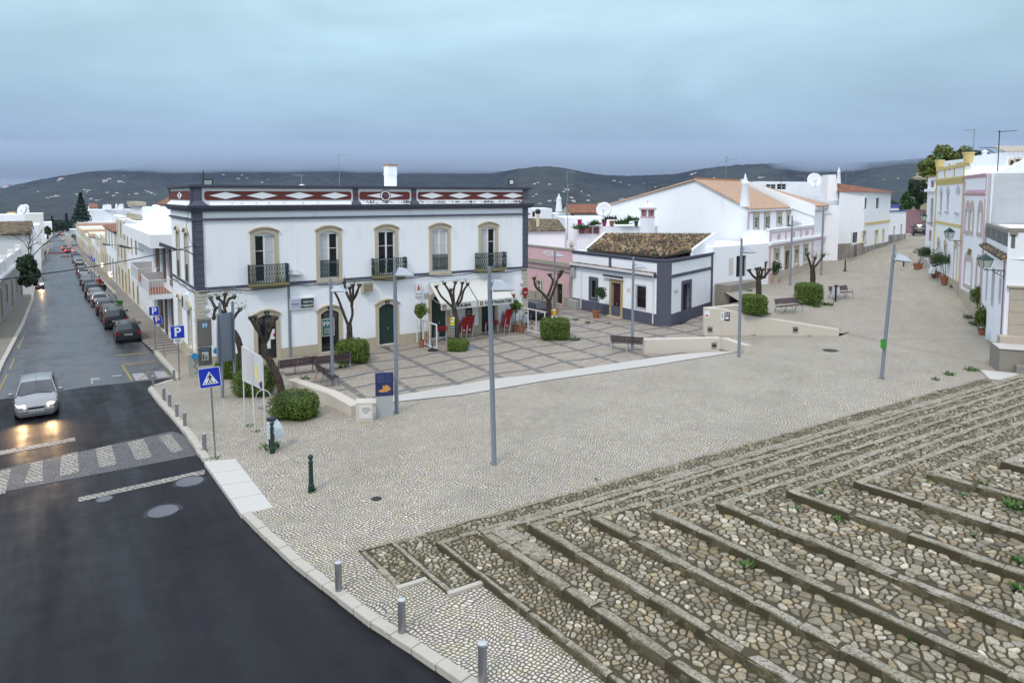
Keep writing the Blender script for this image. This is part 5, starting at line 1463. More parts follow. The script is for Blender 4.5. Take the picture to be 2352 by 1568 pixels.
for c_ in (2.55,6.8,11.1):
 for i in range(8):
  an = i*math.pi/4;m.plate(PF,[(c_+.33*math.cos(an)+.22*math.cos(b),4.36+.16*math.sin(an)+.15*math.sin(b)) for b in [k_*math.pi/3 for k_ in range(6)]],0,.035+.001*i)
m.build('plaster_rose',PINKT,t)
M().fbox(PF,.42,13.4,0,.06,-1.5,1.0).build('plinth',painted('beige_plinth',(.46,.40,.33),amt=.5),t)
m = M();e0 = GA.P(-.35,.25,6.85);ee = dd*.74
rd0,rd1 = GA.P(5.4,.25,9.78),GA.P(5.4,.25,9.78)+dd*.74
up_ = Vector((0,0,.14))
m.prism([e0,e0+ee,rd1,rd0],[e0+up_,e0+ee+up_,rd1+up_,rd0+up_])
lf = GA.P(15.8,.25,7.1)
m.prism([rd0+Vector((0,0,.002)),rd0+dd,lf+dd,lf],[rd0+up_,rd0+dd+up_,lf+dd+up_,lf+up_])
m.build('roof',TILEO,t)
m = M();f0 = PF.P(13.5,.35,7.02);f1_ = PF.P(18.7,.35,7.02)
r0,r1_ = GA.P(5.4,0,9.80)+dd*.75,GA.P(5.4,0,9.5)+dd*1.05
m.prism([f0,f1_,r1_,r0],[f0+up_,f1_+up_,r1_+up_,r0+up_]);m.build('roof',TILEO,t)
m = M();q0,q1 = PF.P(13.25,.1,7.0),r0+Vector((0,0,.1));dx = PF.d*.22
m.prism([q0-Vector((0,0,1)),q0+dx-Vector((0,0,1)),q1+dx-Vector((0,0,1)),q1-Vector((0,0,1))],[q0+up_*1.6,q0+dx+up_*1.6,q1+dx+up_*1.6,q1+up_*1.6]);m.build('party_wall',WHITE,t)
m = M()
for i in range(28):
 q = rd0.lerp(rd1,(i+.5)/28);q2 = rd0.lerp(rd1,(i+1.1)/28);m.tube([q+Vector((0,0,.16)),q2+Vector((0,0,.15))],[.14,.12],7)
m.build('ridge_tiles',TILEC,t,True)
c = PY(1710.6,462,62.8);chimney(c-Vector((0,0,.5)),PY(1710.6,398,62.8).z-c.z+.5,'slender white conical chimney at the eave of the salmon roof',.46)
antenna(1667,418,360,72,'large tilted many-rod aerial above the salmon roof',[(10,20,28,.24,12),(2,2,6,0,2),(22,2,16,0,3)],r_=.03)
AA = Vector((br.x,br.y,-1.0));AF = Fr2(AA,Vector((PO.x,PO.y,-1.0)))
hz_ = AF.px(x3(605),y3(850))[1]
ao = [OP(AF,'k',x3(395),x3(493),y3(995),y3(1205)),OP(AF,'d',x3(677),x3(714),y3(1052),y3(1228))]
t = house('annex','low white annex with a black grilled doorway beside the pink-trimmed house',AF,.05,AF.L-.05,5,hz_-.25,z0=-1.2,opens=ao)
m = M()
for i in range(7):a = ao[0][1]+.06+(ao[0][2]-ao[0][1]-.12)*i/6;m.tube([AF.P(a,-.06,ao[0][3]),AF.P(a,-.06,ao[0][4])],.018,5)
m.build('grille',BLACK,t);m = M();a0,z0 = AF.px(x3(318),y3(1195));a1,z1 = AF.px(x3(367),y3(1015));m.fbox(AF,a0,a1,0,.006,z0,z1);m.build('pale_patch',painted('patch',(.62,.58,.56)),t)
AB = Fr2(PF.P(-.0,-2.2,0)+Vector((-3.4,.8,0)),PF.P(.2,-.4,0)) if 0 else None
sl0 = PY(x3(285),y3(1480),AF.P(3.0,0,0).y-1.3)
SL = Fr2(Vector((AF.P(.4,1.5,0).x,AF.P(.4,1.5,0).y,-1.0)),Vector((AF.P(5.6,.9,0).x,AF.P(5.6,.9,0).y,-1.0)))
zt_ = SL.px(x3(300),y3(1300))[1]
t = thing('stone_ledge','old blackened stone ledge in front of the low white annex','wall',SL.o)
m = M()
for i in range(5):
 for j in range(3):m.fbox(SL,SL.L*i/5+.01,SL.L*(i+1)/5-.01,-1.4,-.02-.02*((i+j)%2),zt_*j/3+.01-(.5 if j==0 else 0),zt_*(j+1)/3)
m.build('masonry',OLDS,t,bevel=.02)
t = thing('stone_stairs','short flight of pale stone steps beside the blackened ledge','steps',GP(1690,690,f=lambda x,y:PLZ+.4))
s0 = PZ(x3(215),y3(1480),PLZ+.25);s1 = PZ(x3(480),y3(1480),PLZ+.25)
sf = Fr2(s0,s1)
for i in range(5):
 h0 = .12+i*.26
 M().fbox(sf,-.3+.45*i,sf.L+1.2,-.55*(i+1)-.3,-.55*i,-.6,h0).build('step',MARB,t,bevel=.02)
 # round-cornered house with yellow doors
q0,q1,q2 = GP(x3(1408),y3(1045),f=GB),GP(x3(1545),y3(1015),f=GB),GP(x3(1925),y3(878),f=GB)
for q in (q0,q1,q2):q.z = q0.z
q1 = Vector((q0.x+(q2.x-q0.x)*.22+.8,q0.y+(q2.y-q0.y)*.22-1.3,q0.z))
K0,K1 = Fr2(q0,q1),Fr2(q1,q2)
t = thing('round_corner_house','white two-storey house with rounded front, yellow doors and an orange roof','house',q0)
ztp = K1.px(x3(1560),y3(352))[1]
o0 = [];
o1 = [OP(K1,'w',x3(1560),x3(1612),y3(760),y3(865)),OP(K1,'k',x3(1664),x3(1688),y3(752),y3(855),YELT),OP(K1,'y',x3(1783),x3(1808),y3(745),y3(945),YELT),OP(K1,'k',x3(1860),x3(1872),y3(735),y3(830),YELT),OP(K1,'k',x3(1676),x3(1708),y3(418),y3(528)),OP(K1,'k',x3(1797),x3(1826),y3(415),y3(522))]
m = M();wall(m,K0,0,K0.L,-2,ztp);wall(m,K1,0,K1.L,-2,ztp,[o_[1:5] for o_ in o1])
bkv = Vector((3.5,9,0));b0_,b1_ = q0+bkv,q2+bkv
for a,b in ((q2,b1_),(b1_,b0_),(b0_,q0)):m.poly([a+Vector((0,0,-2)),b+Vector((0,0,-2)),b+Vector((0,0,ztp)),a+Vector((0,0,ztp))])
m.build('wall',WHITE,t)
for o_ in o1:
 if len(o_)>5:surround(K1,t,*o_[1:5],.14,o_[5],sill=o_[0]=='k',name='yellow_surround')
 if o_[0]=='w':window(K1,t,*o_[1:5],2,2,fm=SIGNBK,bw=.05);M().fbox(K1,o_[1]-.2,o_[2]+.2,0,.15,o_[3]-.15,o_[3]-.01).build('sill',PAINTW,t)
 elif o_[0]=='k':M().fbox(K1,o_[1],o_[2],-.18,-.14,o_[3],o_[4]).build('shutter',mat('dark_shutter',(.04,.022,.03),.6),t)
 else:M().fbox(K1,o_[1],o_[2],-.18,-.14,o_[3],o_[4]).build('door',YELT,t)
m = M();zy = K1.px(x3(1640),y3(695))[1];m.fbox(K1,.4,K1.L,0,.06,zy,zy+.3);m.build('yellow_band',YELT,t)
m = M();m.fbox(K0,0,K0.L,0,.06,-2,1.9);m.fbox(K1,0,K1.L,0,.06,-2,1.45);m.build('stone_facing',RUBBLE,t)
m = M();e_ = [q0+Vector((-.4,-.2,ztp)),q1+Vector((0,-.4,ztp)),q2+Vector((.5,-.3,ztp)),b1_+Vector((.3,.3,ztp)),b0_+Vector((-.3,.3,ztp))]
pk = PY(x3(1428),y3(268),(q0.y+b0_.y)/2-1)
pk2 = Vector((pk.x+1.0,pk.y+1,pk.z))
for i in range(5):m.poly([e_[i],e_[(i+1)%5],pk])
m.build('roof',TILER,t)
m = M();c = q0+Vector((0,0,ztp));cc = PY(x3(1418),y3(262),q0.y+2)
m.prism([q0+Vector((-.9,1,ztp-1)),q0+Vector((.2,.6,ztp-1)),q0+Vector((.6,3,ztp-1)),q0+Vector((-.5,3.4,ztp-1))],[q0+Vector((-.9,1,ztp+1.9)),q0+Vector((-.2,.6,ztp+1.9)),q0+Vector((.1,3,ztp+1.9)),q0+Vector((-.5,3.4,ztp+1.9))]);m.build('side_parapet',WHITE,t)
chimney(PY(x3(1420),y3(272),q0.y+2),1.9,'small white pinnacle on the left edge of the orange roof',.25)
antenna(x3(1493),y3(262),y3(105),q0.y+5,'grid aerial panel on a pole above the orange roof',[(9,6,7,0,4)],r_=.03)
CW = Fr2(PF.P(17.0,-1.5,0),Vector((q0.x,q0.y,PO.z)))
house('joining_wall','plain white wall joining the pink-trimmed house to the round-cornered house',CW,0,CW.L,4,CW.px(x3(1340),y3(490))[1],z0=-1.5)
house('joining_wall','low white wall stretching below the dish house towards the orange roof',Fr(PF.P(15,-9,0),60),0,22,4,Fr(PF.P(15,-9,0),60).px(x3(1250),y3(393))[1],z0=-1)
bghouse(x3(610),x3(1245),y3(250),y3(420),98,'long white house with sliding windows and a satellite dish at its right end',azm=70,group=None,opens=[('w',x3(695),x3(795),y3(278),y3(330)),('w',x3(805),x3(900),y3(275),y3(335))])
dish(x3(1182),y3(238),92,1.0,'white satellite dish at the right end of the long white house',(-.1,-1,.25),14)
antenna(x3(842),y3(340),y3(175),94,'dark wide aerial in front of the sliding windows',[(3,18,24,.12,9)],BLACK,.035)
antenna(x3(1080),y3(240),y3(195),99,'small aerial with a short flat arm above the long white house',[(0,20,2,0,4)],r_=.03)
# small blue-trimmed house and mauve wall at the end
q0_ = GP(2043,562,f=GB);q1_ = GP(2079,549,f=GB)
BH = Fr2(q0_+Vector((0,.3,0)),Vector((q1_.x,q1_.y,q0_.z)))
t = house('blue_trimmed_house','small white house with a dark blue roof line at the end of the street',BH,0,BH.L,6,BH.px(2060,484)[1],z0=-2,opens=[OP(BH,'k',2052,2056,520,555),OP(BH,'s',2068,2073,515,548)])
M().fbox(BH,0,BH.L,0,.1,BH.px(2060,486)[1],BH.px(2060,483)[1]).build('blue_band',BLUET,t);M().fbox(BH,0,BH.L,0,.06,-2,1.2).build('stone_facing',RUBBLE,t)
f = Fr(PY(2041,500,96),84);t = house('upper_storey','dark blue parapet and white storey behind the small end house',f,0,f.px(2064,500)[0],5,f.px(2050,471)[1],z0=-3,wm=WHITE)
M().fbox(f,0,f.px(2064,500)[0],0,.1,f.px(2050,471)[1]-.4,f.px(2050,471)[1]+.1).build('blue_band',BLUET,t)
f = Fr(PY(2079,530,104),84);house('mauve_wall','plain mauve end wall behind the dark car',f,0,f.px(2135,520)[0],.6,f.px(2100,482)[1],z0=-2,wm=MAUVE,cat='wall')
# right-hand row
RR = Fr((12.5,0,0),23)
def x5(z):return 2058+.125*z
def y5(z):return 359.3+.125*z
def x6(z):return 2025.2+.1389*z
def y6(z):return 555.3+.1389*z
def ra(x,y=500):return RR.px(x,y)[0]
ay0,ay1 = ra(x5(735),450),ra(x5(1245),450)
zy = RR.px(x5(735),y5(250))[1]
sh = [OP(RR,'s',x5(805),x5(845),y5(685),y5(1015)),OP(RR,'s',x5(928),x5(970),y5(682),y5(1003)),OP(RR,'s',x5(1110),x5(1162),y5(678),y5(1020))]
lw_ = [OP(RR,'k',x6(930),x6(962),y6(8),y6(120)),OP(RR,'k',x6(1042),x6(1075),y6(55),y6(205)),OP(RR,'d',x6(1198),x6(1242),y6(98),y6(672))]
t = house('yellow_trimmed_house','white two-storey house with mustard yellow cornices and lilac shutters',RR,ay1,ay0,9,zy-.15,z0=-1,opens=sh+lw_)
for o_ in sh:
 m = M();m.fbox(RR,o_[1]-.12,o_[2]+.12,0,.12,o_[3]-.2,o_[3]-.01)
 m.plate(RR,[(o_[1]-.12,o_[4]),(o_[2]+.12,o_[4]),(o_[2]+.15,o_[4]+.3),((o_[1]+o_[2])/2,o_[4]+.65),(o_[1]-.15,o_[4]+.3)],0,.06)
 m.build('carved_surround',painted('lilac_stone',(.52,.50,.55)),t) if 'lilac_stone' not in bpy.data.materials else m.build('carved_surround',bpy.data.materials['lilac_stone'],t)
for o_ in lw_:
 m = M();m.plate(RR,[(o_[1]-.18,o_[4]),(o_[2]+.18,o_[4]),(o_[2]+.2,o_[4]+.25),((o_[1]+o_[2])/2,o_[4]+.6),(o_[1]-.2,o_[4]+.25)],0,.07)
 m.fbox(RR,o_[1]-.18,o_[1],0,.05,o_[3],o_[4]);m.fbox(RR,o_[2],o_[2]+.18,0,.05,o_[3],o_[4]);m.build('carved_surround',STONE,t)
zc1 = RR.px(x5(735),y5(470))[1];zb_ = RR.px(x5(710),y5(1215))[1]
m = M()
for dz,nn in ((0,.05),(.2,.10),(.4,.16)):m.fbox(RR,ay1,ay0,-.01,nn,zc1-.35+dz,zc1-.35+dz+.198)
m.fbox(RR,ay1,ay0,-.3,.1,zy-.15,zy+.1);m.fbox(RR,ay1,ay1+.35,0,.05,0,zy-.15);m.fbox(RR,ay0-.4,ay0,0,.05,0,zy-.15);m.fbox(RR,ay1,ay0,0,.05,zb_-.02,zb_+.22)
L_ = ay0-ay1
for f_ in (.33,.67):m.fbox(RR,ay1+L_*f_-.12,ay1+L_*f_+.12,0,.05,zc1+.3,zy-.16)
m.fbox(RR,ay1+L_*.06,ay1+L_*.27,0,.07,zc1+1.0,zc1+1.35);m.fbox(RR,ay1+L_*.73,ay1+L_*.94,0,.07,zc1+1.0,zc1+1.35)
m.plate(RR,[(ay1+L_/2+(.45 if i%2 else .28)*math.cos(i*.5236),zc1+1.2+(.38 if i%2 else .24)*math.sin(i*.5236)) for i in range(12)],0,.06)
m.build('yellow_trim',YELT,t)
for px_,s_ in ((x5(765),'left'),(x5(1280),'right')):
 c = RR.P(ra(px_,385),-.15,zy+.1);tt = pot(c,.42,.8,YELT,'yellow square roof pot at the %s end of the yellow parapet'%s_,name='roof_pot')
 m = M()
 for _ in range(30):
  a = random.uniform(0,6.28);d = Vector((math.cos(a),math.sin(a),random.uniform(.6,2)))*.4;wv = Vector((-math.sin(a),math.cos(a),0))*.05;q = c+Vector((0,0,.75));m.poly([q-wv,q+wv,q+d])
 m.build('leaves',SUCC,tt)
m = M();m.fbox(RR,ay1,ay0,0,.05,-1,RR.px(x6(1150),y6(480))[1] if 0 else 2.0);m.build('plinth',STONEG,t)
ap0,ap1 = ay1-.02,ra(x5(1645),500)
zp = RR.px(x5(1600),y5(325))[1]
wo_ = [OP(RR,'w',x5(1288),x5(1340),y5(988),y5(1362)),OP(RR,'w',x5(1368),x5(1418),y5(995),y5(1370)),OP(RR,'w',x5(1520),x5(1578),y5(1002),y5(1395))]
lo_ = [OP(RR,'w',x6(1378),x6(1490),y6(312),y6(705)),OP(RR,'k',x6(1572),x6(1640),y6(372),y6(780))]
t = house('pink_banded_house','narrow white house with thick pink cornices next to the yellow-trimmed one',RR,ap1,ap0,9,zp,z0=-1,opens=wo_+lo_)
for o_ in wo_+lo_:
 m = M();m.fbox(RR,o_[1]-.22,o_[1],0,.06,o_[3]-.2,o_[4]);m.fbox(RR,o_[2],o_[2]+.22,0,.061,o_[3]-.2,o_[4]);m.plate(RR,[(o_[1]-.22,o_[4])]+[((o_[1]+o_[2])/2-(o_[2]-o_[1]+.44)/2*math.cos(i*math.pi/8),o_[4]+.75*math.sin(i*math.pi/8)) for i in range(1,8)]+[(o_[2]+.22,o_[4])],0,.059);m.fbox(RR,o_[1]-.2,o_[2]+.2,0,.08,o_[3]-.3,o_[3]-.005)
 m.build('stone_surround',painted('rosy_stone',(.50,.42,.38)) if 'rosy_stone' not in bpy.data.materials else bpy.data.materials['rosy_stone'],t)
z1_,z2_ = RR.px(x5(1600),y5(350))[1],RR.px(x5(1600),y5(685))[1]
m = M()
for zq in (z1_,z2_):
 for dz,nn in ((-.14,.04),(-.05,.08),(.04,.13)):m.fbox(RR,ap1,ap0,-.01,nn,zq+dz,zq+dz+.088)
m.fbox(RR,ap1,ap1+.35,0,.05,0,z2_-.31);m.fbox(RR,ap0-.45,ap0,0,.055,0,z2_-.31)
m.fbox(RR,ap1,ap1+.3,0,.03,z2_+.14,z1_-.15);m.fbox(RR,ap0-.45,ap0,0,.05,z2_+.3,z1_-.31);m.fbox(RR,ap1+.36,ap0-.46,0,.02,z2_+.14,z2_+.28)
m.build('pink_trim',PINKT,t);M().fbox(RR,ap1,ap0,0,.06,-1,1.6).build('plinth',STONEG,t)
an0 = ra(x5(575),450)
t = house('far_pink_house','narrow pink and white house just beyond the yellow-trimmed one',RR,ay0+.02,an0,8,RR.px(x5(640),y5(385))[1],z0=0,wm=WHITE,opens=[OP(RR,'k',x5(632),x5(676),y5(770),y5(1270)),OP(RR,'b',x5(655),x5(700),y5(455),y5(570),PINKT),OP(RR,'d',x5(620),x5(650),y5(1370),y5(1560),PINKT)],top=TILEC)
zz_ = RR.px(x5(650),y5(620))[1];M().fbox(RR,ay0+.02,an0,0,.3,zz_-.15,zz_+.12).build('cornice',WHITE,t)
s0 = RR.P(ap1,0,0)
SW = Fr(s0,113)
if (SW.P(1,0,0)-s0).x<0:SW.d = -SW.d
zt0 = SW.px(2268,397)[1]
t = thing('tall_white_house','tall plain white house wall filling the right edge, with a scrolled parapet','house',s0)
m = M();zt1 = zt0
pts = [(.02,-2),(16,-2),(16,zt1+4.5)]+[(a_,z_) for a_,z_ in [SW.px(2352,367),SW.px(2335,373.5),SW.px(2320,384),SW.px(2300,392),SW.px(2285,396)]]+[(.02,zt1)]
m.prism([SW.P(a,0,z) for a,z in pts],[SW.P(a,-.4,z) for a,z in pts]);body(m,SW,.03,16,12,-2,zt1-.3);m.build('wall',WHITE,t)
m = M();m.tube([SW.P(.25,.06,1),SW.P(.25,.06,zt1-.1)],.05,6);m.build('downpipe',PAINTW,t)
f = Fr(PY(2312,400,56),100);fL = f.px(2365,400)[0]
t = house('upper_house','white upper house with two brown windows under a tiled eave at the top right',f,0,abs(fL)+3,6,f.px(2320,349)[1],z0=-2,opens=[OP(f,'b',x5(2090),x5(2160),y5(75),y5(235),STONE),OP(f,'b',x5(2200),x5(2275),y5(55),y5(200),STONE)])
m = M()
for i in range(26):
 a = -.2+i*.3;m.tube([f.P(a,.45,f.px(2320,349)[1]+.02),f.P(a,-1.5,f.px(2320,349)[1]+.5)],.12,6)
m.build('tile_eave',painted('pale_tiles',(.50,.45,.38),amt=.8),t,True)
f = Fr(PY(2217,376,70),100);house('white_parapet_house','white parapet wall rising between the yellow pot and the scrolled gable',f,0,abs(f.px(2300,376)[0]),5,.5,z0=-6)
c = PY(2260,376,62);M().tube([c-Vector((0,0,1)),c+Vector((0,0,1.0))],.2,10).lathe(c,[(.25,1.0),(.25,1.15),(.05,1.25)],10).build('flue_pipe',PAINTW);tag(bpy.data.objects['flue_pipe.001'] if 'flue_pipe.001' in bpy.data.objects else bpy.data.objects['flue_pipe'],'round white flue pipe above the white parapet','flue')
antenna(2234,378,296,66,'tall roof aerial with a comb-like top arm behind the yellow parapet',[(3,18,3,0,8),(55,0,9,0,2)],r_=.035)
antenna(2291,398,300,50,'tall dark roof aerial with a long thin arm at the right edge',[(3,0,44,.06,3),(40,42,0,-.03,2)],BLACK,.035)
# corner house with the fountain
cc_ = GP(2300,838,f=GF);
CB = Fr2(cc_,Vector((RR.P(ap1,0,0).x,RR.P(ap1,0,0).y,cc_.z)))
CD = Fr(cc_,113)
if (CD.P(1,0,0)-cc_).x<0:CD.d = -CD.d
zf = CD.px(2312,531)[1];zl = CB.px(x6(2030),y6(255))[1]
t = thing('corner_house','white corner house with a grey block parapet above the stone fountain','house',cc_)
lo2 = [OP(CB,'k',x6(1722),x6(1750),y6(430),y6(1010)),OP(CB,'k',x6(1812),x6(1862),y6(425),y6(1110)),OP(CB,'k',x6(1935),x6(1975),y6(590),y6(1050))]
m = M();wall(m,CB,0,CB.L,-1,zl,[o_[1:5] for o_ in lo2],rec=.3);wall(m,CD,0,14,-1,zf)
m.poly([CB.P(0,0,zl),CB.P(CB.L,0,zl),CB.P(CB.L,-3,zl),CB.P(0,-3,zl)])
w2 = Fr(CD.P(.12,0,0),math.degrees(math.atan2(CB.d.x,CB.d.y)))
wall(m,w2,0,CB.L,zl-.2,zf-.9);m.poly([w2.P(0,0,zf-.02),w2.P(CB.L,0,zf-.02),w2.P(CB.L,-10,zf-.02),w2.P(0,-10,zf-.02)])
m.build('wall',WHITE,t)
m = M();m.fbox(w2,.002,CB.L,-.2,.02,zf-.9,zf-.18);m.build('grey_parapet',painted('grey_blocks',(.14,.145,.14),amt=.5),t)
m = M();m.fbox(w2,-.1,CB.L,-.3,.06,zf-.18,zf+.05);m.fbox(CD,0,14,-.25,.06,zf+.003,zf+.16);m.build('parapet_cap',OLDS,t)
m = M()
for i in range(4):m.fbox(w2,i*CB.L/4+.02,i*CB.L/4+.12,.02,.05,zf-.9,zf-.18)
m.build('parapet_pier',painted('pale_pier',(.40,.40,.38)),t)
m = M();k = int(CB.L/.22)
for i in range(k):a = (i+.5)*.22;m.tube([CB.P(a,.3,zl-.02),CB.P(a,-.1,zl+.14)],.1,6)
m.build('tile_course',TILEM,t,True)
for o_ in lo2:M().fbox(CB,o_[1],o_[2],-.25,-.2,o_[3],o_[4]).build('dark_door',mat('aubergine_door',(.035,.015,.03),.5) if 'aubergine_door' not in bpy.data.materials else bpy.data.materials['aubergine_door'],t)
m = M();m.tube([CB.P(.15,.08,0),CB.P(.15,.08,zl-.1)],.04,6);m.build('downpipe',mat('mauve_pipe',(.2,.13,.2),.5),t)
def x7(z):return 2155.9+.1876*z
def y7(z):return 588+.1876*z
t = thing('stone_fountain','pale stone wall fountain with cracked steps at the right edge','fountain',CD.P(1,.5,0))
zb1_ = CD.px(x7(900),y7(385),.12)[1];zc_ = CD.px(x7(800),y7(990),.6)[1];aL = CD.px(x7(860),y7(700),.12)[0]
m = M();ztp_ = CD.px(x7(760),y7(1130),1.9)[1]
for i in range(6):
 for j in range(4):m.fbox(CD,aL+i*.75+.008,aL+(i+1)*.75-.008,0,.14+.004*((i+j)%3),ztp_+.35+(zb1_-ztp_-.35)*j/4+.008,ztp_+.35+(zb1_-ztp_-.35)*(j+1)/4-.004)
m.fbox(CD,aL-.12,aL+5,0,.24,zb1_,zb1_+.1);m.build('back_panel',painted('pink_beige_stone',(.44,.38,.31),(.25,.2,.15),.8),t,bevel=.01)
M().fbox(CD,aL-.45,8,0,.62,ztp_+.003,ztp_+.42).build('basin',painted('basin_stone',(.46,.38,.31),amt=.6),t,bevel=.02)
m = M();m.fbox(CD,aL-.75,8,0,2.05,-1,ztp_);m.build('podium',OLDS,t,bevel=.015)
m = M();m.fbox(CD,aL-.8,8,0,2.1,ztp_+.001-.004,ztp_+.05) if 0 else m.fbox(CD,aL-.8,8,.63,2.12,ztp_+.002,ztp_+.06);m.build('slab',MARB,t,bevel=.015)
m = M();m.fbox(CD,aL-.1,8,2.05,2.5,-1,ztp_*.42);m.build('step',OLDS,t,bevel=.02);M().fbox(CD,aL+.5,8,2.06,2.3,ztp_*.42+.002,ztp_*.78).build('step',OLDS,t,bevel=.02)
m = M();a = CD.P(aL-2.1,3.6,0)
for i in range(4):
 for j in range(2):
  m.hexa([CD.P(aL-2.2+i*1.5+.4*j,2.2+1.1*(1-j),-.4+.0)]*0+[CD.P(aL-1.6+i*1.6+.008,2.3+j*.9+.008,-.5),CD.P(aL-1.6+(i+1)*1.6,2.3+j*.9+.008,-.5),CD.P(aL-1.6+(i+1)*1.6,2.3+(j+1)*.9,-.5),CD.P(aL-1.6+i*1.6+.008,2.3+(j+1)*.9,-.5),CD.P(aL-1.6+i*1.6+.008,2.3+j*.9+.008,.14),CD.P(aL-1.6+(i+1)*1.6,2.3+j*.9+.008,.14),CD.P(aL-1.6+(i+1)*1.6,2.3+(j+1)*.9,.13),CD.P(aL-1.6+i*1.6+.008,2.3+(j+1)*.9,.13)])
m.build('paving_slab',MARB,t,bevel=.015)
# low walls of the square
def wallrun(pts,thick,away):
 """pts = [(foot, top z)], one wall of even thickness towards 'away'"""
 m = M()
 for i in range(len(pts)-1):
  (a,za),(b,zb) = pts[i],pts[i+1];d = Vector((b.x-a.x,b.y-a.y,0)).normalized();nn = Vector((-d.y,d.x,0))
  if nn.dot(away)<0:nn = -nn
  nn = nn*thick
  A,B = Vector((a.x,a.y,0)),Vector((b.x,b.y,0));u = Vector((0,0,1))
  m.hexa([A+u*(a.z-.4),B+u*(b.z-.4),B+nn+u*(b.z-.4),A+nn+u*(a.z-.4),A+u*za,B+u*zb,B+nn+u*zb,A+nn+u*za])
 return m
def topz(px,py,Y):return PY(px,py,Y).z
def clad(m,name,label):
 t = thing(name,label,'wall',m.v[0]);m.build('masonry',LIME,t,bevel=.02);return t
z0 = topz(1617,707.5,W0.y);z1 = topz(1927,757,W1.y)
def wp(x,yb,yt):p = W0.lerp(W1,(x-1617)/310);return (p,topz(x,yt,p.y))
big = clad(wallrun([(W0,z0),wp(1658,771,710),wp(1741,771,727),(W1,z1)],.45,Vector((.2,1,0))),'sloping_wall','long beige wall sloping down to the right with two stickers and square lights')
rt = PZ(1709,697,z0)
m = wallrun([(W0+Vector((.02,.46,0)),z0-.003),(Vector((rt.x,rt.y,-.8)),z0-.003)],.45,Vector((1,-.3,0)));m.build('return_wall',LIME,big,bevel=.02)
LWp = [PZ(1480,812,PLZ),PZ(1616,809,PLZ),GP(1709,810.6,f=GF)]
zt1 = topz(1480,780,LWp[0].y);zt2 = topz(1655,781.5,LWp[1].y-.4);zt3 = topz(1707,793,LWp[2].y)
p_b = PZ(1655,807.5,PLZ)
low = clad(wallrun([(LWp[0],zt1),(p_b,zt1),(LWp[2],zt3)],.5,Vector((.1,1,0))),'low_wall','low beige wall with a bent end beside the white strip and a bench')
a_,b_,c_ = GP(806,956),PZ(735,925,PLZ+.3),PZ(661,893,PLZ)
lw1 = [(c_,topz(661,871,c_.y)),(GP(752,930),topz(752,902,GP(752,930).y)),(a_,topz(806,932,a_.y))]
clad(wallrun(lw1,.52,Vector((1,.3,0))),'low_wall','low beige wall running from the round hedge to the little plaque block')
for i,(px,py,lab) in enumerate(((1631,756.5,'square grey recessed light at the tall end of the sloping wall'),(1827,757,'square grey recessed light near the low end of the sloping wall'),(1640,793,'square grey recessed light on the short bent wall'))):
 Fw = Fr2(W0,Vector((W1.x,W1.y,W0.z))) if i<2 else Fr2(LWp[0],p_b)
 a,z = Fw.px(px,py);t = thing('wall_light',lab,'wall light',Fw.P(a,0,z-.15),'recessed lights in the low walls')
 m = M();m.fbox(Fw,a-.17,a+.17,0,.03,z-.2,z-.08);m.fbox(Fw,a-.17,a+.17,0,.03,z+.06,z+.2);m.fbox(Fw,a-.17,a-.13,0,.029,z-.08,z+.06);m.fbox(Fw,a+.13,a+.17,0,.029,z-.08,z+.06);m.build('frame',STEEL,t)
 M().fbox(Fw,a-.13,a+.13,0,.008,z-.08,z+.06).build('slot',BLACK,t)
Fw = Fr2(W0,Vector((W1.x,W1.y,W0.z)))
def sticker(px,py,w_,h_,lab,cols):
 a,z = Fw.px(px,py);t = thing('poster',lab,'poster',Fw.P(a,.01,z-h_/2))
 M().fbox(Fw,a-w_/2,a+w_/2,.002,.008,z-h_/2,z+h_/2).build('sheet',cols[0],t)
 m = M()
 for i,(x0,x1,y0,y1) in enumerate(cols[2]):m.fbox(Fw,a+x0*w_,a+x1*w_,.008,.011,z+y0*h_,z+y1*h_)
 m.build('print',cols[1],t)
sticker(1624,721,.36,.46,'small white sticker with a red mark at the tall end of the sloping wall',(SIGNW,SIGNR,[(-.4,.4,-.35,-.2),(-.1,.1,-.2,-.05)]))
sticker(1662,725,.38,.56,'pale printed poster left of the black one on the sloping wall',(SIGNW,mat('grey_print',(.3,.3,.32),.6),[(-.35,-.1,-.3,.3),(.1,.35,.1,.35),(.05,.35,-.35,-.2)]))
sticker(1670,727,.36,.60,'black poster with white letters on the sloping wall',(SIGNBK,SIGNW,[(-.35,-.05,.28,.38),(.1,.35,.28,.38),(-.35,.35,.1,.16),(-.35,.3,-.3,-.05)]))
c = GP(841,968);f = Fr(c,78)
t = thing('plaque_block','small beige stone block with a stained white plaque at the end of the low wall','plinth',c)
hh = topz(841,922,c.y)-c.z
M().prism([f.P(-.42,.0,-.3),f.P(.30,0,-.3),f.P(.30,-.42,-.3),f.P(-.42,-.42,-.3)],[f.P(-.42,0,hh-.03),f.P(.30,0,hh-.06),f.P(.30,-.42,hh+.02),f.P(-.42,-.42,hh+.04)]).build('block',LIME,t,bevel=.015)
pl_ = M().fbox(f,-.28,.25,0,.02,.14,hh-.16).build('plaque',painted('stained_plaque',(.66,.65,.62),(.3,.12,.04),1.3),t)
for j,s_ in enumerate(('FREGUESIA','DE S\u00c3O BR\u00c1S','PRA\u00c7A')):f.text(s_,0,hh-.28-j*.09,.06,SIGNBK,pl_,n=.024)
c = GP(884,958);hh = topz(884,856,c.y)-c.z;f = Fr(c,76)
t = thing('information_board','standing panel, pale below and navy above with an ochre leaf-shaped map','sign',c)
w_ = .36
M().fbox(f,-w_,w_,-.10,0,-.05,hh-1.0).build('stand',mat('pale_metal_stand',(.36,.38,.39),.4),t,bevel=.01)
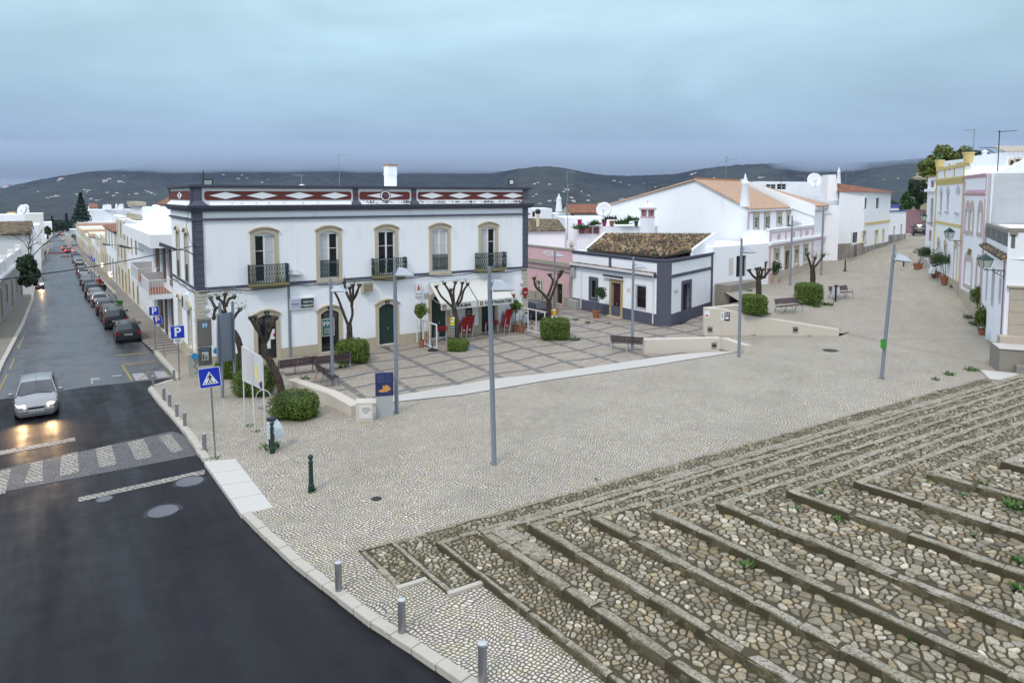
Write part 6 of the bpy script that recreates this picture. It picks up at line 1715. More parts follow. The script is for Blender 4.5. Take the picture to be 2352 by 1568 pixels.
nv = M().fbox(f,-w_-.02,w_+.02,-.09,.015,hh-1.0,hh).build('panel',mat('navy_panel',(.018,.028,.10),.35),t,bevel=.01)
mp_ = [(-.26,.22),(-.2,.28),(-.12,.29),(-.05,.33),(-.09,.42),(-.02,.47),(.03,.42),(.08,.50),(.13,.44),(.22,.42),(.20,.36),(.28,.30),(.25,.25),(.16,.22),(.10,.16),(.0,.19),(-.1,.16),(-.18,.18)]
M().plate(f,[(x,z+hh-1.0) for x,z in mp_],.015,.022).build('map',ORNG,nv)
m = M()
for j in range(5):m.fbox(f,-.30,-.02,.015,.018,hh-.10-j*.075,hh-.065-j*.075);m.fbox(f,.04,.30,.015,.018,hh-.10-j*.075,hh-.08-j*.075)
m.build('text_lines',mat('faint_text',(.06,.08,.2),.5),nv)
# square lamps
HL_ = 6.3
def make_lamp():
 t = thing('street_lamp','x','street lamp')
 M().lathe((0,0,0),[(.09,0),(.088,2.2),(.078,HL_*.92),(.065,HL_*.92),(.06,HL_)],14).build('pole',POLE,t,True)
 M().lathe((0,0,0),[(.15,-.02),(.15,.012),(.09,.02)],14).build('base_plate',STEEL,t)
 z = HL_*.885;m = M()
 b = [(.02,-.30,z),(.80,-.30,z-.03),(.80,.30,z-.03),(.02,.30,z)];u = [(.16,-.16,z+.30),(.48,-.16,z+.25),(.48,.16,z+.25),(.16,.16,z+.30)]
 l2 = [(x,y,zz+.035) for x,y,zz in b]
 m.hexa(b+l2);m.hexa(l2+u);m.build('head',LHEAD,t,bevel=.012)
 M().box(.10,.72,-.24,.24,z-.045,z-.031).build('glass',mat('lamp_glass',(.5,.5,.48),.3),t)
 m = M();m.tube([(0,0,z+.1),(.2,0,z+.1)],.04,8).tube([(0,0,z+.22),(.2,0,z+.2)],.03,8);m.build('arm',POLE,t)
 return t
lamp0 = make_lamp()
LP = [(1135,1065,612,GF,12,-1.3,'tall grey lamp post standing alone in the middle of the pale cobbles'),(911,948,590,GF,8,0,'grey lamp post standing right beside the navy information board'),(764,885,640,None,8,0,'grey lamp post rising beside the bench with its back to the low wall'),(667,820,605,None,8,0,'grey lamp post against the white wall left of the funeral shop sign'),(1452,805,590,None,8,0,'grey lamp post in front of the corner of the small slate-trimmed house'),(1697,818,548,GF,8,0,'grey lamp post at the bent end of the low beige wall'),(2025,868,560,GF,-20,2.8,'leaning lamp post with a green box strapped to it'),(1815,653.8,496,GB,8,0,'thin lamp post before the brown door of the pink-trimmed house'),(1886,632,474,GB,5,0,'farthest lamp post, at the far corner of the pink-trimmed house'),(1273.5,716,572,None,8,0,'lamp post behind the forked pollard in front of the pink house')]
for i,(bx,by,ty,f,rz,lean,lab) in enumerate(LP):
 c = GP(bx,by,f=f) if f else PZ(bx,by,PLZ)
 h_ = topz(bx,ty,c.y)-c.z
 o = lamp0 if i==0 else copy_fast(lamp0)
 o.location = c;o.scale = (1,1,h_/HL_);o.rotation_euler = (0,R(lean),R(rz));o['label'] = lab;o['group'] = 'lamp posts of the square'
c = GP(2027,868,f=GF);t = thing('green_box','small bright green litter box strapped to the leaning lamp post','bin',c)
q = PY(2030,790,c.y-.12);M().box(q.x-.12,q.x+.06,q.y-.1,q.y+.1,q.z-.22,q.z+.2).build('box',mat('bright_green',(.05,.30,.03),.4),t,bevel=.02)
M().box(q.x-.13,q.x+.07,q.y-.11,q.y+.11,q.z+.2,q.z+.23).build('lid',mat('lid_green',(.03,.2,.02),.4),t)
# benches
def make_bench():
 t = thing('bench','x','bench');Lb = 1.9
 m = M()
 for i in range(4):y = .02+i*.115;m.box(-Lb/2,Lb/2,y,y+.095,.425+.004*i,.455+.004*i)
 m.build('seat',PLUM,t,bevel=.006)
 m = M()
 for i in range(3):
  y = -.03-i*.035;z = .54+i*.115
  m.hexa([(-Lb/2,y,z),(Lb/2,y,z),(Lb/2,y+.028,z),(-Lb/2,y+.028,z),(-Lb/2,y-.03,z+.10),(Lb/2,y-.03,z+.10),(Lb/2,y-.002,z+.10),(-Lb/2,y-.002,z+.10)])
 m.build('backrest',PLUM,t,bevel=.006)
 for x in (-Lb/2+.06,0,Lb/2-.06):
  m = M();m.tube([(x,.50,0),(x,.46,.42),(x,.0,.41),(x,-.13,.90)],.022,6);m.tube([(x,-.14,0),(x,.02,.41)],.022,6)
  m.build('leg',STEEL,t)
 for x in (-Lb/2+.06,Lb/2-.06):
  M().tube([(x,-.06,.66),(x,.2,.67),(x,.42,.64),(x,.44,.44)],.017,6).build('armrest',STEEL,t)
 return t
ben0 = make_bench()
def place(o,c,ang,lab,group=None,s=1.0):
 """ang = azimuth the thing's local +y looks to"""
 o.location = c;o.rotation_euler = (0,0,-R(ang));o['label'] = lab
 if group:o['group'] = group
 if s!=1:o.scale = (s,s,s)
BN = [(684,861,None,-33,'plum slatted bench before the arched doors, the left of two in a row'),(765,852,None,-33,'plum slatted bench before the arched doors, the right of two in a row'),(742,880,None,57,'plum slatted bench turned end-on beside the low wall'),(1440,806,None,18,'plum slatted bench by the left end of the bent low wall'),(1806,716,GB,155,'plum slatted bench between the two big square hedges'),(1926,684,GB,155,'plum slatted bench beside the white litter bin')]
for i,(bx,by,f,an,lab) in enumerate(BN):
 c = GP(bx,by,f=f) if f else PZ(bx,by,PLZ)
 place(ben0 if i==0 else copy_fast(ben0),c,an,lab,'slatted benches of the square',1.12 if i<2 else 1.0)
 # bollards, bins
def make_post():
 t = thing('steel_bollard','x','bollard')
 M().lathe((0,0,0),[(.075,-.1),(.075,.64),(.07,.655)],16).build('tube',STEEL,t,True)
 M().lathe((0,0,.64),[(.079,0),(.079,.03),(.02,.045)],16).build('cap',ALU,t,True)
 return t
p0_ = make_post()
PB_ = [((1108,1566),GF,'steel bollard nearest to the camera at the bottom edge',1.15),((923,1453),GF,'second steel bollard up the near kerb',1.1),((778,1357),GF,'third steel bollard, left of the pebble steps',1.05),((470,1033),zplane,'steel bollard just left of the crossing sign post',.95),((425,979),zplane,'steel bollard above the crossing sign',.9),((407,958),zplane,'dull steel bollard halfway up the left kerb',.9),((390,934),zplane,'fifth steel bollard from the corner kerb',.9),((377,919),zplane,'steel bollard second from the kerb corner',.9),((352,888),zplane,'steel bollard at the kerb corner',.85),((400,873),zplane,'steel bollard beside the nearest parking sign',.85)]
for i,((bx,by),f,lab,s_) in enumerate(PB_):
 place(p0_ if i==0 else copy_fast(p0_),GP(bx,by,f=f),0,lab,'steel bollards along the kerb',s_)
def make_green():
 t = thing('green_bollard','x','bollard')
 M().lathe((0,0,0),[(.10,-.05),(.10,.02),(.095,.22),(.075,.24),(.068,.9),(.08,.93),(.08,.96),(.045,.99),(.04,1.03)],16).build('shaft',mat('bottle_green_paint',(.008,.035,.028),.4),t,True)
 M().ball((0,0,1.10),.085,14,10).build('ball',bpy.data.materials['bottle_green_paint'],t,True)
 return t
g0_ = make_green()
g1p,g2p = GP(715,1127,f=GF),GP(626,1040,f=GF)
for i,(c,lab) in enumerate(((g1p,'dark green ball-topped bollard alone on the cobbles, chained to the left'),(g2p,'dark green ball-topped bollard beside the pay post'),(GP(1941,622,f=GB),'dark bollard in front of the round-cornered house'),(GP(2075,621,f=GB),'dark bollard up the street beyond the leaning lamp post'))):
 place(g0_ if i==0 else copy_fast(g0_),c,0,lab,'dark ball-topped bollards')
cable([g1p+Vector((0,0,.9)),g2p+Vector((0,0,.9))],.010,'thin chain drooping between the two dark green bollards',name='chain',sag=.45,cat='chain',mt=STEEL)
def bin_(c,ang,lab,s=1.0):
 t = thing('litter_bin',lab,'litter bin',(0,0,0),'quarter-round litter bins on posts')
 m = M().box(-.045,.045,-.06,.06,-.05,1.18);m.build('post',mat('navy_post',(.012,.016,.04),.4) if 'navy_post' not in bpy.data.materials else bpy.data.materials['navy_post'],t,bevel=.006)
 pr = [(.05,1.08),(.12,1.07),(.26,.97),(.38,.80),(.45,.60),(.46,.46),(.05,.46)]
 M().prism([(x,-.24,z) for x,z in pr],[(x,.24,z) for x,z in pr]).build('bucket',mat('pale_plastic',(.50,.54,.56),.45) if 'pale_plastic' not in bpy.data.materials else bpy.data.materials['pale_plastic'],t,bevel=.012)
 M().box(-.06,.20,-.12,.12,1.09,1.19).build('hood',bpy.data.materials['navy_post'],t,bevel=.01)
 t.location = c;t.rotation_euler = (0,0,R(ang));t.scale = (s,s,s)
bin_(GP(622,1030,f=GF),-25,'pale litter bin on a navy post in front of the round hedge',1.0)
bin_(GP(2284,797,f=GF),190,'pale litter bin on a navy post beside the potted shrubs on the right')
bin_(GP(1919,692,f=GB),60,'pale litter bin on a navy post behind the far bench',1.1)
bin_(PZ(1212,753,PLZ),200,'pale litter bin half hidden by the glass screen at the building corner')
bin_(GP(2146,640,f=GB),170,'pale litter bin with a turquoise top among the potted citrus trees')
# signs on posts
def signpost(bx,by,px,py,wpx,kind,lab,tilt=0,yaw=0,hs=1.0,mt=None):
 c = GP(bx,by);s = wpx*c.y/F*math.cos(R(25))*1.0
 t = thing('road_sign',lab,'road sign',c)
 q = PY(px,py,c.y);top_ = q.z+s*.52
 base = Vector((c.x,c.y,c.z));tp = Vector((q.x,q.y+.03,top_))
 M().tube([base,tp],.032,8).build('post',mt or STEEL,t,True)
 an = math.degrees(math.atan2(-c.x,-c.y))+yaw
 f = Fr(q-Vector((0,0,0)),an-90)
 nrm = Vector((math.sin(R(an)),math.cos(R(an)),0));f.n = nrm
 x = f.d if f.d.cross(Vector((0,0,1))).dot(nrm)>0 else -f.d
 f.d = x;ca,sa = math.cos(R(tilt)),math.sin(R(tilt))
 def T(a,z):return (a*ca-z*sa,a*sa+z*ca)
 def plate(pts,n0,n1,name,mt_):return M().plate(f,[T(*p_) for p_ in pts],n0,n1).build(name,mt_,t)
 def rr(h_,r_,k=5):
  o_ = []
  for cx_,cy_,a0 in ((h_-r_,h_-r_,0),(-h_+r_,h_-r_,90),(-h_+r_,-h_+r_,180),(h_-r_,-h_+r_,270)):
   for j in range(k+1):an_ = R(a0+90*j/k);o_.append((cx_+r_*math.cos(an_),cy_+r_*math.sin(an_)))
  return o_
 h_ = s/2
 plate(rr(h_,h_*.12),.035,.045,'rim',SIGNW);plate(rr(h_*.95,h_*.10),.045,.050,'blue_field',BLUES)
 def tx(body,a,z,size,mt_=SIGNW,n_=.054,**k):
  a2,z2 = T(a,z);p_ = f.P(a2,n_,z2);xd = x*ca+Vector((0,0,sa));zd = Vector((0,0,ca))-x*sa
  return text(body,p_,xd,zd,size,mt_,t,**k)
 if kind[0]=='P':tx('P',0,-.02*s,s*1.0,bold=.018*s)
 if kind=='P/':plate([(-h_*.55,-h_*.85),(-h_*.38,-h_*.9),(h_*.55,h_*.85),(h_*.38,h_*.9)],.058,.064,'red_bar',SIGNR)
 if kind=='Pt':
  f2 = M().fbox(f,-h_*.62,h_*.62,.035,.045,-h_*1.75,-h_*1.06).build('text_plate',SIGNW,t)
  for j,s_ in enumerate(('CARGAS E','DESCARGAS','DIAS \u00daTEIS','8 - 20 H')):text(s_,f.P(0,.048,-h_*1.17-j*h_*.155),x,(0,0,1),h_*.15,SIGNBK,t)
 if kind=='X':
  plate([(-h_*.74,-h_*.66),(h_*.74,-h_*.66),(0,h_*.62)],.050,.055,'white_triangle',SIGNW)
  m = M()
  def pl_(pts):m.plate(f,[T(a*h_,b*h_) for a,b in pts],.055,.060)
  for k_ in range(5):
   a = -.56+k_*.25;pl_([(a,-.58),(a+.10,-.58),(a+.17,-.42),(a+.09,-.42)] if k_<2 else [(a,-.58),(a+.11,-.58),(a+.04,-.42),(a-.05,-.42)])
  pl_([(.03+.07*math.cos(i*.628),.33+.075*math.sin(i*.628)) for i in range(10)])
  pl_([(-.09,.20),(.12,.22),(.10,-.08),(-.06,-.08)])
  pl_([(-.06,-.06),(.04,-.06),(-.08,-.34),(-.15,-.55),(-.23,-.53),(-.15,-.32)])
  pl_([(.0,-.06),(.10,-.06),(.13,-.30),(.24,-.50),(.17,-.55),(.05,-.32)])
  pl_([(-.09,.19),(-.03,.15),(-.14,.02),(-.20,-.08),(-.25,-.05),(-.19,.05)])
  pl_([(.12,.21),(.08,.13),(.16,.0),(.22,-.05),(.26,.0),(.20,.08)])
  m.build('walking_figure',SIGNBK,t)
 return t
signpost(495,1050,482,866,52,'X','blue pedestrian crossing sign on a grey post, tilted slightly left',tilt=5,yaw=8)
signpost(412,872,408,762,33,'Pt','nearest blue parking sign with a small white text plate below',tilt=1,yaw=8)
signpost(380,820,362,735,20,'P/','tilted blue parking sign crossed by a red bar',tilt=8,yaw=12)
signpost(357,801,354,714,23,'P','blue parking sign on a straight post behind the crossed-out one',yaw=5)
signpost(218,655,215,596,8,'P','small distant blue parking sign beyond the white awning',yaw=5);signpost(211,640,208,590,8,'P','farthest small blue parking sign on the right pavement',yaw=5)
c0,c1,c2 = GP(562,966),GP(585.5,982),GP(608.5,992)
bf = Fr2(c0,Vector((c2.x,c2.y,c0.z)));
t = thing('notice_board','rusty white double notice board on three thin legs with a yellow notice','notice board',c0)
RUST = painted('rusty_white_panel',(.62,.62,.62),(.30,.10,.03),1.4,.6)
a1 = bf.px(585,880)[0];a2 = bf.px(603,890)[0]
def bz(px,py):return bf.px(px,py)[1]
m = M().plate(bf,[(0,bz(557,852)),(a1-.02,bz(573.5,872)),(a1-.02,bz(573.5,804)),(0,bz(555.5,795))],-.02,.02)
z_b,z_t = bz(560,862),bz(556,794)
pA = [bf.px(555.5,794),bf.px(573,804),bf.px(577.5,883),bf.px(557.5,873)]
pB = [bf.px(575.5,806),bf.px(600,818),bf.px(606,897),bf.px(582,884)]
M().plate(bf,pA,-.02,.02).build('panel',RUST,t);pb = M().plate(bf,pB,-.02,.02).build('panel',RUST,t)
ya = bf.px(589,855);sh_ = M().plate(bf,[bf.px(586,838),bf.px(592,840),bf.px(593,874),bf.px(587,870)],.02,.028).build('notice',mat('notice_yellow',(.72,.68,.22),.6),pb)
M().plate(bf,[bf.px(596,880),bf.px(603,874),bf.px(604,893),bf.px(599,890)],.02,.026).build('scribble',mat('scribble_violet',(.08,.03,.12),.6),pb)
for cx_,(tx_,ty_) in ((c0,(557,800)),(c1,(574.5,806)),(c2,(603,822))):
 q = PY(tx_,ty_,cx_.y);M().tube([cx_,Vector((q.x,q.y,q.z))],.028,6).build('leg',RUST,t)
c = GP(604,940);t = thing('bike_hoop','bent pale metal bicycle hoop behind the notice board','bicycle rack',c)
M().tube([c+Vector((.35*math.cos(i*.45),.1,.45+.42*math.sin(i*.45))) for i in range(11)],.025,6).build('hoop',ALU,t,True);M().tube([c+Vector((-.3,.3,.04)),c+Vector((.5,-.5,.04))],.05,6).build('rail',STEEL,t)
c0,c1 = GP(508,913),GP(547,880)
gb = Fr2(c0,Vector((c1.x,c1.y,c0.z)))
t = thing('billboard_back','tall grey metal board seen from behind beside the payphone','notice board',c0)
M().plate(gb,[gb.px(499,724),gb.px(531,716),gb.px(533,825),gb.px(499,835)],-.03,.03).build('panel',mat('grey_steel_back',(.16,.19,.24),.5),t)
for (px_,yt_) in ((500.5,695),(530,692)):
 a,z = gb.px(px_,yt_);M().fbox(gb,a-.06,a+.06,.03,.14,-.05,z).build('post',mat('grey_post',(.17,.20,.24),.45) if 'grey_post' not in bpy.data.materials else bpy.data.materials['grey_post'],t)
c = GP(473,862);hh = topz(473,732,c.y)-c.z
t = thing('payphone','brushed metal payphone column with a small glass canopy and blue emblem','payphone',c);f = Fr(c,62)
M().fbox(f,-.34,.34,-.30,.10,-.1,.55).build('base',mat('phone_base',(.42,.40,.37),.6),t,bevel=.03)
M().fbox(f,-.33,.33,-.28,.02,.56,1.52).build('niche',mat('phone_dark_steel',(.16,.15,.14),.35,.5),t,bevel=.01)
hd_ = M().fbox(f,-.35,.35,-.30,.16,1.62,hh).build('head',mat('phone_steel',(.24,.22,.20),.35,.6),t,bevel=.03)
m = M();m.fbox(f,-.16,.16,.02,.10,.85,1.32);ph = m.build('handset_box',mat('phone_cream',(.50,.50,.48),.4),t,bevel=.01)
m = M();m.fbox(f,-.13,-.08,.10,.14,.92,1.2);m.build('handset',SIGNBK,ph);m = M()
for i in range(3):
 for j in range(4):m.fbox(f,-.02+i*.045,.01+i*.045,.10,.108,.92+j*.05,.95+j*.05)
m.build('keypad',SIGNBK,ph)
GLS = mat('clear_screen',(.8,.85,.88),.03);P(GLS).inputs['Transmission Weight'].default_value = 1.0;P(GLS).inputs['IOR'].default_value = 1.05;P(GLS).inputs['Alpha'].default_value = .35
m = M();K_ = 12
m.prism([f.P(.75*math.cos(math.pi*i/K_),.15+.45*math.sin(math.pi*i/K_),1.53) for i in range(K_+1)],[f.P(.75*math.cos(math.pi*i/K_),.15+.45*math.sin(math.pi*i/K_),1.56) for i in range(K_+1)]);m.build('canopy',GLS,t)
PTB = mat('emblem_cyan',(.02,.25,.48),.4);em = M().fbox(f,-.12,.16,.16,.168,hh-.48,hh-.2).build('emblem',PTB,t)
f.text('P T',.02,hh-.41,.15,SIGNW,em,n=.172,bold=.004);m = M()
for a in (-.045,.085):m.plate(f,[(a+.05*math.cos(i*.6),hh-.28+.04*math.sin(i*.6)) for i in range(10)],.168,.173)
m.build('emblem_dots',SIGNW,em)
m = M();m.plate(f,[(-.52+.17*math.cos(i*.524),1.15+.17*math.sin(i*.524)) for i in range(12)],.1,.13);m.fbox(f,-.2,.2,.10,.12,1.42,1.5);m.plate(f,[(.52+.13*math.cos(i*.524),1.32+.16*math.sin(i*.524)) for i in range(12)],.1,.13);m.build('blue_discs',PTB,t)
c = GP(449,864);t = thing('service_cabinet','pale concrete service cabinet with black graffiti at the building corner','cabinet',c);f = Fr(c,62)
hh = topz(449,814,c.y)-c.z;M().fbox(f,-.33,.28,-.4,0,-.1,hh).build('body',painted('cabinet_concrete',(.40,.40,.36),(.1,.1,.08),.8),t,bevel=.02)
M().tube([f.P(.05,.01,hh*.8),f.P(-.05,.01,hh*.7),f.P(.08,.01,hh*.6),f.P(-.08,.01,hh*.45),f.P(.1,.01,hh*.35),f.P(.12,.01,hh*.18),f.P(-.02,.01,hh*.15)],.014,4).build('graffiti',SIGNBK,t)
a,z = SG.px(431,693);t = thing('box_sign','white wall box with a black text plate on the street side','sign',SG.P(a,0,z));M().fbox(SG,a-.45,a+.45,0,.28,z-.45,z+.5).build('box',PAINTW,t);M().fbox(SG,a-.2,a+.3,.28,.29,z-.3,z+.35).build('plate',SIGNBK,t)
c = Vector(PZ(1206.5,757,PLZ));
a,z = SF.px(1203.5,671);t = thing('shield_sign','dark red shield-shaped sign on the rough corner stones','sign',SF.P(a,0,z-.4))
M().plate(SF,[(a-.2,z+.35),(a+.2,z+.35),(a+.22,z-.1),(a,z-.45),(a-.22,z-.1)],.12,.2).build('shield',REDPL,t);SF.text('BAR',a,z,.16,SIGNW,t,n=.21)
a,z = SF.px(1175,680);t = thing('wall_pot','small terracotta pot fixed on the wall right of the awnings','pot',SF.P(a,.15,z-.15));M().lathe(SF.P(a,.18,z-.16),[(.11,0),(.17,.26),(.19,.26),(.19,.33),(.02,.31)],12).build('pot',TERRA,t,True)
# plants
def leaves(m,pts_nrm,size,jitter=.9):
 for p_,n_ in pts_nrm:
  d = Vector((random.gauss(0,1),random.gauss(0,1),random.gauss(0,1))).normalized()
  nn = (n_+d*jitter).normalized();x = nn.orthogonal().normalized();a = random.uniform(0,6.28);y = nn.cross(x)
  u = (x*math.cos(a)+y*math.sin(a));v = nn.cross(u);s_ = size*random.uniform(.6,1.3)
  m.poly([p_-u*s_,p_-v*s_*.5,p_+u*s_,p_+v*s_*.5])
def sbox(rx,ry,rz,e):
 """random surface point on a rounded box (superellipsoid)"""
 q = [random.uniform(-1,1),random.uniform(-1,1)];q.insert(random.randrange(3),random.choice((-1,1)));k = 2/e
 f = sum(abs(v)**k for v in q)**(-1/k);x,y,z = (v*f for v in q);g = lambda v:math.copysign(abs(v)**(k-1),v)
 return Vector((x*rx,y*ry,z*rz)),Vector((g(x)/rx,g(y)/ry,g(z)/rz)).normalized()
LA_ = [.06]
def lump(p_,k=2.2):
 a = LA_[0]
 return 1+a*(math.sin(p_.x*k*2+p_.z*3)+math.cos(p_.y*k*2.3-p_.z*2)+.7*math.sin((p_.x+p_.y)*k*4))
def lump_(p_,k=2.2,a=.06):return 1+a*(math.sin(p_.x*k*2+p_.z*3)+math.cos(p_.y*k*2.3-p_.z*2)+.7*math.sin((p_.x+p_.y)*k*4))
def hedge(l_,r_,t_,b_,f,lab,e=.55,dpt=.9,nl=3400,ls=.045,cut=.86,mt=None):
 c = GP((l_+r_)/2,b_,f=f) if f else PZ((l_+r_)/2,b_,PLZ)
 LA_[0] = .015 if e<.5 else .055
 rx = (r_-l_)/2*c.y/F;c = Vector((c.x,c.y+rx*dpt*.85,c.z));c.z = (f(c.x,c.y) if f else PLZ)
 hh = topz((l_+r_)/2,t_+3,c.y)-c.z;rz = hh/2;ry = rx*dpt
 t = thing('hedge_bush',lab,'bush',c)
 m = M();i0 = 0;ps = []
 K1,K2 = 18,10
 for j in range(K2+1):
  b = -math.pi/2+math.pi*j/K2
  for k in range(K1):
   a = 2*math.pi*k/K1;g = lambda q:math.copysign(abs(q)**e,q)
   p_ = Vector((g(math.cos(b))*g(math.cos(a))*rx,g(math.cos(b))*g(math.sin(a))*ry,g(math.sin(b))*rz))*.80
   m.v.append(tuple(c+Vector((0,0,rz))+p_*lump(p_)))
 for j in range(K2):
  for k in range(K1):m.face((j*K1+k,j*K1+(k+1)%K1,(j+1)*K1+(k+1)%K1,(j+1)*K1+k))
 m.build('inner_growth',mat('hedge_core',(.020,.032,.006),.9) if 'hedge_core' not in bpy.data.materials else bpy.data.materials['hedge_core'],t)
 m = M();L_ = []
 for _ in range(nl):
  p_,n_ = sbox(rx,ry,rz,e);p_ = p_*lump(p_)*random.uniform(.84,1.03);L_.append((c+Vector((0,0,rz))+p_,n_))
 leaves(m,L_,ls*.9*(c.y/26)**.45);m.build('leaves',mt or HEDGE,t)
 return t,c
HB = [(487,552,812,872,zplane,'hedge between the payphone and the pollarded tree',.6),(524,622,836,916,zplane,'large round hedge behind the notice board',.75),(608,723,896,970,zplane,'wide low hedge at the foot of the leaning pollard',.7),(764,843,776,838,None,'clipped hedge at the end of the two benches',.6),(1027,1072,776,808,None,'small boxy hedge in front of the stacked red chairs',.4),(1242,1311,727,783,None,'boxy hedge in front of the pink house',.4),(1710,1766,674,724,GB,'cube-shaped hedge on the terrace above the sloping wall',.35),(1838,1894,647,701,GB,'cube-shaped hedge standing farthest up the terrace',.35)]
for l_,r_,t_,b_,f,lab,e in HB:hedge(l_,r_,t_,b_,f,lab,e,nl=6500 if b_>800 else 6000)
def pollard(base,scale_pt,paths,lab,r0=.16,sprout=True,Y=None,f=None,green=0):
 """paths in pixels; first path is the trunk"""
 c = GP(*base,f=f) if f else PZ(*base,PLZ);c = Vector((c.x,c.y+.35,c.z)) if Y is None else PY(base[0],base[1],Y)
 t = thing('pollarded_tree',lab,'tree',c)
 def P3(p_,j):return PY(p_[0],p_[1],c.y+j)
 tr = M();pp = [Vector((P3(paths[0][0],0).x,c.y,c.z-.1))]+[P3(q,.0) for q in paths[0]]
 rr_ = [r0*1.25]+[r0*(1-.28*i/len(paths[0])) for i in range(len(paths[0]))]
 def smooth(pts,rs,k=4):
  o_,ro = [],[]
  for i in range(len(pts)-1):
   p0_,p1_,p2_,p3_ = pts[max(i-1,0)],pts[i],pts[i+1],pts[min(i+2,len(pts)-1)]
   for j in range(k):
    u = j/k
    q = .5*((2*p1_)+(p2_-p0_)*u+(2*p0_-5*p1_+4*p2_-p3_)*u*u+(3*p1_-p0_-3*p2_+p3_)*u**3)
    o_.append(q);ro.append((rs[i]+(rs[i+1]-rs[i])*u)*random.uniform(.93,1.07))
  o_.append(pts[-1]);ro.append(rs[-1]);return o_,ro
 o_,ro = smooth(pp,rr_);tr.tube(o_,ro,10);tr.build('trunk',BARK,t,True)
 tips = []
 for i,pa in enumerate(paths[1:]):
  dj = ((i%3)-1)*.45
  pts = [P3(q,dj*k/max(1,len(pa)-1)) for k,q in enumerate(pa)]
  rs = [r0*.44*(1-.35*k/len(pa)) for k in range(len(pa))]
  o_,ro = smooth(pts,rs,3);m = M();m.tube(o_,ro,8)
  e = pts[-1];m.ball(e,r0*.55,8,6);m.ball(e+Vector((r0*.3,0,r0*.25)),r0*.42,7,5);m.ball(e+Vector((-r0*.35,.05,r0*.1)),r0*.4,7,5)
  for _ in range(7 if sprout else 2):
   d = Vector((random.uniform(-1,1),random.uniform(-1,1),random.uniform(.2,1.2))).normalized()*random.uniform(.15,.38);q = e+d*.3
   m.tube([q,q+d],.008,3)
  m.build('limb',BARK,t,True);tips.append(e)
 if sprout:
  m = M();L_ = []
  for e in tips:
   for _ in range(int(14+green*40)):d = Vector((random.gauss(0,1),random.gauss(0,1),random.gauss(.6,1))).normalized();L_.append((e+d*random.uniform(.08,.42+.2*(green>0)),d))
  leaves(m,L_,.035+.02*(green>0));m.build('sprouts',leafmat('sprout_leaf',(.10,.13,.05),(.20,.20,.10)) if 'sprout_leaf' not in bpy.data.materials else bpy.data.materials['sprout_leaf'],t)
 return t
a_ = lambda L_:[(392+.2083*x,620.6+.2083*y) for x,y in L_]
b_2 = lambda L_:[(816.6+.2083*x,620.6+.2083*y) for x,y in L_]
c_3 = lambda L_:[(1208.6+.22914*x,424.6+.22914*y) for x,y in L_]
d_4 = lambda L_:[(x3(x),y3(y)) for x,y in L_]
pollard((556,872),0,[a_([(785,1060),(775,900),(740,760),(690,670)]),a_([(690,670),(640,560),(610,470),(590,380),(600,270)]),a_([(600,440),(570,350),(520,310)]),a_([(610,400),(640,320),(700,300)]),a_([(670,620),(700,520),(765,435)]),a_([(640,560),(540,420),(490,430),(475,530)]),a_([(500,430),(470,370),(440,310)])],'mossy pollarded tree with stubby arms beside the grey board',.19,f=zplane,green=.6)
pollard((648,915),0,[a_([(1225,1360),(1190,1200),(1110,1030),(1040,900),(1030,820)]),a_([(1030,830),(1000,720),(940,640),(880,530)]),a_([(960,660),(930,600),(925,520)]),a_([(970,680),(965,600),(960,545)]),a_([(1050,800),(1060,680),(1075,580)]),a_([(1060,780),(1110,640),(1160,530)]),a_([(1090,690),(1130,580),(1130,520)])],'leaning pollarded tree with a forked crown behind the notice board',.19,f=zplane,sprout=False)
pollard((803,830),0,[a_([(1970,800),(1972,680),(1968,590)]),a_([(1955,600),(1900,460),(1850,320),(1800,225)]),a_([(1975,590),(2005,480),(1990,340),(1975,200)]),a_([(1985,340),(1940,250),(1915,140)]),a_([(1995,400),(2010,280),(2010,170)]),a_([(2005,330),(2040,280),(2080,170)])],'pollarded tree with long upright arms left of the beige air conditioner',.2)
pollard((1049,800),0,[b_2([(1115,800),(1112,600),(1095,460),(1085,410)]),b_2([(1070,410),(1010,350),(940,280),(890,185)]),b_2([(1080,390),(1040,250),(980,150)]),b_2([(1085,370),(1080,240),(1100,140)]),b_2([(1070,340),(1055,280),(1050,220)]),b_2([(1110,380),(1160,250),(1178,145)]),b_2([(1120,390),(1165,330),(1190,230),(1235,160)])],'pollarded tree with five slim arms in front of the bar awnings',.19)
pollard((1262,770),0,[c_3([(232,1400),(232,1250),(225,1150)]),c_3([(225,1160),(150,1070),(95,1020),(80,940)]),c_3([(215,1120),(260,1000),(265,950),(235,905)]),c_3([(240,1150),(290,1020),(330,900)]),c_3([(320,930),(350,900),(355,870)])],'forked pollarded tree in front of the pink house',.22,sprout=True)
pollard((1743,712),0,[d_4([(620,1420),(620,1290),(618,1220)]),d_4([(605,1230),(560,1195),(525,1145)]),d_4([(612,1215),(605,1170),(600,1130)]),d_4([(622,1210),(625,1165),(628,1125)]),d_4([(632,1215),(650,1180),(655,1140)]),d_4([(640,1225),(690,1190),(728,1138)])],'small pollarded tree with open fingers above the first cube hedge',.22,f=GB,sprout=False)
pollard((1866,690),0,[d_4([(1162,1290),(1162,1180),(1158,1110)]),d_4([(1150,1120),(1130,1060),(1108,985)]),d_4([(1170,1120),(1220,1060),(1268,995)]),d_4([(1165,1100),(1175,1050),(1185,1020)])],'Y-shaped pollarded tree with a tuft of green above the far cube hedge',.22,f=GB,green=2)
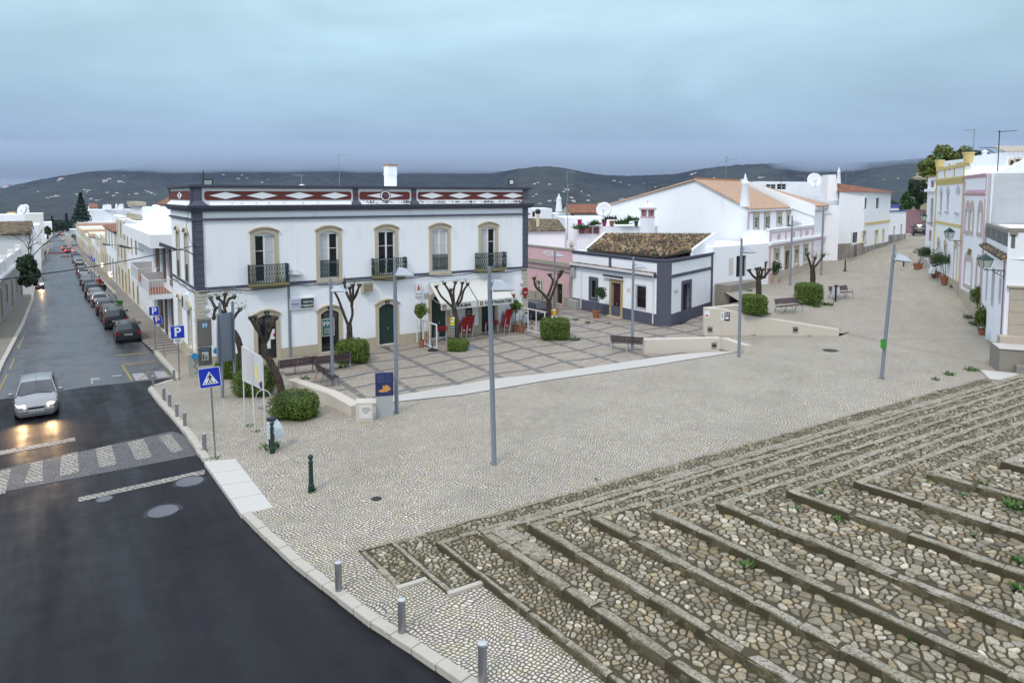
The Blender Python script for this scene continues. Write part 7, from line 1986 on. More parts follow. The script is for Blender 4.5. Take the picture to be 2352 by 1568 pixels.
def crown(m,c,rx,ry,rz,nl,ls,clumps=10,top=0.2):
 cl = []
 for _ in range(clumps):
  d = Vector((random.gauss(0,1),random.gauss(0,1),random.gauss(0,1))).normalized();q = Vector((d.x*rx,d.y*ry,d.z*rz))*random.uniform(.35,.8);cl.append((c+q,random.uniform(.28,.5)))
 L_ = []
 for _ in range(nl):
  q,s_ = random.choice(cl);d = Vector((random.gauss(0,1),random.gauss(0,1),random.gauss(0,1))).normalized()
  L_.append((q+Vector((d.x*rx,d.y*ry,d.z*rz))*s_*random.uniform(.7,1.05),(d+Vector((0,0,top))).normalized()))
 leaves(m,L_,ls)
def potted(px,py,wpx,cw,ctop,cbot,f,lab,mt=ORLEAF,potm=None,stems=2,nl=900,cx=None,pr=None,ph=.5,Y=None):
 """potted tree; pixels: pot foot, pot width, crown width / top / bottom"""
 c = GP(px,py,f=f) if f else PZ(px,py,PLZ);r_ = wpx/2*c.y/F;cx = cx or px
 t = thing('potted_tree',lab,'potted tree',c);r_ = pr or r_
 if r_>0:
  M().lathe(c,[(r_*.72,0),(r_*.95,ph*.82),(r_*1.05,ph*.84),(r_*1.05,ph),(r_*.9,ph),(r_*.88,ph*.9),(.01,ph*.9)],16).build('pot',potm or TERRA,t,True)
 top_,bot_ = PY(cx,ctop,c.y),PY(cx,cbot,c.y);cc = (top_+bot_)/2;rz = (top_.z-bot_.z)/2;rx = cw/2*c.y/F
 m = M()
 for i in range(stems):
  o_ = Vector(((i-(stems-1)/2)*.16,0,0));m.tube([c+o_*.5+Vector((0,0,ph*.8)),c.lerp(cc,.5)+o_+Vector((0,0,.1)),cc+o_*2],[.035,.03,.018],6)
  for _ in range(4):d = Vector((random.uniform(-1,1),random.uniform(-1,1),random.uniform(0,1)))*rx*.7;m.tube([cc+o_*1.5-Vector((0,0,rz*.6)),cc+d],[.018,.006],4)
 m.build('trunk',BARK,t,True)
 m = M();crown(m,cc,rx*.95,rx*.9,rz,int(nl*1.6),.06*(c.y/45)**.5,26);m.build('crown',mt,t)
 return t
potted(2108,618,20,40,565,592,GB,'potted citrus tree farthest up the right-hand row',cx=2122,ph=.55);bpy.data.objects['potted_tree'].location
potted(2147,638,18,38,572,612,GB,'potted citrus tree with yellowish leaves in the middle of the row',leafmat('yellowish_citrus',(.04,.08,.012),(.12,.14,.03)),cx=2150,ph=.55,stems=3)
potted(2170,651,20,46,578,612,GB,'nearest potted citrus tree of the three by the yellow-trimmed house',cx=2168,ph=.6)
potted(2259,777,24,42,697,756,GF,'big square-potted shrub beside the litter bin on the right',HEDGE,cx=2259,ph=.62,nl=1800)
potted(2250,745,20,38,652,700,GB,'round potted shrub behind the square pot on the right',HEDGE,cx=2247,ph=.5,nl=1500)
potted(1369,754-24,18,32,656,690,None,'small tree in a terracotta pot beside the maroon door',cx=1379,ph=.62,nl=700,stems=1)
bpy.data.objects['potted_tree.005'].location
potted(1780,649,18,30,597,628,GB,'round-headed tree in a pale stone pot before the pink-trimmed house',potm=STONEG,cx=1782,ph=.7,nl=700)
potted(968,798,14,42,695,730,None,'dense round tree in a pot behind the left glass screen',cx=966,ph=.5,nl=1500,stems=1,mt=HEDGE)
potted(1183,762,14,30,688,718,None,'dense round tree in a pot at the right end of the bar',cx=1184,ph=.5,nl=1200,stems=1,mt=HEDGE)
c = PZ(1187,762,PLZ);t = pot(c+Vector((.35,-.2,0)),.24,.5,TERRA,'terracotta pot with a dry spiky plant by the right glass screen')
m = M()
for _ in range(24):a = random.uniform(0,6.28);d = Vector((math.cos(a)*.35,math.sin(a)*.35,1))*random.uniform(.3,.6);q = c+Vector((.35,-.2,.45));m.poly([q-Vector((.02,0,0)),q+Vector((.02,0,0)),q+d])
m.build('stalks',leafmat('dry_stalk',(.12,.10,.05),(.2,.17,.08)),t)
c = GP(1648,696,f=lambda x,y:PLZ+.35);t = pot(c,.42,.75,TERRA,'round terracotta pot with broad leaves at the foot of the ledge')
m = M();crown(m,c+Vector((0,0,.9)),.45,.4,.2,160,.08,5);m.build('leaves',SUCC,t)
t = thing('wall_shrub','slender oleander growing against the right wall of the slate-trimmed house','shrub',c+Vector((-.8,.3,0)))
q = Vector((c.x-.9,c.y+.2,c.z));m = M()
for dx_ in (-.9,-.4,.1):m.tube([q,q+Vector((dx_*.5,0,1.2)),q+Vector((dx_,0,2.2))],[.03,.02,.01],5)
m.build('stems',BARK,t);m = M();tz = PY(1620,640,q.y).z-q.z
crown(m,q+Vector((-1.0,0,tz*.62)),.35,.3,tz*.36,420,.09,8);crown(m,q+Vector((-.3,0,tz*.5)),.5,.3,tz*.3,260,.09,6);m.build('leaves',DLEAF,t)
def sp(px,py,s_=1,f=None,dz=0):return (GP(px,py,f=f or GF,dz=dz),s_)
def stepspot(px,py,k,s_):return (GP(px,py,dz=rise[k]),s_)
tufts('weeds','green weeds sprouting from the joints of the cobbled steps',[stepspot(x,y,k,s_) for x,y,k,s_ in ((1998,1148,7,1.5),(2050,1116,8,.8),(1758,1163,6,1.3),(1925,1195,7,1.1),(1702,1260,5,.9),(1590,1285,4,.8),(1716,1300,5,1.2),(2010,1378,5,1.0),(2140,1110,9,.8),(2210,1140,9,.9),(2330,1165,10,1.6),(2345,1290,8,1.1),(1830,1170,7,.8),(1480,1180,4,.7),(1420,1215,4,1.0),(1300,1215,3,.7),(2345,1355,7,1.2),(1560,1215,5,.7),(1880,1130,8,.8),(1650,1340,4,.8),(1290,1250,3,.6),(2260,1110,10,.7),(1760,1520,3,.7),(2100,1470,5,.8),(1450,1330,3,.6),(2240,1230,8,.8),(1370,1100,1,.5))],GRASS,.14,40,.13)
tufts('weeds','green weeds at the feet of posts, walls and hedges around the square',[sp(622,1028,2.0),sp(715,1128,.9),sp(575,978,.9),sp(590,990,.8),sp(690,965,1.6),sp(722,955,1.2),sp(1939,765,1.6),sp(2230,850,1.8),sp(2180,860,1.5),sp(2150,872,1.2),sp(2285,800,1.8),sp(2270,770,2.0),sp(470,1035,.6),sp(496,1052,.7),sp(1730,770,.8),sp(1860,772,.7),sp(2025,870,.6)]+[(GP(x,y,f=GB),s_) for x,y,s_ in ((2195,661,2.2),(2170,655,1.2),(1700,700,1.5),(1900,700,2.2),(1870,703,2.4),(1760,722,1.6),(2230,730,2.4),(2240,745,2.0),(1941,623,1.2),(2075,622,1.4),(1720,668,1.5))]+[(PZ(x,y,PLZ),s_) for x,y,s_ in ((1350,741,1.3),(1322,735,1.4),(1400,742,.8),(890,800,.9),(1320,780,2.0),(790,842,1.6),(700,870,1.5))],GRASS,.15,30,.18)
tufts('dry_grass','dry grass growing along the ledge of the red and white parapet',[(SF.P(a,.15+.1*math.sin(a*3),9.45),.9+.3*math.sin(a*5)) for a in [9.3+i*.21 for i in range(62)] if not (mids[0][0]-.2<a<mids[0][1]+.2 or mids[1][0]-.2<a<mids[1][1]+.2)]+[(SF.P(a,.15,9.45),.5) for a in (2,2.6,3.4,4.1,5,6.1,7)],leafmat('dry_straw',(.16,.11,.05),(.08,.05,.03)),.20,14,.14)
def tree(px,pyb,Y,crowns,lab,mt,trunk=.3,name='leafy_tree',nl=2600,ls=.28,dep=.8):
 base = PY(px,pyb,Y);t = thing(name,lab,'tree',base);m = M()
 for (cx_,cy_,rx,ry) in crowns:
  c = PY(cx_,cy_,Y);m.tube([base,base.lerp(c,.5)+Vector((.1,0,.3)),c],[trunk,trunk*.6,trunk*.2],6)
 m.build('trunk',BARK,t,True);m = M()
 tot = sum(r[2]*r[3] for r in crowns)
 for (cx_,cy_,rx,ry) in crowns:
  c = PY(cx_,cy_,Y);crown(m,c,rx*Y/F,rx*Y/F*dep,ry*Y/F,int(nl*rx*ry/tot),ls,14)
 m.build('crown',mt,t);return t
tree(2170,480,100,[(2175,372,52,34),(2140,385,26,26),(2215,362,30,26),(2200,395,34,22)],'broad olive-yellow tree rising above the yellow parapet',YLEAF,nl=6500,ls=.30)
tree(2110,530,118,[(2110,445,22,34),(2098,430,18,20)],'dark green tree beyond the mauve wall',DLEAF,nl=3500,ls=.3)
tree(2088,530,112,[(2085,462,17,20)],'lower brighter green tree left of the mauve wall top',leafmat('mid_green_leaf',(.02,.07,.012),(.05,.12,.02)),nl=2000,ls=.28)
tree(2185,460,84,[(2195,385,20,16)],'grey-green shrub just behind the yellow parapet',leafmat('greygreen_leaf',(.04,.075,.05),(.08,.12,.08)),nl=1200,ls=.2)
tree(2330,420,90,[(2325,352,22,18),(2350,350,20,14)],'dark tree behind the tiled eave at the top right',DLEAF,nl=2200,ls=.25)
c = PY(2240,400,88);top_ = PY(2245,352,88);t = thing('palm_tree','palm with drooping fronds behind the roof pots','palm',c)
M().tube([c-Vector((0,0,3)),top_],[.35,.28],8).build('trunk',BARK,t,True);m = M()
for i in range(26):
 a = i*2.4;e = random.uniform(.1,1.1);pts = []
 for k in range(7):
  s_ = k/6*2.3;pts.append(top_+Vector((math.cos(a)*s_*math.cos(e*.6),math.sin(a)*s_*math.cos(e*.6),s_*math.sin(e)-.33*s_*s_)))
 for k in range(6):
  d = (pts[k+1]-pts[k]);sd_ = d.cross(Vector((0,0,1))).normalized()
  for s2 in (-1,1):
   for f_ in (.0,.33,.66):q = pts[k].lerp(pts[k+1],f_);m.poly([q,q+d*.25,q+sd_*s2*.42+d*.6-Vector((0,0,.12))])
m.build('fronds',DLEAF,t)
c = PY(2120,430,160);t = thing('old_tower','squat old stone tower top peeping out left of the olive-yellow tree','tower',c)
m = M().lathe(c,[(2.0,-6),(2.0,1.6),(2.4,1.7),(2.4,2.3),(1.6,2.5),(1.5,3.2),(.9,4.0),(.1,4.4)],14).build('masonry',painted('tower_stone',(.36,.31,.22),amt=.8),t,True)
# cars
def paint(name,c,metal=.3):return mat(name,c,.28,metal,.6)
CARGL = mat('car_glass',(.02,.028,.034),.08,spec=.8)
TYRE = mat('tyre',(.012,.012,.012),.8);PLATE = mat('plate_white',(.6,.6,.58),.5);TAIL = mat('tail_lamp',(.22,.01,.01),.3);HEADL = mat('head_lamp',(.55,.56,.58),.15)
TAILON = mat('tail_lamp_lit',(.5,.02,.02),.3,emit=(1,.04,.02),es=9);HEADON = mat('head_lamp_lit',(.9,.8,.6),.2,emit=(1,.72,.42),es=16)
def make_car(pm,kind='hatch',lit=None,plate='12-34-AB'):
 """front towards +y"""
 t = thing('parked_car','x','car')
 W_ = .83 if kind!='van' else .88
 S = {'hatch':[(-1.88,.50,.60,.80),(-1.84,.84,.86,.92),(-1.74,.93,.97,.96),(-1.52,.94,1.36,1.0),(-1.1,.93,1.42,1.0),(-.2,.91,1.43,1.0),(.28,.90,1.39,1.0),(.95,.90,.96,1.0),(1.40,.84,.88,.97),(1.74,.74,.77,.90),(1.88,.58,.62,.78)],'wagon':[(-2.15,.50,.60,.80),(-2.12,.88,.90,.93),(-2.04,.96,1.02,.97),(-1.86,.97,1.40,1.0),(-1.4,.95,1.46,1.0),(-.3,.93,1.46,1.0),(.25,.91,1.42,1.0),(.95,.91,.98,1.0),(1.50,.86,.90,.97),(1.95,.76,.79,.90),(2.12,.60,.64,.78)],'sedan':[(-2.15,.50,.62,.80),(-2.12,.86,.88,.92),(-1.95,.92,.95,.96),(-1.45,.93,.98,1.0),(-.85,.93,1.36,1.0),(-.2,.92,1.41,1.0),(.28,.91,1.38,1.0),(.95,.91,.96,1.0),(1.50,.84,.88,.97),(1.95,.74,.77,.90),(2.12,.60,.64,.78)],'van':[(-2.0,.50,.60,.84),(-1.98,.98,1.0,.95),(-1.92,1.02,1.12,.98),(-1.78,1.03,1.66,1.0),(-1.2,1.01,1.74,1.0),(-.2,1.0,1.75,1.0),(.5,.98,1.68,1.0),(1.15,.98,1.04,1.0),(1.55,.92,.96,.97),(1.85,.80,.84,.9),(2.0,.6,.64,.8)]}[kind]
 m = M();K_ = 15
 for (y,zb,zt,wf) in S:
  w_ = W_*wf;cab = zt-zb>.2
  h_ = [(w_*.90,.20),(w_*.985,.30),(w_,.50),(w_*.985,zb*.5+.32),(w_*.955,zb)]
  h_+=[(w_*.76,zt-.07),(w_*.66,zt)] if cab else [(w_*.90,zb+.02),(w_*.78,zt)]
  h_+=[(0,zt+.025)]
  for x,z in h_:m.v.append((x,y,min(z,zt+.03) if not cab else z))
  for x,z in reversed(h_[:-1]):m.v.append((-x,y,min(z,zt+.03) if not cab else z))
 for i in range(len(S)-1):
  ca,cb = S[i][2]-S[i][1]>.2,S[i+1][2]-S[i+1][1]>.2
  for k in range(K_-1):
   m.k = 0
   if k in (4,9) and (ca or cb):m.k = 1 if (ca and cb) else 0
   if (ca!=cb) and k in (5,6,7,8):m.k = 1
   if (ca!=cb) and k in (4,9):m.k = 1
   m.face((i*K_+k,i*K_+k+1,(i+1)*K_+k+1,(i+1)*K_+k))
 m.k = 0;m.face(range(K_));m.face([(len(S)-1)*K_+k for k in range(K_)])
 for i in range(len(S)-1):m.face((i*K_,(i+1)*K_,(i+1)*K_+K_-1,i*K_+K_-1))
 b = m.build('body',[pm,CARGL],t,True)
 m = M();cabs = [i for i in range(len(S)) if S[i][2]-S[i][1]>.2];j0,j1 = cabs[0],cabs[-1]
 for s_ in (-1,1):
  for i,ii in ((j0-1,j0),(j1+1,j1)):
   a,c_ = S[i],S[ii];m.tube([(s_*W_*a[3]*.90,a[0],a[1]+.03),(s_*W_*.72,c_[0],c_[2]-.03)],.035,5)
  for yy in ((-.25,) if kind=='hatch' else (-.25,-1.15)):
   zt_ = 1.42 if kind!='van' else 1.73;m.tube([(s_*W_*.955,yy,.93),(s_*W_*.70,yy,zt_-.05)],.032,5)
 m.build('pillar',pm,t)
 if kind in ('wagon','van'):
  m = M();zt_ = S[4][2]+.05
  for s_ in (-1,1):m.tube([(s_*W_*.62,-1.6,zt_-.03),(s_*W_*.62,-1.45,zt_+.03),(s_*W_*.62,.0,zt_+.03),(s_*W_*.62,.15,zt_-.03)],.018,5)
  m.build('roof_rails',BLACK,t)
 yf,yr = S[-1][0],S[0][0]
 m = M().box(-W_*.80,W_*.80,yf-.16,yf+.05,.28,.50);m.build('bumper',pm if lit=='front' else BLACK,t,bevel=.03)
 M().box(-W_*.82,W_*.82,yr-.05,yr+.14,.30,.54).build('bumper',BLACK if kind!='sedan' else pm,t,bevel=.03)
 for x in (-1,1):
  for y in (yf-.72,yr+.68):
   wh = M();i0 = 0;r_ = .29
   for q,rr_ in ((W_*x*.72,r_*.9),(W_*x*.74,r_),(W_*x*.97,r_),(W_*x*.99,r_*.9)):
    for k in range(16):wh.v.append((q,y+rr_*math.cos(k*.3927),r_+rr_*math.sin(k*.3927)))
   for j in range(3):
    for k in range(16):wh.face((j*16+k,j*16+(k+1)%16,(j+1)*16+(k+1)%16,(j+1)*16+k))
   wh.face(range(16));wh.face(range(48,64));o_ = wh.build('wheel',TYRE,t,True)
   m = M();m.v = [(W_*x*1.0,y+.17*math.cos(k*.3927),r_+.17*math.sin(k*.3927)) for k in range(16)];m.face(range(16));m.build('rim',STEEL,o_)
  hl = M();hl.hexa([(x*.42,yf-.12,.56),(x*.74,yf-.22,.56),(x*.76,yf-.30,.56),(x*.42,yf-.25,.56),(x*.42,yf-.045,.70),(x*.70,yf-.13,.72),(x*.76,yf-.30,.74),(x*.42,yf-.25,.72)])
  hl.hexa([(x*.40,yf+.012,.57),(x*.64,yf-.03,.57),(x*.64,yf-.1,.57),(x*.40,yf-.1,.57),(x*.40,yf-.02,.69),(x*.64,yf-.06,.70),(x*.64,yf-.12,.72),(x*.40,yf-.12,.72)])
  hl.build('headlight',HEADON if lit=='front' else HEADL,t)
  tz = .98 if kind=='van' else .80
  M().box(min(x*W_*.70,x*W_*.965),max(x*W_*.70,x*W_*.965),yr-.03,yr+.12,tz-.16,tz+.12).build('tail_light',TAILON if lit=='rear' else TAIL,t,bevel=.01)
  M().ball((x*(W_+.10),.72,1.00),.10,8,6,(1.1,.6,.75)).build('mirror',pm,t,True)
 for y,sy in ((yf+.062,1),(yr-.062,-1)):
  q = M().box(-.25,.25,min(y-.01*sy,y),max(y-.01*sy,y),.36 if sy>0 else .62,.47 if sy>0 else .73).build('number_plate',PLATE,t)
  if plate and ((lit=='front')==(sy>0)):text(plate,(0,y+.004*sy,.412 if sy>0 else .672),(-sy,0,0),(0,0,1),.105,SIGNBK,q,bold=.002)
 if lit=='front':
  M().box(-.30,.30,yf-.01,yf+.022,.52,.60).build('grille',BLACK,t,bevel=.01)
  M().tube([(-.6,1.02,.965),(.0,.93,1.0),(.62,1.03,.96)],.014,4).build('wiper',BLACK,t);M().tube([(0,.3,1.43),(0,.26,1.62)],.006,4).build('aerial',BLACK,t)
  for x in (-1,1):
   ld = bpy.data.lights.new('headlight_beam','SPOT');ld.energy = 170;ld.color = (1,.62,.30);ld.spot_size = R(95);ld.spot_blend = .9;ld.shadow_soft_size = .12
   lo_ = bpy.data.objects.new('headlight_beam',ld);col.objects.link(lo_);lo_.parent = t;lo_.location = (x*.52,yf+.12,.62);lo_.rotation_euler = (R(90-6),0,0)
 return t
def put(t,px,py,ang,lab,s=.93,group=None,back=2.0):
 c = GP(px,py,dz=-.12);a = R(ang);c = Vector((c.x+math.sin(a)*back*s,c.y+math.cos(a)*back*s,0));c.z = zplane(c.x,c.y)-.115
 t.location = c;t.rotation_euler = (R(-1.5)*0,0,-a);t.scale = (s,s,s);t['label'] = lab
 if group:t['group'] = group
 return t
SILV = paint('silver_paint',(.34,.34,.345),.6);
t = make_car(SILV,'hatch','front','63-26-NC');t.name = 'moving_car';put(t,85,962,146,'silver hatchback with glowing headlights driving towards the crossing',1.0,back=-1.88)
t = make_car(paint('grey_gold_paint',(.22,.20,.19),.5),'sedan','front',None);t.name = 'moving_car';put(t,84,664,146,'grey saloon with lit headlights half on the left pavement',.95,back=-2.1)
GK = 'cars parked along the right kerb'
blk_ = make_car(paint('black_green_paint',(.010,.016,.016),.2),'wagon',None,'26-83-VP');put(blk_,296,787,-33,'black estate car parked nearest, at the head of the row',.96,GK,2.15)
suv = make_car(paint('black_paint',(.008,.008,.011),.2),'wagon',None,'58-14-QR');put(suv,268,757,-33,'taller black car with tall tail lights, second in the parked row',.98,GK,2.15);suv.scale = (.98,.98,1.1)
red = make_car(paint('dull_red_paint',(.10,.03,.035),.2),'sedan',None,None);put(red,256,738,-33,'dull red saloon squeezed behind the second black car',.93,GK,2.15)
hat = make_car(paint('charcoal_paint',(.02,.022,.03),.3),'hatch',None,None);put(hat,245,724,-33,'charcoal hatchback fourth in the parked row',.95,GK,1.9)
slv = make_car(SILV,'hatch',None,None);put(slv,231,705,-33,'silver hatchback with red tail lights fifth in the parked row',.93,GK,1.9)
gy = make_car(paint('pale_grey_paint',(.24,.25,.26),.5),'sedan',None,None);put(gy,222,693,-33,'pale grey car showing only its roof before the silver hatchback',.93,GK,2.15)
van = make_car(paint('dark_blue_paint',(.018,.02,.034),.2),'van',None,None);put(van,214,684,-33,'dark blue people carrier in the parked row',.90,GK,2.0)
for proto,px,py,lab,s_,bk_,ang in ((hat,206,667,'dark hatchback just before the people carrier',.92,1.9,-33),(gy,199,655,'blue-grey estate near the two pedestrians',.92,2.1,-33),(slv,193,638,'silver car with a pale roof where the black cable crosses',.95,2.1,-33),(red,188,630,'dark red car in the middle of the parked row',.9,2.1,-33),(slv,183,611,'silver saloon below the red road patch',.95,1.9,-33),(gy,177,604,'white-grey car beside the red road patch',.92,2.1,-33),(van,175.5,598,'dark blue car squeezed beyond the white-grey one',.85,2.0,-33),(slv,173,590,'silver car parked at the far end of the row',.92,2.1,-33),(gy,171.5,564,'pale green-grey car parked alone far up the right side',.95,2.1,147),(slv,131,541,'tiny white car coming down the far street',.95,2.0,146),(gy,113,553,'pale car parked far up on the left side',.95,2.1,-33),(hat,111,559,'dark car parked far up on the left side',.9,2.1,-33),(red,106,566,'reddish car parked nearest of the far left-hand ones',.9,2.1,-33),(hat,169,545,'small dark car far up the right kerb',.95,2.1,-33)):
 put(copy_fast(proto),px,py,ang,lab,s_,'cars parked further up the street',bk_)
bl = make_car(paint('blue_grey_paint',(.10,.11,.15),.4),'hatch','rear',None);bl.name = 'braking_car';put(bl,158,581,-34,'nearer of two braking cars with glowing red lights',.95)
for px,py,lab in ((150.5,575,'farther of two braking cars with glowing red lights'),(137,540,'braking car with red lights beside the tiny white car'),(125,529,'most distant car with red lights at the top of the street')):
 put(copy_fast(bl),px,py,-34,lab,1.0,'cars braking with red lights')
dk = copy_fast(hat);dk.location = PZ(1222,727,PLZ);dk.rotation_euler = (0,0,-R(-30));dk['label'] = 'dark blue car parked in the lane behind the glass screen';dk['group'] = 'dark cars';dk.scale = (.97,.97,.97)
o = copy_fast(blk_);c = GP(2109,541,f=GB);o.location = c+Vector((1.2,1.9,0));o.rotation_euler = (0,0,-R(28));o['label'] = 'black car parked before the mauve wall at the end of the right-hand street';o['group'] = 'dark cars';o.scale = (1,1,1)
# bar terrace: stacks, screens
def make_chair():
 t = thing('plastic_chair','x','chair')
 M().box(-.21,.21,-.20,.22,.40,.43).build('seat',REDPL,t,bevel=.01)
 m = M();m.hexa([(-.22,-.20,.42),(.22,-.20,.42),(.22,-.17,.42),(-.22,-.17,.42),(-.25,-.34,.84),(.25,-.34,.84),(.25,-.31,.84),(-.25,-.31,.84)])
 m.hexa([(-.26,-.345,.82),(-.14,-.345,.80),(-.14,-.31,.80),(-.26,-.31,.82),(-.285,-.365,.92),(-.20,-.365,.85),(-.20,-.33,.85),(-.285,-.33,.92)]);m.hexa([(.14,-.345,.80),(.26,-.345,.82),(.26,-.31,.82),(.14,-.31,.80),(.20,-.365,.85),(.285,-.365,.92),(.285,-.33,.92),(.20,-.33,.85)])
 m.build('backrest',REDPL,t)
 for x in (-1,1):
  M().tube([(x*.26,-.28,.66),(x*.28,.0,.66),(x*.27,.18,.63),(x*.25,.20,.42)],.02,6).build('armrest',REDPL,t)
  for y,y2_ in ((.20,.24),(-.18,-.22)):M().tube([(x*.20,y,.40),(x*.23,y2_,0)],.018,6).build('leg',ALU,t)
 return t
ch0 = make_chair();first = True
for (px,py,nm,k,ang) in ((1160,766,'stack beside the aluminium ladder-like stack',12,-33),(1075,775,'right-hand stack left of the dark menu board',10,-30),(1061,777,'stack hidden behind the slim pollard',9,-36)):
 c = PZ(px,py,PLZ)
 for i in range(k):
  o = ch0 if first else copy_fast(ch0);first = False
  nn_ = Vector((math.sin(R(ang)),math.cos(R(ang)),0));o.location = c-nn_*(.022*i)+Vector((0,0,.09*i));o.rotation_euler = (0,0,-R(ang))
  o['label'] = ('topmost' if i==k-1 else 'bottom' if i==0 else '%s'%'second third fourth fifth sixth seventh eighth ninth tenth eleventh'.split()[i-1])+' red chair of the '+nm;o['group'] = 'stacked red plastic chairs'
 q = c-nn_*.25;fq = Fr(c,ang+90);fq.n = -nn_
 M_ = M();
 t = thing('chair_emblem','round pale emblem on the back of the '+nm,'emblem',q);M_.plate(fq,[(.085*math.cos(i*.524),.60+.085*math.sin(i*.524)) for i in range(12)],.285,.292).build('disc',mat('emblem_pale',(.5,.35,.33),.5) if 'emblem_pale' not in bpy.data.materials else bpy.data.materials['emblem_pale'],t)
def make_table(lab,c,k,s=.72):
 for i in range(k):
  t = thing('cafe_table',('top ' if i==k-1 else 'lowest ' if i==0 else 'table %d up, '%(i+1))+lab,'table',c,'stacked red cafe tables');o_ = Vector((.03*math.sin(i*2.2),.03*math.cos(i*3),.055*i))
  h_ = s/2;z = .68
  M().box(c.x+o_.x-h_,c.x+o_.x+h_,c.y+o_.y-h_,c.y+o_.y+h_,c.z+o_.z+z,c.z+o_.z+z+.03).build('top',REDPL,t,bevel=.02)
  for x in (-1,1):
   for y in (-1,1):q = c+o_+Vector((x*(h_-.04),y*(h_-.04),0));M().tube([q+Vector((0,0,0 if i==0 else z*.12)),q+Vector((0,0,z))],.018,6).build('leg',ALU,t)
make_table('red square table in the stack behind the left glass screen',PZ(1016,782,PLZ),5,.66);make_table('red square table in the wide stack before the right bar door',PZ(1130,766,PLZ)+Vector((0,.2,0)),4,.95)
c = PZ(1173,761,PLZ)
for i in range(9):
 t = thing('aluminium_chair','%s aluminium chair up the ladder-like stack by the bar'%('topmost' if i==8 else 'lowest' if i==0 else 'number %d'%(i+1)),'chair',c,'stacked aluminium chairs');q = c+Vector((0,.0,.15*i));m = M()
 for x in (-.24,.24):m.tube([q+Vector((x,-.2,0)),q+Vector((x,-.22,.45)),q+Vector((x,.22,.46)),q+Vector((x,.25,0))] if i==0 else [q+Vector((x,-.22,.3)),q+Vector((x,-.22,.45)),q+Vector((x,.22,.46))],.016,5)
 m.tube([q+Vector((-.24,-.22,.45)),q+Vector((.24,-.22,.45))],.016,5);m.build('frame',ALU,t);M().box(q.x-.22,q.x+.22,q.y-.2,q.y+.2,q.z+.44,q.z+.455).build('seat',STEEL,t)
for (p0,p1,yt0,yt1,k,lab) in (((958,786),(1003,804),730,743,3,'white framed glass screen left of the bar'),((1194.5,757),(1251,771),704,714,3,'white framed glass screen at the building corner')):
 a,b = PZ(*p0,PLZ),PZ(*p1,PLZ);f = Fr2(a,b);z0_ = f.px(p0[0],yt0)[1];t = thing('glass_screen',lab,'screen',a,'white framed glass screens');m = M()
 for i in range(k+1):x = f.L*i/k;m.fbox(f,x-.03,x+.03,-.03,.03,0,z0_)
 for z in (.10,z0_-.03):m.fbox(f,.031,f.L-.031,-.025,.025,z-.035,z+.035)
 m.build('frame',PAINTW,t);g_ = M().poly([f.P(0,0,.1),f.P(f.L,0,.1),f.P(f.L,0,z0_),f.P(0,0,z0_)]);m = M();m.poly([f.P(.03,0,.13),f.P(f.L-.03,0,.13),f.P(f.L-.03,0,z0_-.06),f.P(.03,0,z0_-.06)]);m.build('pane',GLS,t)
 m = M();x = f.L*.5
 for s_ in (0,.38):m.plate(f,[(x-.12,.75-s_),(x,.55-s_),(x+.12,.75-s_),(x+.07,.82-s_),(x,.77-s_),(x-.07,.82-s_)],.004,.01)
 m.build('heart_sticker',SIGNR,t);M().plate(f,[(f.L*.17-.12,1.25),(f.L*.17+.12,1.25),(f.L*.17,1.55)],.004,.01).build('triangle_sticker',SIGNW,t)
for (px,py,lab,r_) in ((1019-1,804,'black round umbrella foot beside the left glass screen',.34),(1077,801,'grey and black round umbrella foot right of the small hedge',.38)):
 c = PZ(px if r_>.35 else 994,py if r_>.35 else 805,PLZ);t = thing('umbrella_foot',lab,'umbrella base',c);M().lathe(c,[(r_,0),(r_,.06),(r_*.8,.10),(r_*.3,.12)],18).build('weight',BLACK if r_<.35 else mat('grey_weight',(.2,.22,.26),.6),t,True);M().tube([c,c+Vector((0,0,.5))],.03,8).build('socket',BLACK,t)
def menu(px,pyt,pyb,wpx,Y,lab):
 a,b = PY(px,pyb,Y),PY(px,pyt,Y);w_ = wpx*Y/F/2;h_ = (b.z-a.z);t = thing('menu_board',lab,'menu board',a);f = Fr(a,85);M().fbox(f,-w_,w_,-.02,0,0,h_).build('board',mat('menu_black',(.05,.03,.02),.5) if 'menu_black' not in bpy.data.materials else bpy.data.materials['menu_black'],t)
 cs = [SIGNY,mat('food_blue',(.12,.25,.35),.5),mat('food_orange',(.5,.2,.04),.5),SIGNW] if 'food_blue' not in bpy.data.materials else [SIGNY,bpy.data.materials['food_blue'],bpy.data.materials['food_orange'],SIGNW]
 m = M();r_ = random.Random(px)
 for i in range(3):
  for j in range(7):
   m.k = (0 if j>3 else 1) if r_.random()<.6 else r_.choice((2,3));x0 = -w_*.9+i*w_*.6;z0_ = h_*(.04+j*.135)
   m.fbox(f,x0,x0+w_*.55,.001+.0005*i,.006,z0_,z0_+h_*.115)
 m.build('menu_pictures',cs,t)
menu(1039.5,726,777,11.5,PZ(1049,800,PLZ).y+.1,'tall colourful food menu hanging on the slim pollard');menu(1273.5,708,746,16,PZ(1262,775,PLZ).y-.2,'tall colourful food menu standing in front of the boxy hedge')
a,z = SF.px(1076,720);t = thing('menu_board','tall black menu board with an orange frame between the bar doors','menu board',SF.P(a,.1,0));M().fbox(SF,a-.28,a+.28,.05,.09,.1,2.1).build('frame',ORNG,t);M().fbox(SF,a-.24,a+.24,.09,.10,.14,2.06).build('board',SIGNBK,t)
m = M()
for j in range(8):m.fbox(SF,a-.18,a+.16-.06*(j%3),.10,.104,.5+j*.17,.56+j*.17)
m.build('chalk_lines',mat('chalk',(.4,.38,.35),.8),t)
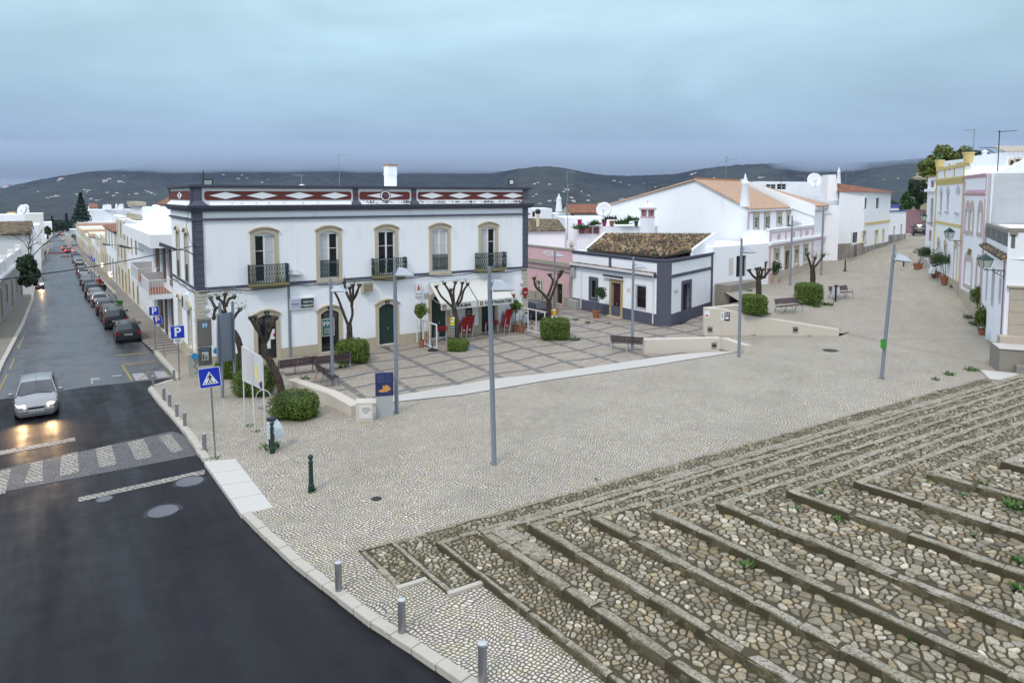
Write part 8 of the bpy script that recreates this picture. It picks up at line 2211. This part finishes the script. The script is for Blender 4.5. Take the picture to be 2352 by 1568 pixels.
# wall lanterns, street arm lamps
def lantern(wallpt,px,pyt,pyb,wpx,lab,lit=False):
 Y = wallpt.y;top_,bot_ = PY(px,pyt,Y),PY(px,pyb,Y);h_ = top_.z-bot_.z;w_ = wpx*Y/F/2;t = thing('wall_lantern',lab,'lantern',wallpt)
 c = bot_;m = M();gz = h_*.58
 M().prism([c+Vector((x*w_*.55,y*w_*.55,.02)) for x,y in ((-1,-1),(1,-1),(1,1),(-1,1))],[c+Vector((x*w_*.86,y*w_*.86,gz)) for x,y in ((-1,-1),(1,-1),(1,1),(-1,1))]).build('glass',mat('lantern_glass',(.42,.44,.42),.3) if 'lantern_glass' not in bpy.data.materials else bpy.data.materials['lantern_glass'],t)
 for x,y in ((-1,-1),(1,-1),(1,1),(-1,1)):m.tube([c+Vector((x*w_*.56,y*w_*.56,0)),c+Vector((x*w_*.88,y*w_*.88,gz))],.018,4)
 m.prism([c+Vector((x*w_,y*w_,gz)) for x,y in ((-1,-1),(1,-1),(1,1),(-1,1))],[c+Vector((x*w_,y*w_,gz+.03)) for x,y in ((-1,-1),(1,-1),(1,1),(-1,1))])
 m.prism([c+Vector((x*w_*.95,y*w_*.95,gz+.03)) for x,y in ((-1,-1),(1,-1),(1,1),(-1,1))],[c+Vector((x*w_*.25,y*w_*.25,h_*.9)) for x,y in ((-1,-1),(1,-1),(1,1),(-1,1))])
 m.tube([c+Vector((0,0,h_*.88)),c+Vector((0,0,h_))],.04,6);m.tube([c+Vector((-w_*.5,0,0)),c+Vector((0,0,-.12)),c+Vector((w_*.5,0,0))],.02,5);m.build('lantern_frame',IRON,t)
 a = c+Vector((0,0,-.14));b = Vector((wallpt.x,wallpt.y,a.z-.02));m = M().tube([a,b],.025,6);d = (b-a)
 m.tube([a.lerp(b,.35),b+Vector((0,0,-.45))],.018,5)
 for i in range(3):
  q = a.lerp(b,.55+.17*i)-Vector((0,0,.10+.04*i));m.tube([q+d.normalized()*(.09+.02*i)*math.cos(j)+Vector((0,0,(.09+.02*i)*math.sin(j))) for j in [k*.7 for k in range(10)]],.012,4)
 m.build('bracket',BLACK,t)
lantern(CB.P(.1,.05,0),2262,582,614,25,'big green-capped lantern on a scrolled bracket above the fountain')
lantern(RR.P(ay1+.1,.05,0),2180,522,548,17,'black lantern on a scrolled bracket at the yellow-trimmed house')
lantern(RR.P(ay0+.6,.05,0),2121,488,507,11,'small black lantern farthest up the right-hand street')
t = thing('wall_number','brown oval plaque above the pink window','plaque',RR.P(ra(x6(1460),580),0,0));a,z = RR.px(x6(1460),y6(170));M().fbox(RR,a-.5,a+.5,0,.06,z-.22,z+.22).build('plaque',mat('brass_plaque',(.16,.11,.03),.5),t)
M().lathe((0,0,0),[(.1,0),(.1,.1)],3)
def armlamp(pw,ph,lab,wpx):
 """pw = wall end pixel, ph = lamp head end pixel, on the street front of the row"""
 a,z = SG.px(*pw);c = SG.P(a,0,z);q = PY(ph[0],ph[1],c.y-.2);t = thing('arm_lamp',lab,'street lamp',c,'arm lamps over the long street');M().tube([c,c.lerp(q,.5)+Vector((0,0,.15)),q],.03,6).build('arm',BLACK,t)
 s_ = wpx*c.y/F;d = (q-c).normalized();e = q+d*s_;sd_ = d.cross(Vector((0,0,1))).normalized()*s_*.16
 M().prism([q-sd_*.5+Vector((0,0,-.08)),e-sd_+Vector((0,0,-.14)),e+sd_+Vector((0,0,-.14)),q+sd_*.5+Vector((0,0,-.08))],[q-sd_*.4+Vector((0,0,.06)),e-sd_*.6+Vector((0,0,.07)),e+sd_*.6+Vector((0,0,.07)),q+sd_*.4+Vector((0,0,.06))]).build('head',mat('lamp_head_dark',(.04,.045,.055),.4) if 'lamp_head_dark' not in bpy.data.materials else bpy.data.materials['lamp_head_dark'],t,bevel=.02)
armlamp((452,590),(405,573),'nearest arm lamp reaching from the slate corner over the street',38);armlamp((330,578),(300,570),'second arm lamp over the street, before the balconies',24);armlamp((272,566),(254,563),'third arm lamp over the long street',17);armlamp((232,552),(221,548),'farthest arm lamp over the long street',13)
# the long street, right side
TILEW = tiles('street_orange_tiles',((.40,.16,.08),(.30,.11,.06),(.16,.07,.05)),az(-34),az(56),.3,.5,.6)
def row(xn,xf,yn,lab,wm=WHITE,nw=3,fl=2,trim=None,roof=None,dp=11,top=None,cat='house',name='street_house',dw=True):
 """house between pixel columns xn (near) and xf (far) on the street front; yn = top at xn"""
 a0,a1 = SG.px(xn,560)[0],SG.px(xf,560)[0];zt = SG.px(xn,yn)[1];drop = -.026*a0;o_ = [];L_ = a1-a0;r_ = random.Random(int(xn*7))
 for k in range(nw):
  c_ = a0+L_*(k+.5)/nw;w_ = min(.55,L_/nw*.3)
  for f_ in range(fl):
   b = drop+.9+f_*(zt-drop)/fl;h_ = min(2.0,(zt-drop)/fl-1.2)
   if f_==0:o_.append((('d' if (k+int(xn))%2 else 'b'),c_-w_,c_+w_,drop+.1,b+h_-.1,r_.choice((STONE,YELT,STONEG))))
   else:o_.append((r_.choice('wwb'),c_-w_,c_+w_,b,b+h_,r_.choice((STONE,CREAM,STONE))))
 t = house(name,lab,SG,a0+.01,a1-.01,dp,zt,z0=drop-1.5,wm=wm,opens=o_,trim=trim,roof=roof,rm=TILEW,top=top,group='houses on the right of the long street',cat=cat)
 t.location = t.location;return t,a0,a1,zt
a0,a1 = LG+.02,SG.px(318,560)[0]
BRT = painted('brown_tile_cladding',(.11,.07,.05),amt=.3)
zt = SG.px(401,541)[1];t = thing('balcony_building','white modern block with brown wall panels and railed balconies next to the corner building','building',SG.P(a0,0,0))
m = M();ho = [(a0+1.2,a0+3.0,4.1,6.9),(a0+4.6,a0+6.4,4.1,6.9),(a0+8.6,a0+10.4,4.1,6.9),(a0+1.0,a0+3.2,.0,2.6),(a0+5,a0+7,-.3,2.4),(a0+9,a0+11,-.4,2.3)]
wall(m,SG,a0,a1,-2.5,zt-.9,ho);body(m,SG,a0,a1,12,-2.5,zt-.9);m.build('wall',WHITE,t)
M().fbox(SG,a0,a1,-12,1.25,zt-.9,zt).build('roof_slab',WHITEP,t)
m = M()
for x0,x1 in ((a0+.1,a0+1.1),(a0+3.1,a0+4.5),(a0+6.5,a0+8.5)):m.fbox(SG,x0,x1,0,.04,3.7,zt-1.0);m.fbox(SG,x0+.1,x1,0,.04,-.2,3.0)
m.build('brown_panel',BRT,t)
for h_ in ho:window(SG,t,*h_,1,2,fm=ALU,pane=CURT)
for j,(x0,x1,z_,w2_) in enumerate(((a0+.2,a0+4.4,3.25,1.5),(a0+6.8,a0+11.6,3.45,1.5))):
 s_ = M().fbox(SG,x0,x1,0,w2_,z_-.35,z_).build('balcony_slab',PAINTW,t)
 m = M();K_ = int((x1-x0)/.16)
 for i in range(K_+1):m.tube([SG.P(x0+(x1-x0)*i/K_,w2_-.04,z_),SG.P(x0+(x1-x0)*i/K_,w2_-.04,z_+.95)],.014,4)
 for i in range(9):m.tube([SG.P(x0,w2_*i/9+.05,z_),SG.P(x0,w2_*i/9+.05,z_+.95)],.014,4)
 m.tube([SG.P(x1,w2_-.04,z_+.97),SG.P(x0,w2_-.04,z_+.97),SG.P(x0,0,z_+.97)],.03,5);m.build('balcony_rail',PAINTW,s_)
 M().fbox(SG,x0+.02,x1-.02,.05,w2_-.06,z_+.003,z_+.02).build('tile_floor',TERRA,s_);M().fbox(SG,x1-.08,x1,0,w2_,z_,z_+1.1).build('end_panel',mat('frosted',(.5,.5,.5),.4),s_)
row(318,290,512,'white street house behind the balcony building',nw=3,dw=True)
t,b0,b1,zt = row(290.5,269,509,'tall cream-edged house with rows of narrow windows',wm=painted('pale_cream',(.66,.64,.56),amt=.3),nw=3,fl=3,cat='house')
f = Fr(PY(326,560,SG.P(SG.px(325,500)[0],0,0).y),-34);gz = lambda x,y:f.px(x,y)
t = thing('scrolled_house','tall white house with a scrolled side parapet and yellow cornice behind the balcony building','house',PY(326,560,66))
Ys = 70;q = PY(326,560,Ys);f2 = Fr(q,92);g2 = lambda x,y:f2.px(x,y)
def zz2(x,y):a_,z_ = f2.px(x,y);return (a_,z_)
out_ = [zz2(326,560),zz2(405,560)]+[zz2(x,y) for x,y in ((405,476),(390,476),(382,478),(375,474),(366,476),(360,472),(352,470),(343,478),(338,474),(326,474))]
M().prism([f2.P(a,0,z) for a,z in out_],[f2.P(a,-.5,z) for a,z in out_]).build('wall',WHITE,t)
fs = Fr(q,-34);Ls = fs.px(302,500)[0];zt = fs.px(326,473)[1];m = M();wall(m,fs,0,Ls,-6,zt);body(m,fs,.01,Ls,11,-6,zt-.4);m.build('wall',WHITE,t)
zc = fs.px(326,505)[1];m = M();m.fbox(fs,-.2,Ls,0,.5,zc,zc+.5);m.fbox(fs,-.2,Ls,-.5,.4,zt,zt+.4);m.build('cornice',STONEG,t);M().fbox(fs,0,Ls,0,.1,zc-1.3,zc-.02).build('yellow_band',YELT,t)
bghouse(362,402,470,478,92,'orange tiled roof peeping over the scrolled parapet',roof=1.0,rm=TILEW,group=None,dp=9)
t,b0,b1,zt = row(269,243,534,'white house with a slate corner pillar and a small orange roof',trim=SLATE,nw=4,roof=1.2)
for i,(xn,xf,yn,lab,wm,tp) in enumerate(((243,230,548,'low cream house with a dark iron balcony',painted('cream_b',(.60,.55,.40),amt=.6),None),(230,219,545,'white flat-roofed house behind the third arm lamp',WHITE2,None),(219,210,548,'pale house with a tiled edge above the white awning',WHITE,TILEC),(210,203,540,'cream house beside the two distant parking signs',CREAM,None),(203,196,545,'low white house past the cream one',WHITE2,None),(196,191,536,'grey-white house near the far parked cars',WHITE,TILEC),(191,186,530,'small yellowish house far up the street',CREAM,None),(186,181,527,'tiny white house near the end of the street',WHITE2,None),(181,176,521,'last pale house before the dark pines',WHITE,TILEC))):
 row(xn,xf,yn,lab,wm=wm,nw=3,fl=1 if yn>546 else 2,top=tp,dp=9)
for (xl,xr,yt,yb,Y,lab,rf) in ((205,308,482,540,235,'big white block with chimney pots behind the right-hand row',None),(181,275,511,548,226,'long plain white block stepping behind the street houses',None),(207,226,478,500,250,'small white house with red tiles left of the big gable',1.5),(275,296,498,540,105,'white block with a dark opening under its roof',None),(150,178,528,545,330,'faraway white house among the trees by the street end',None),(228,262,552,566,128,'orange-roofed lean-to above the low cream house',.8)):
 bghouse(xl,xr,yt,yb,Y,lab,azm=56,dp=14,roof=rf,rm=TILEW,group='white blocks behind the long street')
for i,x in enumerate((239,243.5,248,251,254,268,275,278.5,282)):
 b = PY(x,482,238);chimney(b,(13 if i<5 else 14)/F*238*(1+.05*(i%3)),'white chimney pot %s on the big white gable'%('first from the left','second from the left','third from the left','fourth from the left','fifth from the left','standing apart in the middle','third from the right','second from the right','last on the right')[i],.55)
a,z = SG.px(222,628);c = SG.P(a,0,z);t = thing('shop_awning','dirty white shop awning over the right pavement of the long street','awning',c)
q = [SG.P(a,.05,z+.9),SG.P(a+5,.05,z+.9),SG.P(a+5,2.6,z-.6),SG.P(a,2.6,z-.6)];M().prism([v-Vector((0,0,.04)) for v in q],q).build('canvas',CANV,t)
def litbox(px0,px1,py0,py1,lab,ic):
 a,z = SG.px((px0+px1)/2,py1);c = SG.P(a,1.0,z);A_,B_ = PY(px0,py1,c.y),PY(px1,py0,c.y);t = thing('lit_sign',lab,'sign',c)
 M().box(A_.x,B_.x,c.y,c.y+.25,A_.z,B_.z).build('light_box',mat('lit_white',(.8,.8,.75),.4,emit=(1,.93,.75),es=2.6) if 'lit_white' not in bpy.data.materials else bpy.data.materials['lit_white'],t)
 if ic:
  x,z = (A_.x+B_.x)/2,(A_.z*.4+B_.z*.6);M().prism([(x-.22,c.y-.01,z-.2),(x+.22,c.y-.01,z-.2),(x,c.y-.01,z+.2)],[(x-.22,c.y-.03,z-.2),(x+.22,c.y-.03,z-.2),(x,c.y-.03,z+.2)]).build('triangle',SIGNBK,t);M().box(A_.x,B_.x,c.y-.02,c.y+.24,A_.z-.25,A_.z).build('yellow_strip',SIGNY,t)
 M().tube([Vector((B_.x,c.y+.1,(A_.z+B_.z)/2)),SG.P(a,0,z*0+(A_.z+B_.z)/2+1.15)],.04,5).build('bracket',BLACK,t)
litbox(250.5,263,624,635,'lit white box sign with a black triangle over the shop door',True);litbox(232.5,242,604,612,'smaller glowing white sign above the awning',False)
c = PY(343,640,SG.P(SG.px(343,640)[0],0,0).y-1.0);t = thing('lit_lamp','small glowing orange lamp in front of the balconies','lamp',c);M().ball(c,.16,10,6,(1.6,1,.6)).build('bulb',mat('orange_glow',(1,.4,.1),.4,emit=(1,.28,.04),es=14),t)
c = GP(275.5,718);t = thing('green_bin','green litter bin against the wall of the right pavement','litter bin',c+Vector((1.2,1,0)));M().lathe(c+Vector((.0,.0,.35)),[(.2,0),(.27,.7),(.3,.72),(.3,.8),(.02,.84)],12).build('bin',mat('bin_green',(.02,.16,.03),.5),t,True);M().tube([c,c+Vector((0,0,.5))],.04,6).build('post',STEEL,t)
def person(c,ang,top_,trou,lab,s=1.0,stride=.14):
 t = thing('person',lab,'person',(0,0,0));sk = [((0,0,.95),.13),((0,0,1.15),.125),((0,0,1.38),.15),((0,.01,1.50),.065),((0,.02,1.58),.085),((0,.02,1.70),.095),((0,.02,1.77),.05)]
 V = [q[0] for q in sk];rr_ = [q[1] for q in sk];E = [(i,i+1) for i in range(6)]
 for x in (-1,1):
  i = len(V);V+=[(x*.09,0,.90),(x*.10,x*stride*.6,.50),(x*.10,x*stride-.03,.09),(x*.10,x*stride+.12,.04)];rr_+=[.095,.065,.045,.035];E+=[(0,i),(i,i+1),(i+1,i+2),(i+2,i+3)]
  i = len(V);V+=[(x*.19,0,1.42),(x*.25,-x*.05,1.15),(x*.24,-x*.05+.10,.92),(x*.24,-x*.05+.13,.84)];rr_+=[.06,.045,.033,.04];E+=[(2,i),(i,i+1),(i+1,i+2),(i+2,i+3)]
 me = bpy.data.meshes.new('body');me.from_pydata(V,E,[]);o = bpy.data.objects.new('body',me);col.objects.link(o);o.parent = t;md_ = o.modifiers.new('skin','SKIN');sv = me.skin_vertices[0].data
 for i,r_ in enumerate(rr_):sv[i].radius = (r_,r_)
 sv[0].use_root = True;o.modifiers.new('sub','SUBSURF').levels = 1;o.modifiers['sub'].render_levels = 1;me.materials.append(mat('skin_tone',(.42,.25,.18),.6) if 'skin_tone' not in bpy.data.materials else bpy.data.materials['skin_tone'])
 m = M().lathe((0,0,0),[(.20,.80),(.19,.95),(.18,1.15),(.21,1.38),(.12,1.50),(.07,1.52)],12)
 for x in (-1,1):m.tube([(x*.19,0,1.43),(x*.255,-x*.05,1.15),(x*.245,-x*.05+.10,.92)],[.085,.068,.055],8)
 m.build('jacket',top_,t,True);m = M()
 for x in (-1,1):m.tube([(x*.085,0,.95),(x*.10,x*stride*.6,.50),(x*.10,x*stride-.03,.10)],[.12,.085,.065],8)
 m.build('trousers',trou,t,True);M().ball((0,-.005,1.71),.115,10,8,(1,1.05,1.05)).build('hair',mat('dark_hair',(.03,.02,.015),.7) if 'dark_hair' not in bpy.data.materials else bpy.data.materials['dark_hair'],t,True)
 m = M()
 for x in (-1,1):m.ball((x*.10,x*stride+.03,.05),.07,8,5,(.8,1.8,.7))
 m.build('shoes',BLACK,t,True);t.location = c;t.rotation_euler = (0,0,-R(ang));t.scale = (s,s,s)
RJ = mat('red_jacket',(.28,.015,.02),.7);DJ = mat('dark_jacket',(.015,.015,.02),.7)
person(GP(229,669),150,RJ,DJ,'person in a red jacket walking on the right pavement');person(GP(238,684),-30,DJ,mat('grey_trousers',(.05,.05,.06),.7),'person in dark clothes walking behind the one in red');person(GP(156,597)+Vector((0,0,0))*0 if 0 else GP(103,592),-30,DJ,DJ,'person in dark clothes far up on the left pavement')
# the long street, left side
LF0 = GP(0,743);LS1 = Fr(LF0,-31.5);LS2 = Fr(GP(61,662),-33);LS = LS1
def lrow(x0,x1,yt,lab,wm=WHITE,wins=5,ext=0.0,roof=None,cat='house',dp=10,par=None,az_=None):
 a0,a1 = LS.px(x0,600)[0]-ext,LS.px(x1,600)[0];zt = LS.px(x1,yt)[1];L_ = a1-a0;o_ = [];dr = -.026*(a0+a1)/2*.0
 for k in range(wins):c_ = a0+L_*(k+.5)/wins;zb_ = -.026*c_+.1;o_.append(('k' if k%2 else 'b',c_-.5,c_+.5,zb_+.2+.8*(k%2),zb_+2.7,STONEG))
 return house('left_street_house',lab,LS,a0,a1-.02,dp,zt,z0=-.026*a1-2,wm=wm,opens=o_,roof=roof,rm=TILEW,group='houses on the left of the long street',cat=cat)
GREYW = painted('stained_grey_render',(.29,.30,.31),(.2,.2,.16),1.0)
lrow(0,49,597,'stained grey single-storey house at the near left edge',GREYW,7,12,cat='house');
a0_,a1_ = LS.px(0,600)[0]-12,LS.px(49,600)[0];z_ = LS.px(49,597)[1]
t = thing('roof_parapet','whitewashed roof parapet with short piers on the near left house','parapet',LS.P(a0_,0,z_));m = M();m.fbox(LS,a0_,a1_,-.6,.25,z_+.002,z_+.25);m.fbox(LS,a0_,a1_,-.35,-.05,z_+.26,z_+1.3)
for i in range(5):x = a0_+(a1_-a0_)*i/4;m.fbox(LS,x-.35,x+.35,-.5,.1,z_+.26,z_+1.7)
m.build('coping',WHITE2,t)
LS = LS2
lrow(50,61,640,'low cream garden wall between the grey house and the trees',CREAM,0,cat='wall',dp=.4)
lrow(74,91,572,'pale house just beyond the dark garden tree',WHITE2,3,roof=2.0);lrow(91,101,560,'yellowish house farther up on the left',CREAM,3);lrow(101,106,553,'narrow white house on the left near the parked cars',WHITE,2);lrow(106,112,540,'small white house on the far left side of the street',WHITE2,2);lrow(112,119,527,'last little white house on the left before the cypress',WHITE,2)
for (xl,xr,yt,yb,Y,lab,rf,wm_) in ((-30,92,520,565,92,'big plain white side wall on the left skyline',None,WHITE),(-30,72,540,580,76,'old shed with a long mossy tiled roof',1.2,WHITE2),(-40,60,494,530,150,'white flat-roofed apartment block on the left skyline',None,WHITE),(58,100,491,516,145,'apartment block end with recessed balconies',None,WHITE2),(15,33,489,496,160,'small yellow rooftop room on the apartment block',None,YELT),(40,66,484,494,160,'white rooftop room beside the yellow one',None,WHITE),(100,120,511,530,190,'little white house with a dark window near the cypress',None,WHITE)):
 bghouse(xl,xr,yt,yb,Y,lab,azm=56,dp=10 if rf is None else 14,roof=rf,wm=wm_,rm=TILEM if 'shed' in lab else TILEW,group='buildings on the left skyline')
dish(49,482,158,1.3,'white dish on the left skyline, left of a pair',foot=6);dish(56,481,158,1.3,'white dish on the left skyline, right of a pair',foot=6)
tree(64,655,60,[(64,606,22,24),(74,634,17,22),(58,638,16,22)],'dark bushy tree in the garden on the left',DLEAF,nl=4200,ls=.17)
b = PY(70,640,64);t = thing('bare_tree','leafless tree spreading grey twigs over the left roofs','tree',b);m = M()
def grow(p_,d,l_,r_,k):
 q = p_+d*l_;m.tube([p_,(p_+q)/2+Vector((random.uniform(-.1,.1),0,.05))*l_,q],[r_,r_*.8,r_*.6],5 if k>2 else 3,False)
 if k:
  for _ in range(3):e = Vector((d.x+random.uniform(-.75,.75),d.y+random.uniform(-.6,.6),d.z+random.uniform(-.35,.45))).normalized();grow(q,e,l_*random.uniform(.6,.85),r_*.58,k-1)
grow(b,Vector((0,0,1)),1.75,.11,5);m.build('branches',TWIG,t)
tree(109,548,170,[(109,530,9,9)],'round green tree on the left before the small white house',leafmat('round_tree_leaf',(.02,.045,.02),(.05,.08,.03)),nl=900,ls=.3)
def cone_tree(px,pyb,pyt,wpx,Y,lab,mt=DLEAF,nl=2600,ls=.3,layers=0,name='pine_tree'):
 a,b = PY(px,pyb,Y),PY(px,pyt,Y);h_ = b.z-a.z;rw = wpx/2*Y/F;t = thing(name,lab,'tree',a);M().tube([a,b],[rw*.06+.1,.05],6).build('trunk',BARK,t);L_ = []
 for _ in range(nl):
  v = random.random()**.8;an = random.uniform(0,6.283);wv = (1-v)**.8 if not layers else (1-v)*(.55+.45*abs(math.sin(v*layers)))
  rr_ = rw*wv*random.uniform(.3,1.0);L_.append((a+Vector((rr_*math.cos(an),rr_*math.sin(an),h_*(.08+.92*v)-rr_*.15)),Vector((math.cos(an),math.sin(an),.6)).normalized()))
 m = M();leaves(m,L_,ls);m.build('crown',mt,t)
PINE = leafmat('pine_needles',(.012,.03,.02),(.025,.055,.03))
cone_tree(188,512,444,46,230,'tall tiered conifer standing above the right-hand roofs',PINE,4200,.5,24);cone_tree(176,512,482,26,240,'lower dark pine at the left of the tall conifer',PINE,1800,.5);cone_tree(121,535,497,7,330,'thin dark cypress at the end of the long street',PINE,700,.45,name='cypress');cone_tree(154,532,490,11,330,'dark cypress right of the street end',PINE,900,.5,name='cypress')
tree(138,545,400,[(130,520,22,13),(150,518,18,14)],'dark clump of trees closing the end of the long street',DLEAF,nl=1800,ls=.7)
b = PY(1492,470,150);t = thing('bare_tree','thin leafless tree between the big gable and the hills','tree',b);m = M();grow(b,Vector((0,0,1)),1.7,.12,5);m.build('branches',TWIG,t);tree(1480,478,150,[(1480,462,16,10)],'dark shrubby tree behind the air conditioner',DLEAF,nl=1200,ls=.35);tree(1390,492,130,[(1352,490,22,5)],'dark low trees behind the terrace house',DLEAF,nl=800,ls=.35)
tree(2070,500,130,[(2045,480,26,18),(2020,485,22,14)],'dark tree mass behind the blue-banded house',DLEAF,nl=1800,ls=.4)
antenna(1302,500,396,92,'tall thin mast with a short side arm in front of the hills',[(0,3,18,0,3)],r_=.04)
# hills with cloud on the tops, hillside houses
CR = [(-900,470),(-300,452),(0,432),(60,419),(120,407),(200,395),(300,386),(360,372),(500,362),(700,360),(850,366),(1000,374),(1080,388),(1150,394),(1190,388),(1230,383),(1265,382),(1300,387),(1340,395),(1385,402),(1440,404),(1500,402),(1550,400),(1590,391),(1640,384),(1690,379),(1740,377),(1790,374),(1850,366),(1905,370),(1960,374),(2010,372),(2070,368),(2110,364),(2300,352),(2700,345),(3300,350)]
DI = [(-900,2600),(0,2500),(280,2800),(400,3600),(1000,3600),(1130,3200),(1190,2300),(1320,2300),(1400,3000),(1560,3000),(1620,2400),(1760,2500),(1860,3600),(1930,3300),(2000,2700),(3300,2600)]
def lerp_(T,x):
 for i in range(len(T)-1):
  if T[i][0]<=x<=T[i+1][0]:f_ = (x-T[i][0])/(T[i+1][0]-T[i][0]);return T[i][1]+(T[i+1][1]-T[i][1])*f_
 return T[-1][1] if x>T[0][0] else T[0][1]
from mathutils import noise as mn
HX = [-900+7*i for i in range(601)];NR = 64;m = M()
def hillpt(x,v):
 """v 0 at the foot, 1 on the crest"""
 yc = lerp_(CR,x);D_ = 950+(lerp_(DI,x)-950)*v;yb_ = 505
 fold = .10*mn.noise(Vector((x*.006,v*3.0,0)))+.05*mn.noise(Vector((x*.02,v*7,3)));vv = max(0,min(1,v**.85+fold*v*(1-v)*4)) if v<1 else 1
 y = yb_+(yc-yb_)*vv+mn.noise(Vector((x*.09,v*30,7)))*1.6+mn.noise(Vector((x*.35,v*55,2)))*1.2
 p_ = PY(x,y,D_);
 return p_
for x in HX:
 for j in range(NR+1):m.v.append(tuple(hillpt(x,j/NR)))
 q = hillpt(x,1);m.v.append((q.x*1.1,q.y*1.1,-40))
for i in range(len(HX)-1):
 for j in range(NR+1):a = i*(NR+2)+j;m.face((a,a+1,a+NR+3,a+NR+2))
HILL = mat('wooded_hillside',(.03,.04,.03),.95);n = NT(HILL.node_tree);p = pos(n)
c = mixc(n,rng(n,noise(n,p,.016,8,.85),.45,.56),(.002,.005,.006),(.030,.045,.032));c = mixc(n,rng(n,noise(n,p,.0035,4,.6),.50,.62,0,.6),c,(.038,.042,.032));c = mixc(n,rng(n,noise(n,p,.05,4,.7),.5,.62,0,.6),c,(.007,.013,.009))
L(HILL,c,P(HILL).inputs['Base Color'])
o = m.build('hills',HILL,smooth=False);o['kind'] = 'structure'
HWm = mat('far_white_wall',(.72,.72,.72),.9);HRm = mat('far_tile_roof',(.34,.14,.09),.9)
hh0 = thing('hillside_house','x','house',(0,0,0));M().box(-1,1,-.7,.7,-1.5,1).box(-.3,.8,-.9,-.7,-1.5,.5).build('wall',HWm,hh0)
M().prism([(-1.1,-.8,1),(1.1,-.8,1),(1.1,.8,1),(-1.1,.8,1)],[(-.9,-.1,1.5),(.9,-.1,1.5),(.9,.1,1.5),(-.9,.1,1.5)]).build('roof',HRm,hh0)
HP = [(20,429,10),(12,431,5),(143,412,8),(135,415,4),(55,478,6),(66,476,3),(88,440,3),(120,453,5),(132,451,7),(110,455,4),(178,447,5),(192,452,3),(195,436,4),(205,438,5),(200,441,3),(243,416,8),(252,412,6),(238,419,4),(277,418,7),(284,420,4),(285,405,3),(248,443,5),(262,450,5),(270,444,5),(314,446,6),(336,439,6),(343,441,5),(350,444,6),(356,447,4),(224,461,6),(210,457,5),(233,459,3),(300,474,6),(296,447,3),(514,402,5),(548,411,5),(556,403,4),(568,410,4),(602,419,4),(616,412,3),(498,440,3),(1228,423,5),(1236,420,4),(1262,424,5),(1232,447,5),(1225,452,4),(1302,437,8),(1294,441,5),(1335,440,4),(1312,455,7),(1316,463,8),(1352,449,4),(1350,461,6),(1240,468,5),(1262,462,6),(1276,461,4),(1375,468,4),(1408,467,5),(1425,459,6),(1431,457,4),(1410,416,6),(1425,419,4),(1590,401,7),(1598,398,5),(1640,409,4),(1745,409,6),(1752,408,4),(1505,430,4),(1520,436,4),(1480,421,3),(1900,377,4),(1990,376,4),(1960,394,3),(1445,425,4),(2062,410,3),(2030,413,3)]
for i,(x,y,s_) in enumerate(HP):
 lo_,hi_ = 0.0,1.0
 for _ in range(22):
  md_ = (lo_+hi_)/2;q = hillpt(x,md_);zz = q.z-H;dd_ = q.y*ct-zz*st;yy = CY-F*(q.y*st+zz*ct)/dd_
  if yy>y:lo_ = md_
  else:hi_ = md_
 q = hillpt(x,lo_);k = s_*q.y/F/1.8;o = hh0 if i==0 else copy_fast(hh0);r_ = random.uniform(.7,1.2);o.location = q+Vector((0,-k*.5,k*.2));o.scale = (k*1.15,k*r_,k*.42);o.rotation_euler = (0,0,random.uniform(-.5,.5));o['label'] = 'tiny white house scattered on the wooded hillside';o['group'] = 'white houses scattered on the hills'
def vol(name,col_,dens,ani,label,build):
 mt = bpy.data.materials.new(name+'_air');mt.use_nodes = True;nt = mt.node_tree;nt.nodes.clear();q = NT(nt);v = q('ShaderNodeVolumePrincipled',ins={'Color':(*col_,1),'Density':dens,'Anisotropy':ani});q('ShaderNodeOutputMaterial',ins={1:v.outputs[0]})
 m = M();build(m);o = m.build(name,mt);tag(o,label,name,kind='stuff');o.visible_shadow = True;return o
vol('mist',(.63,.72,.84),.0034,0,'low cloud resting on the tops of the hills', lambda m:m.box(-4200,4600,2450,4100,104,215))
vol('haze',(.40,.56,1.0),.000042,0,'thin blue evening air in front of the hills', lambda m:m.box(-6500,6500,-40,4700,-62,330))
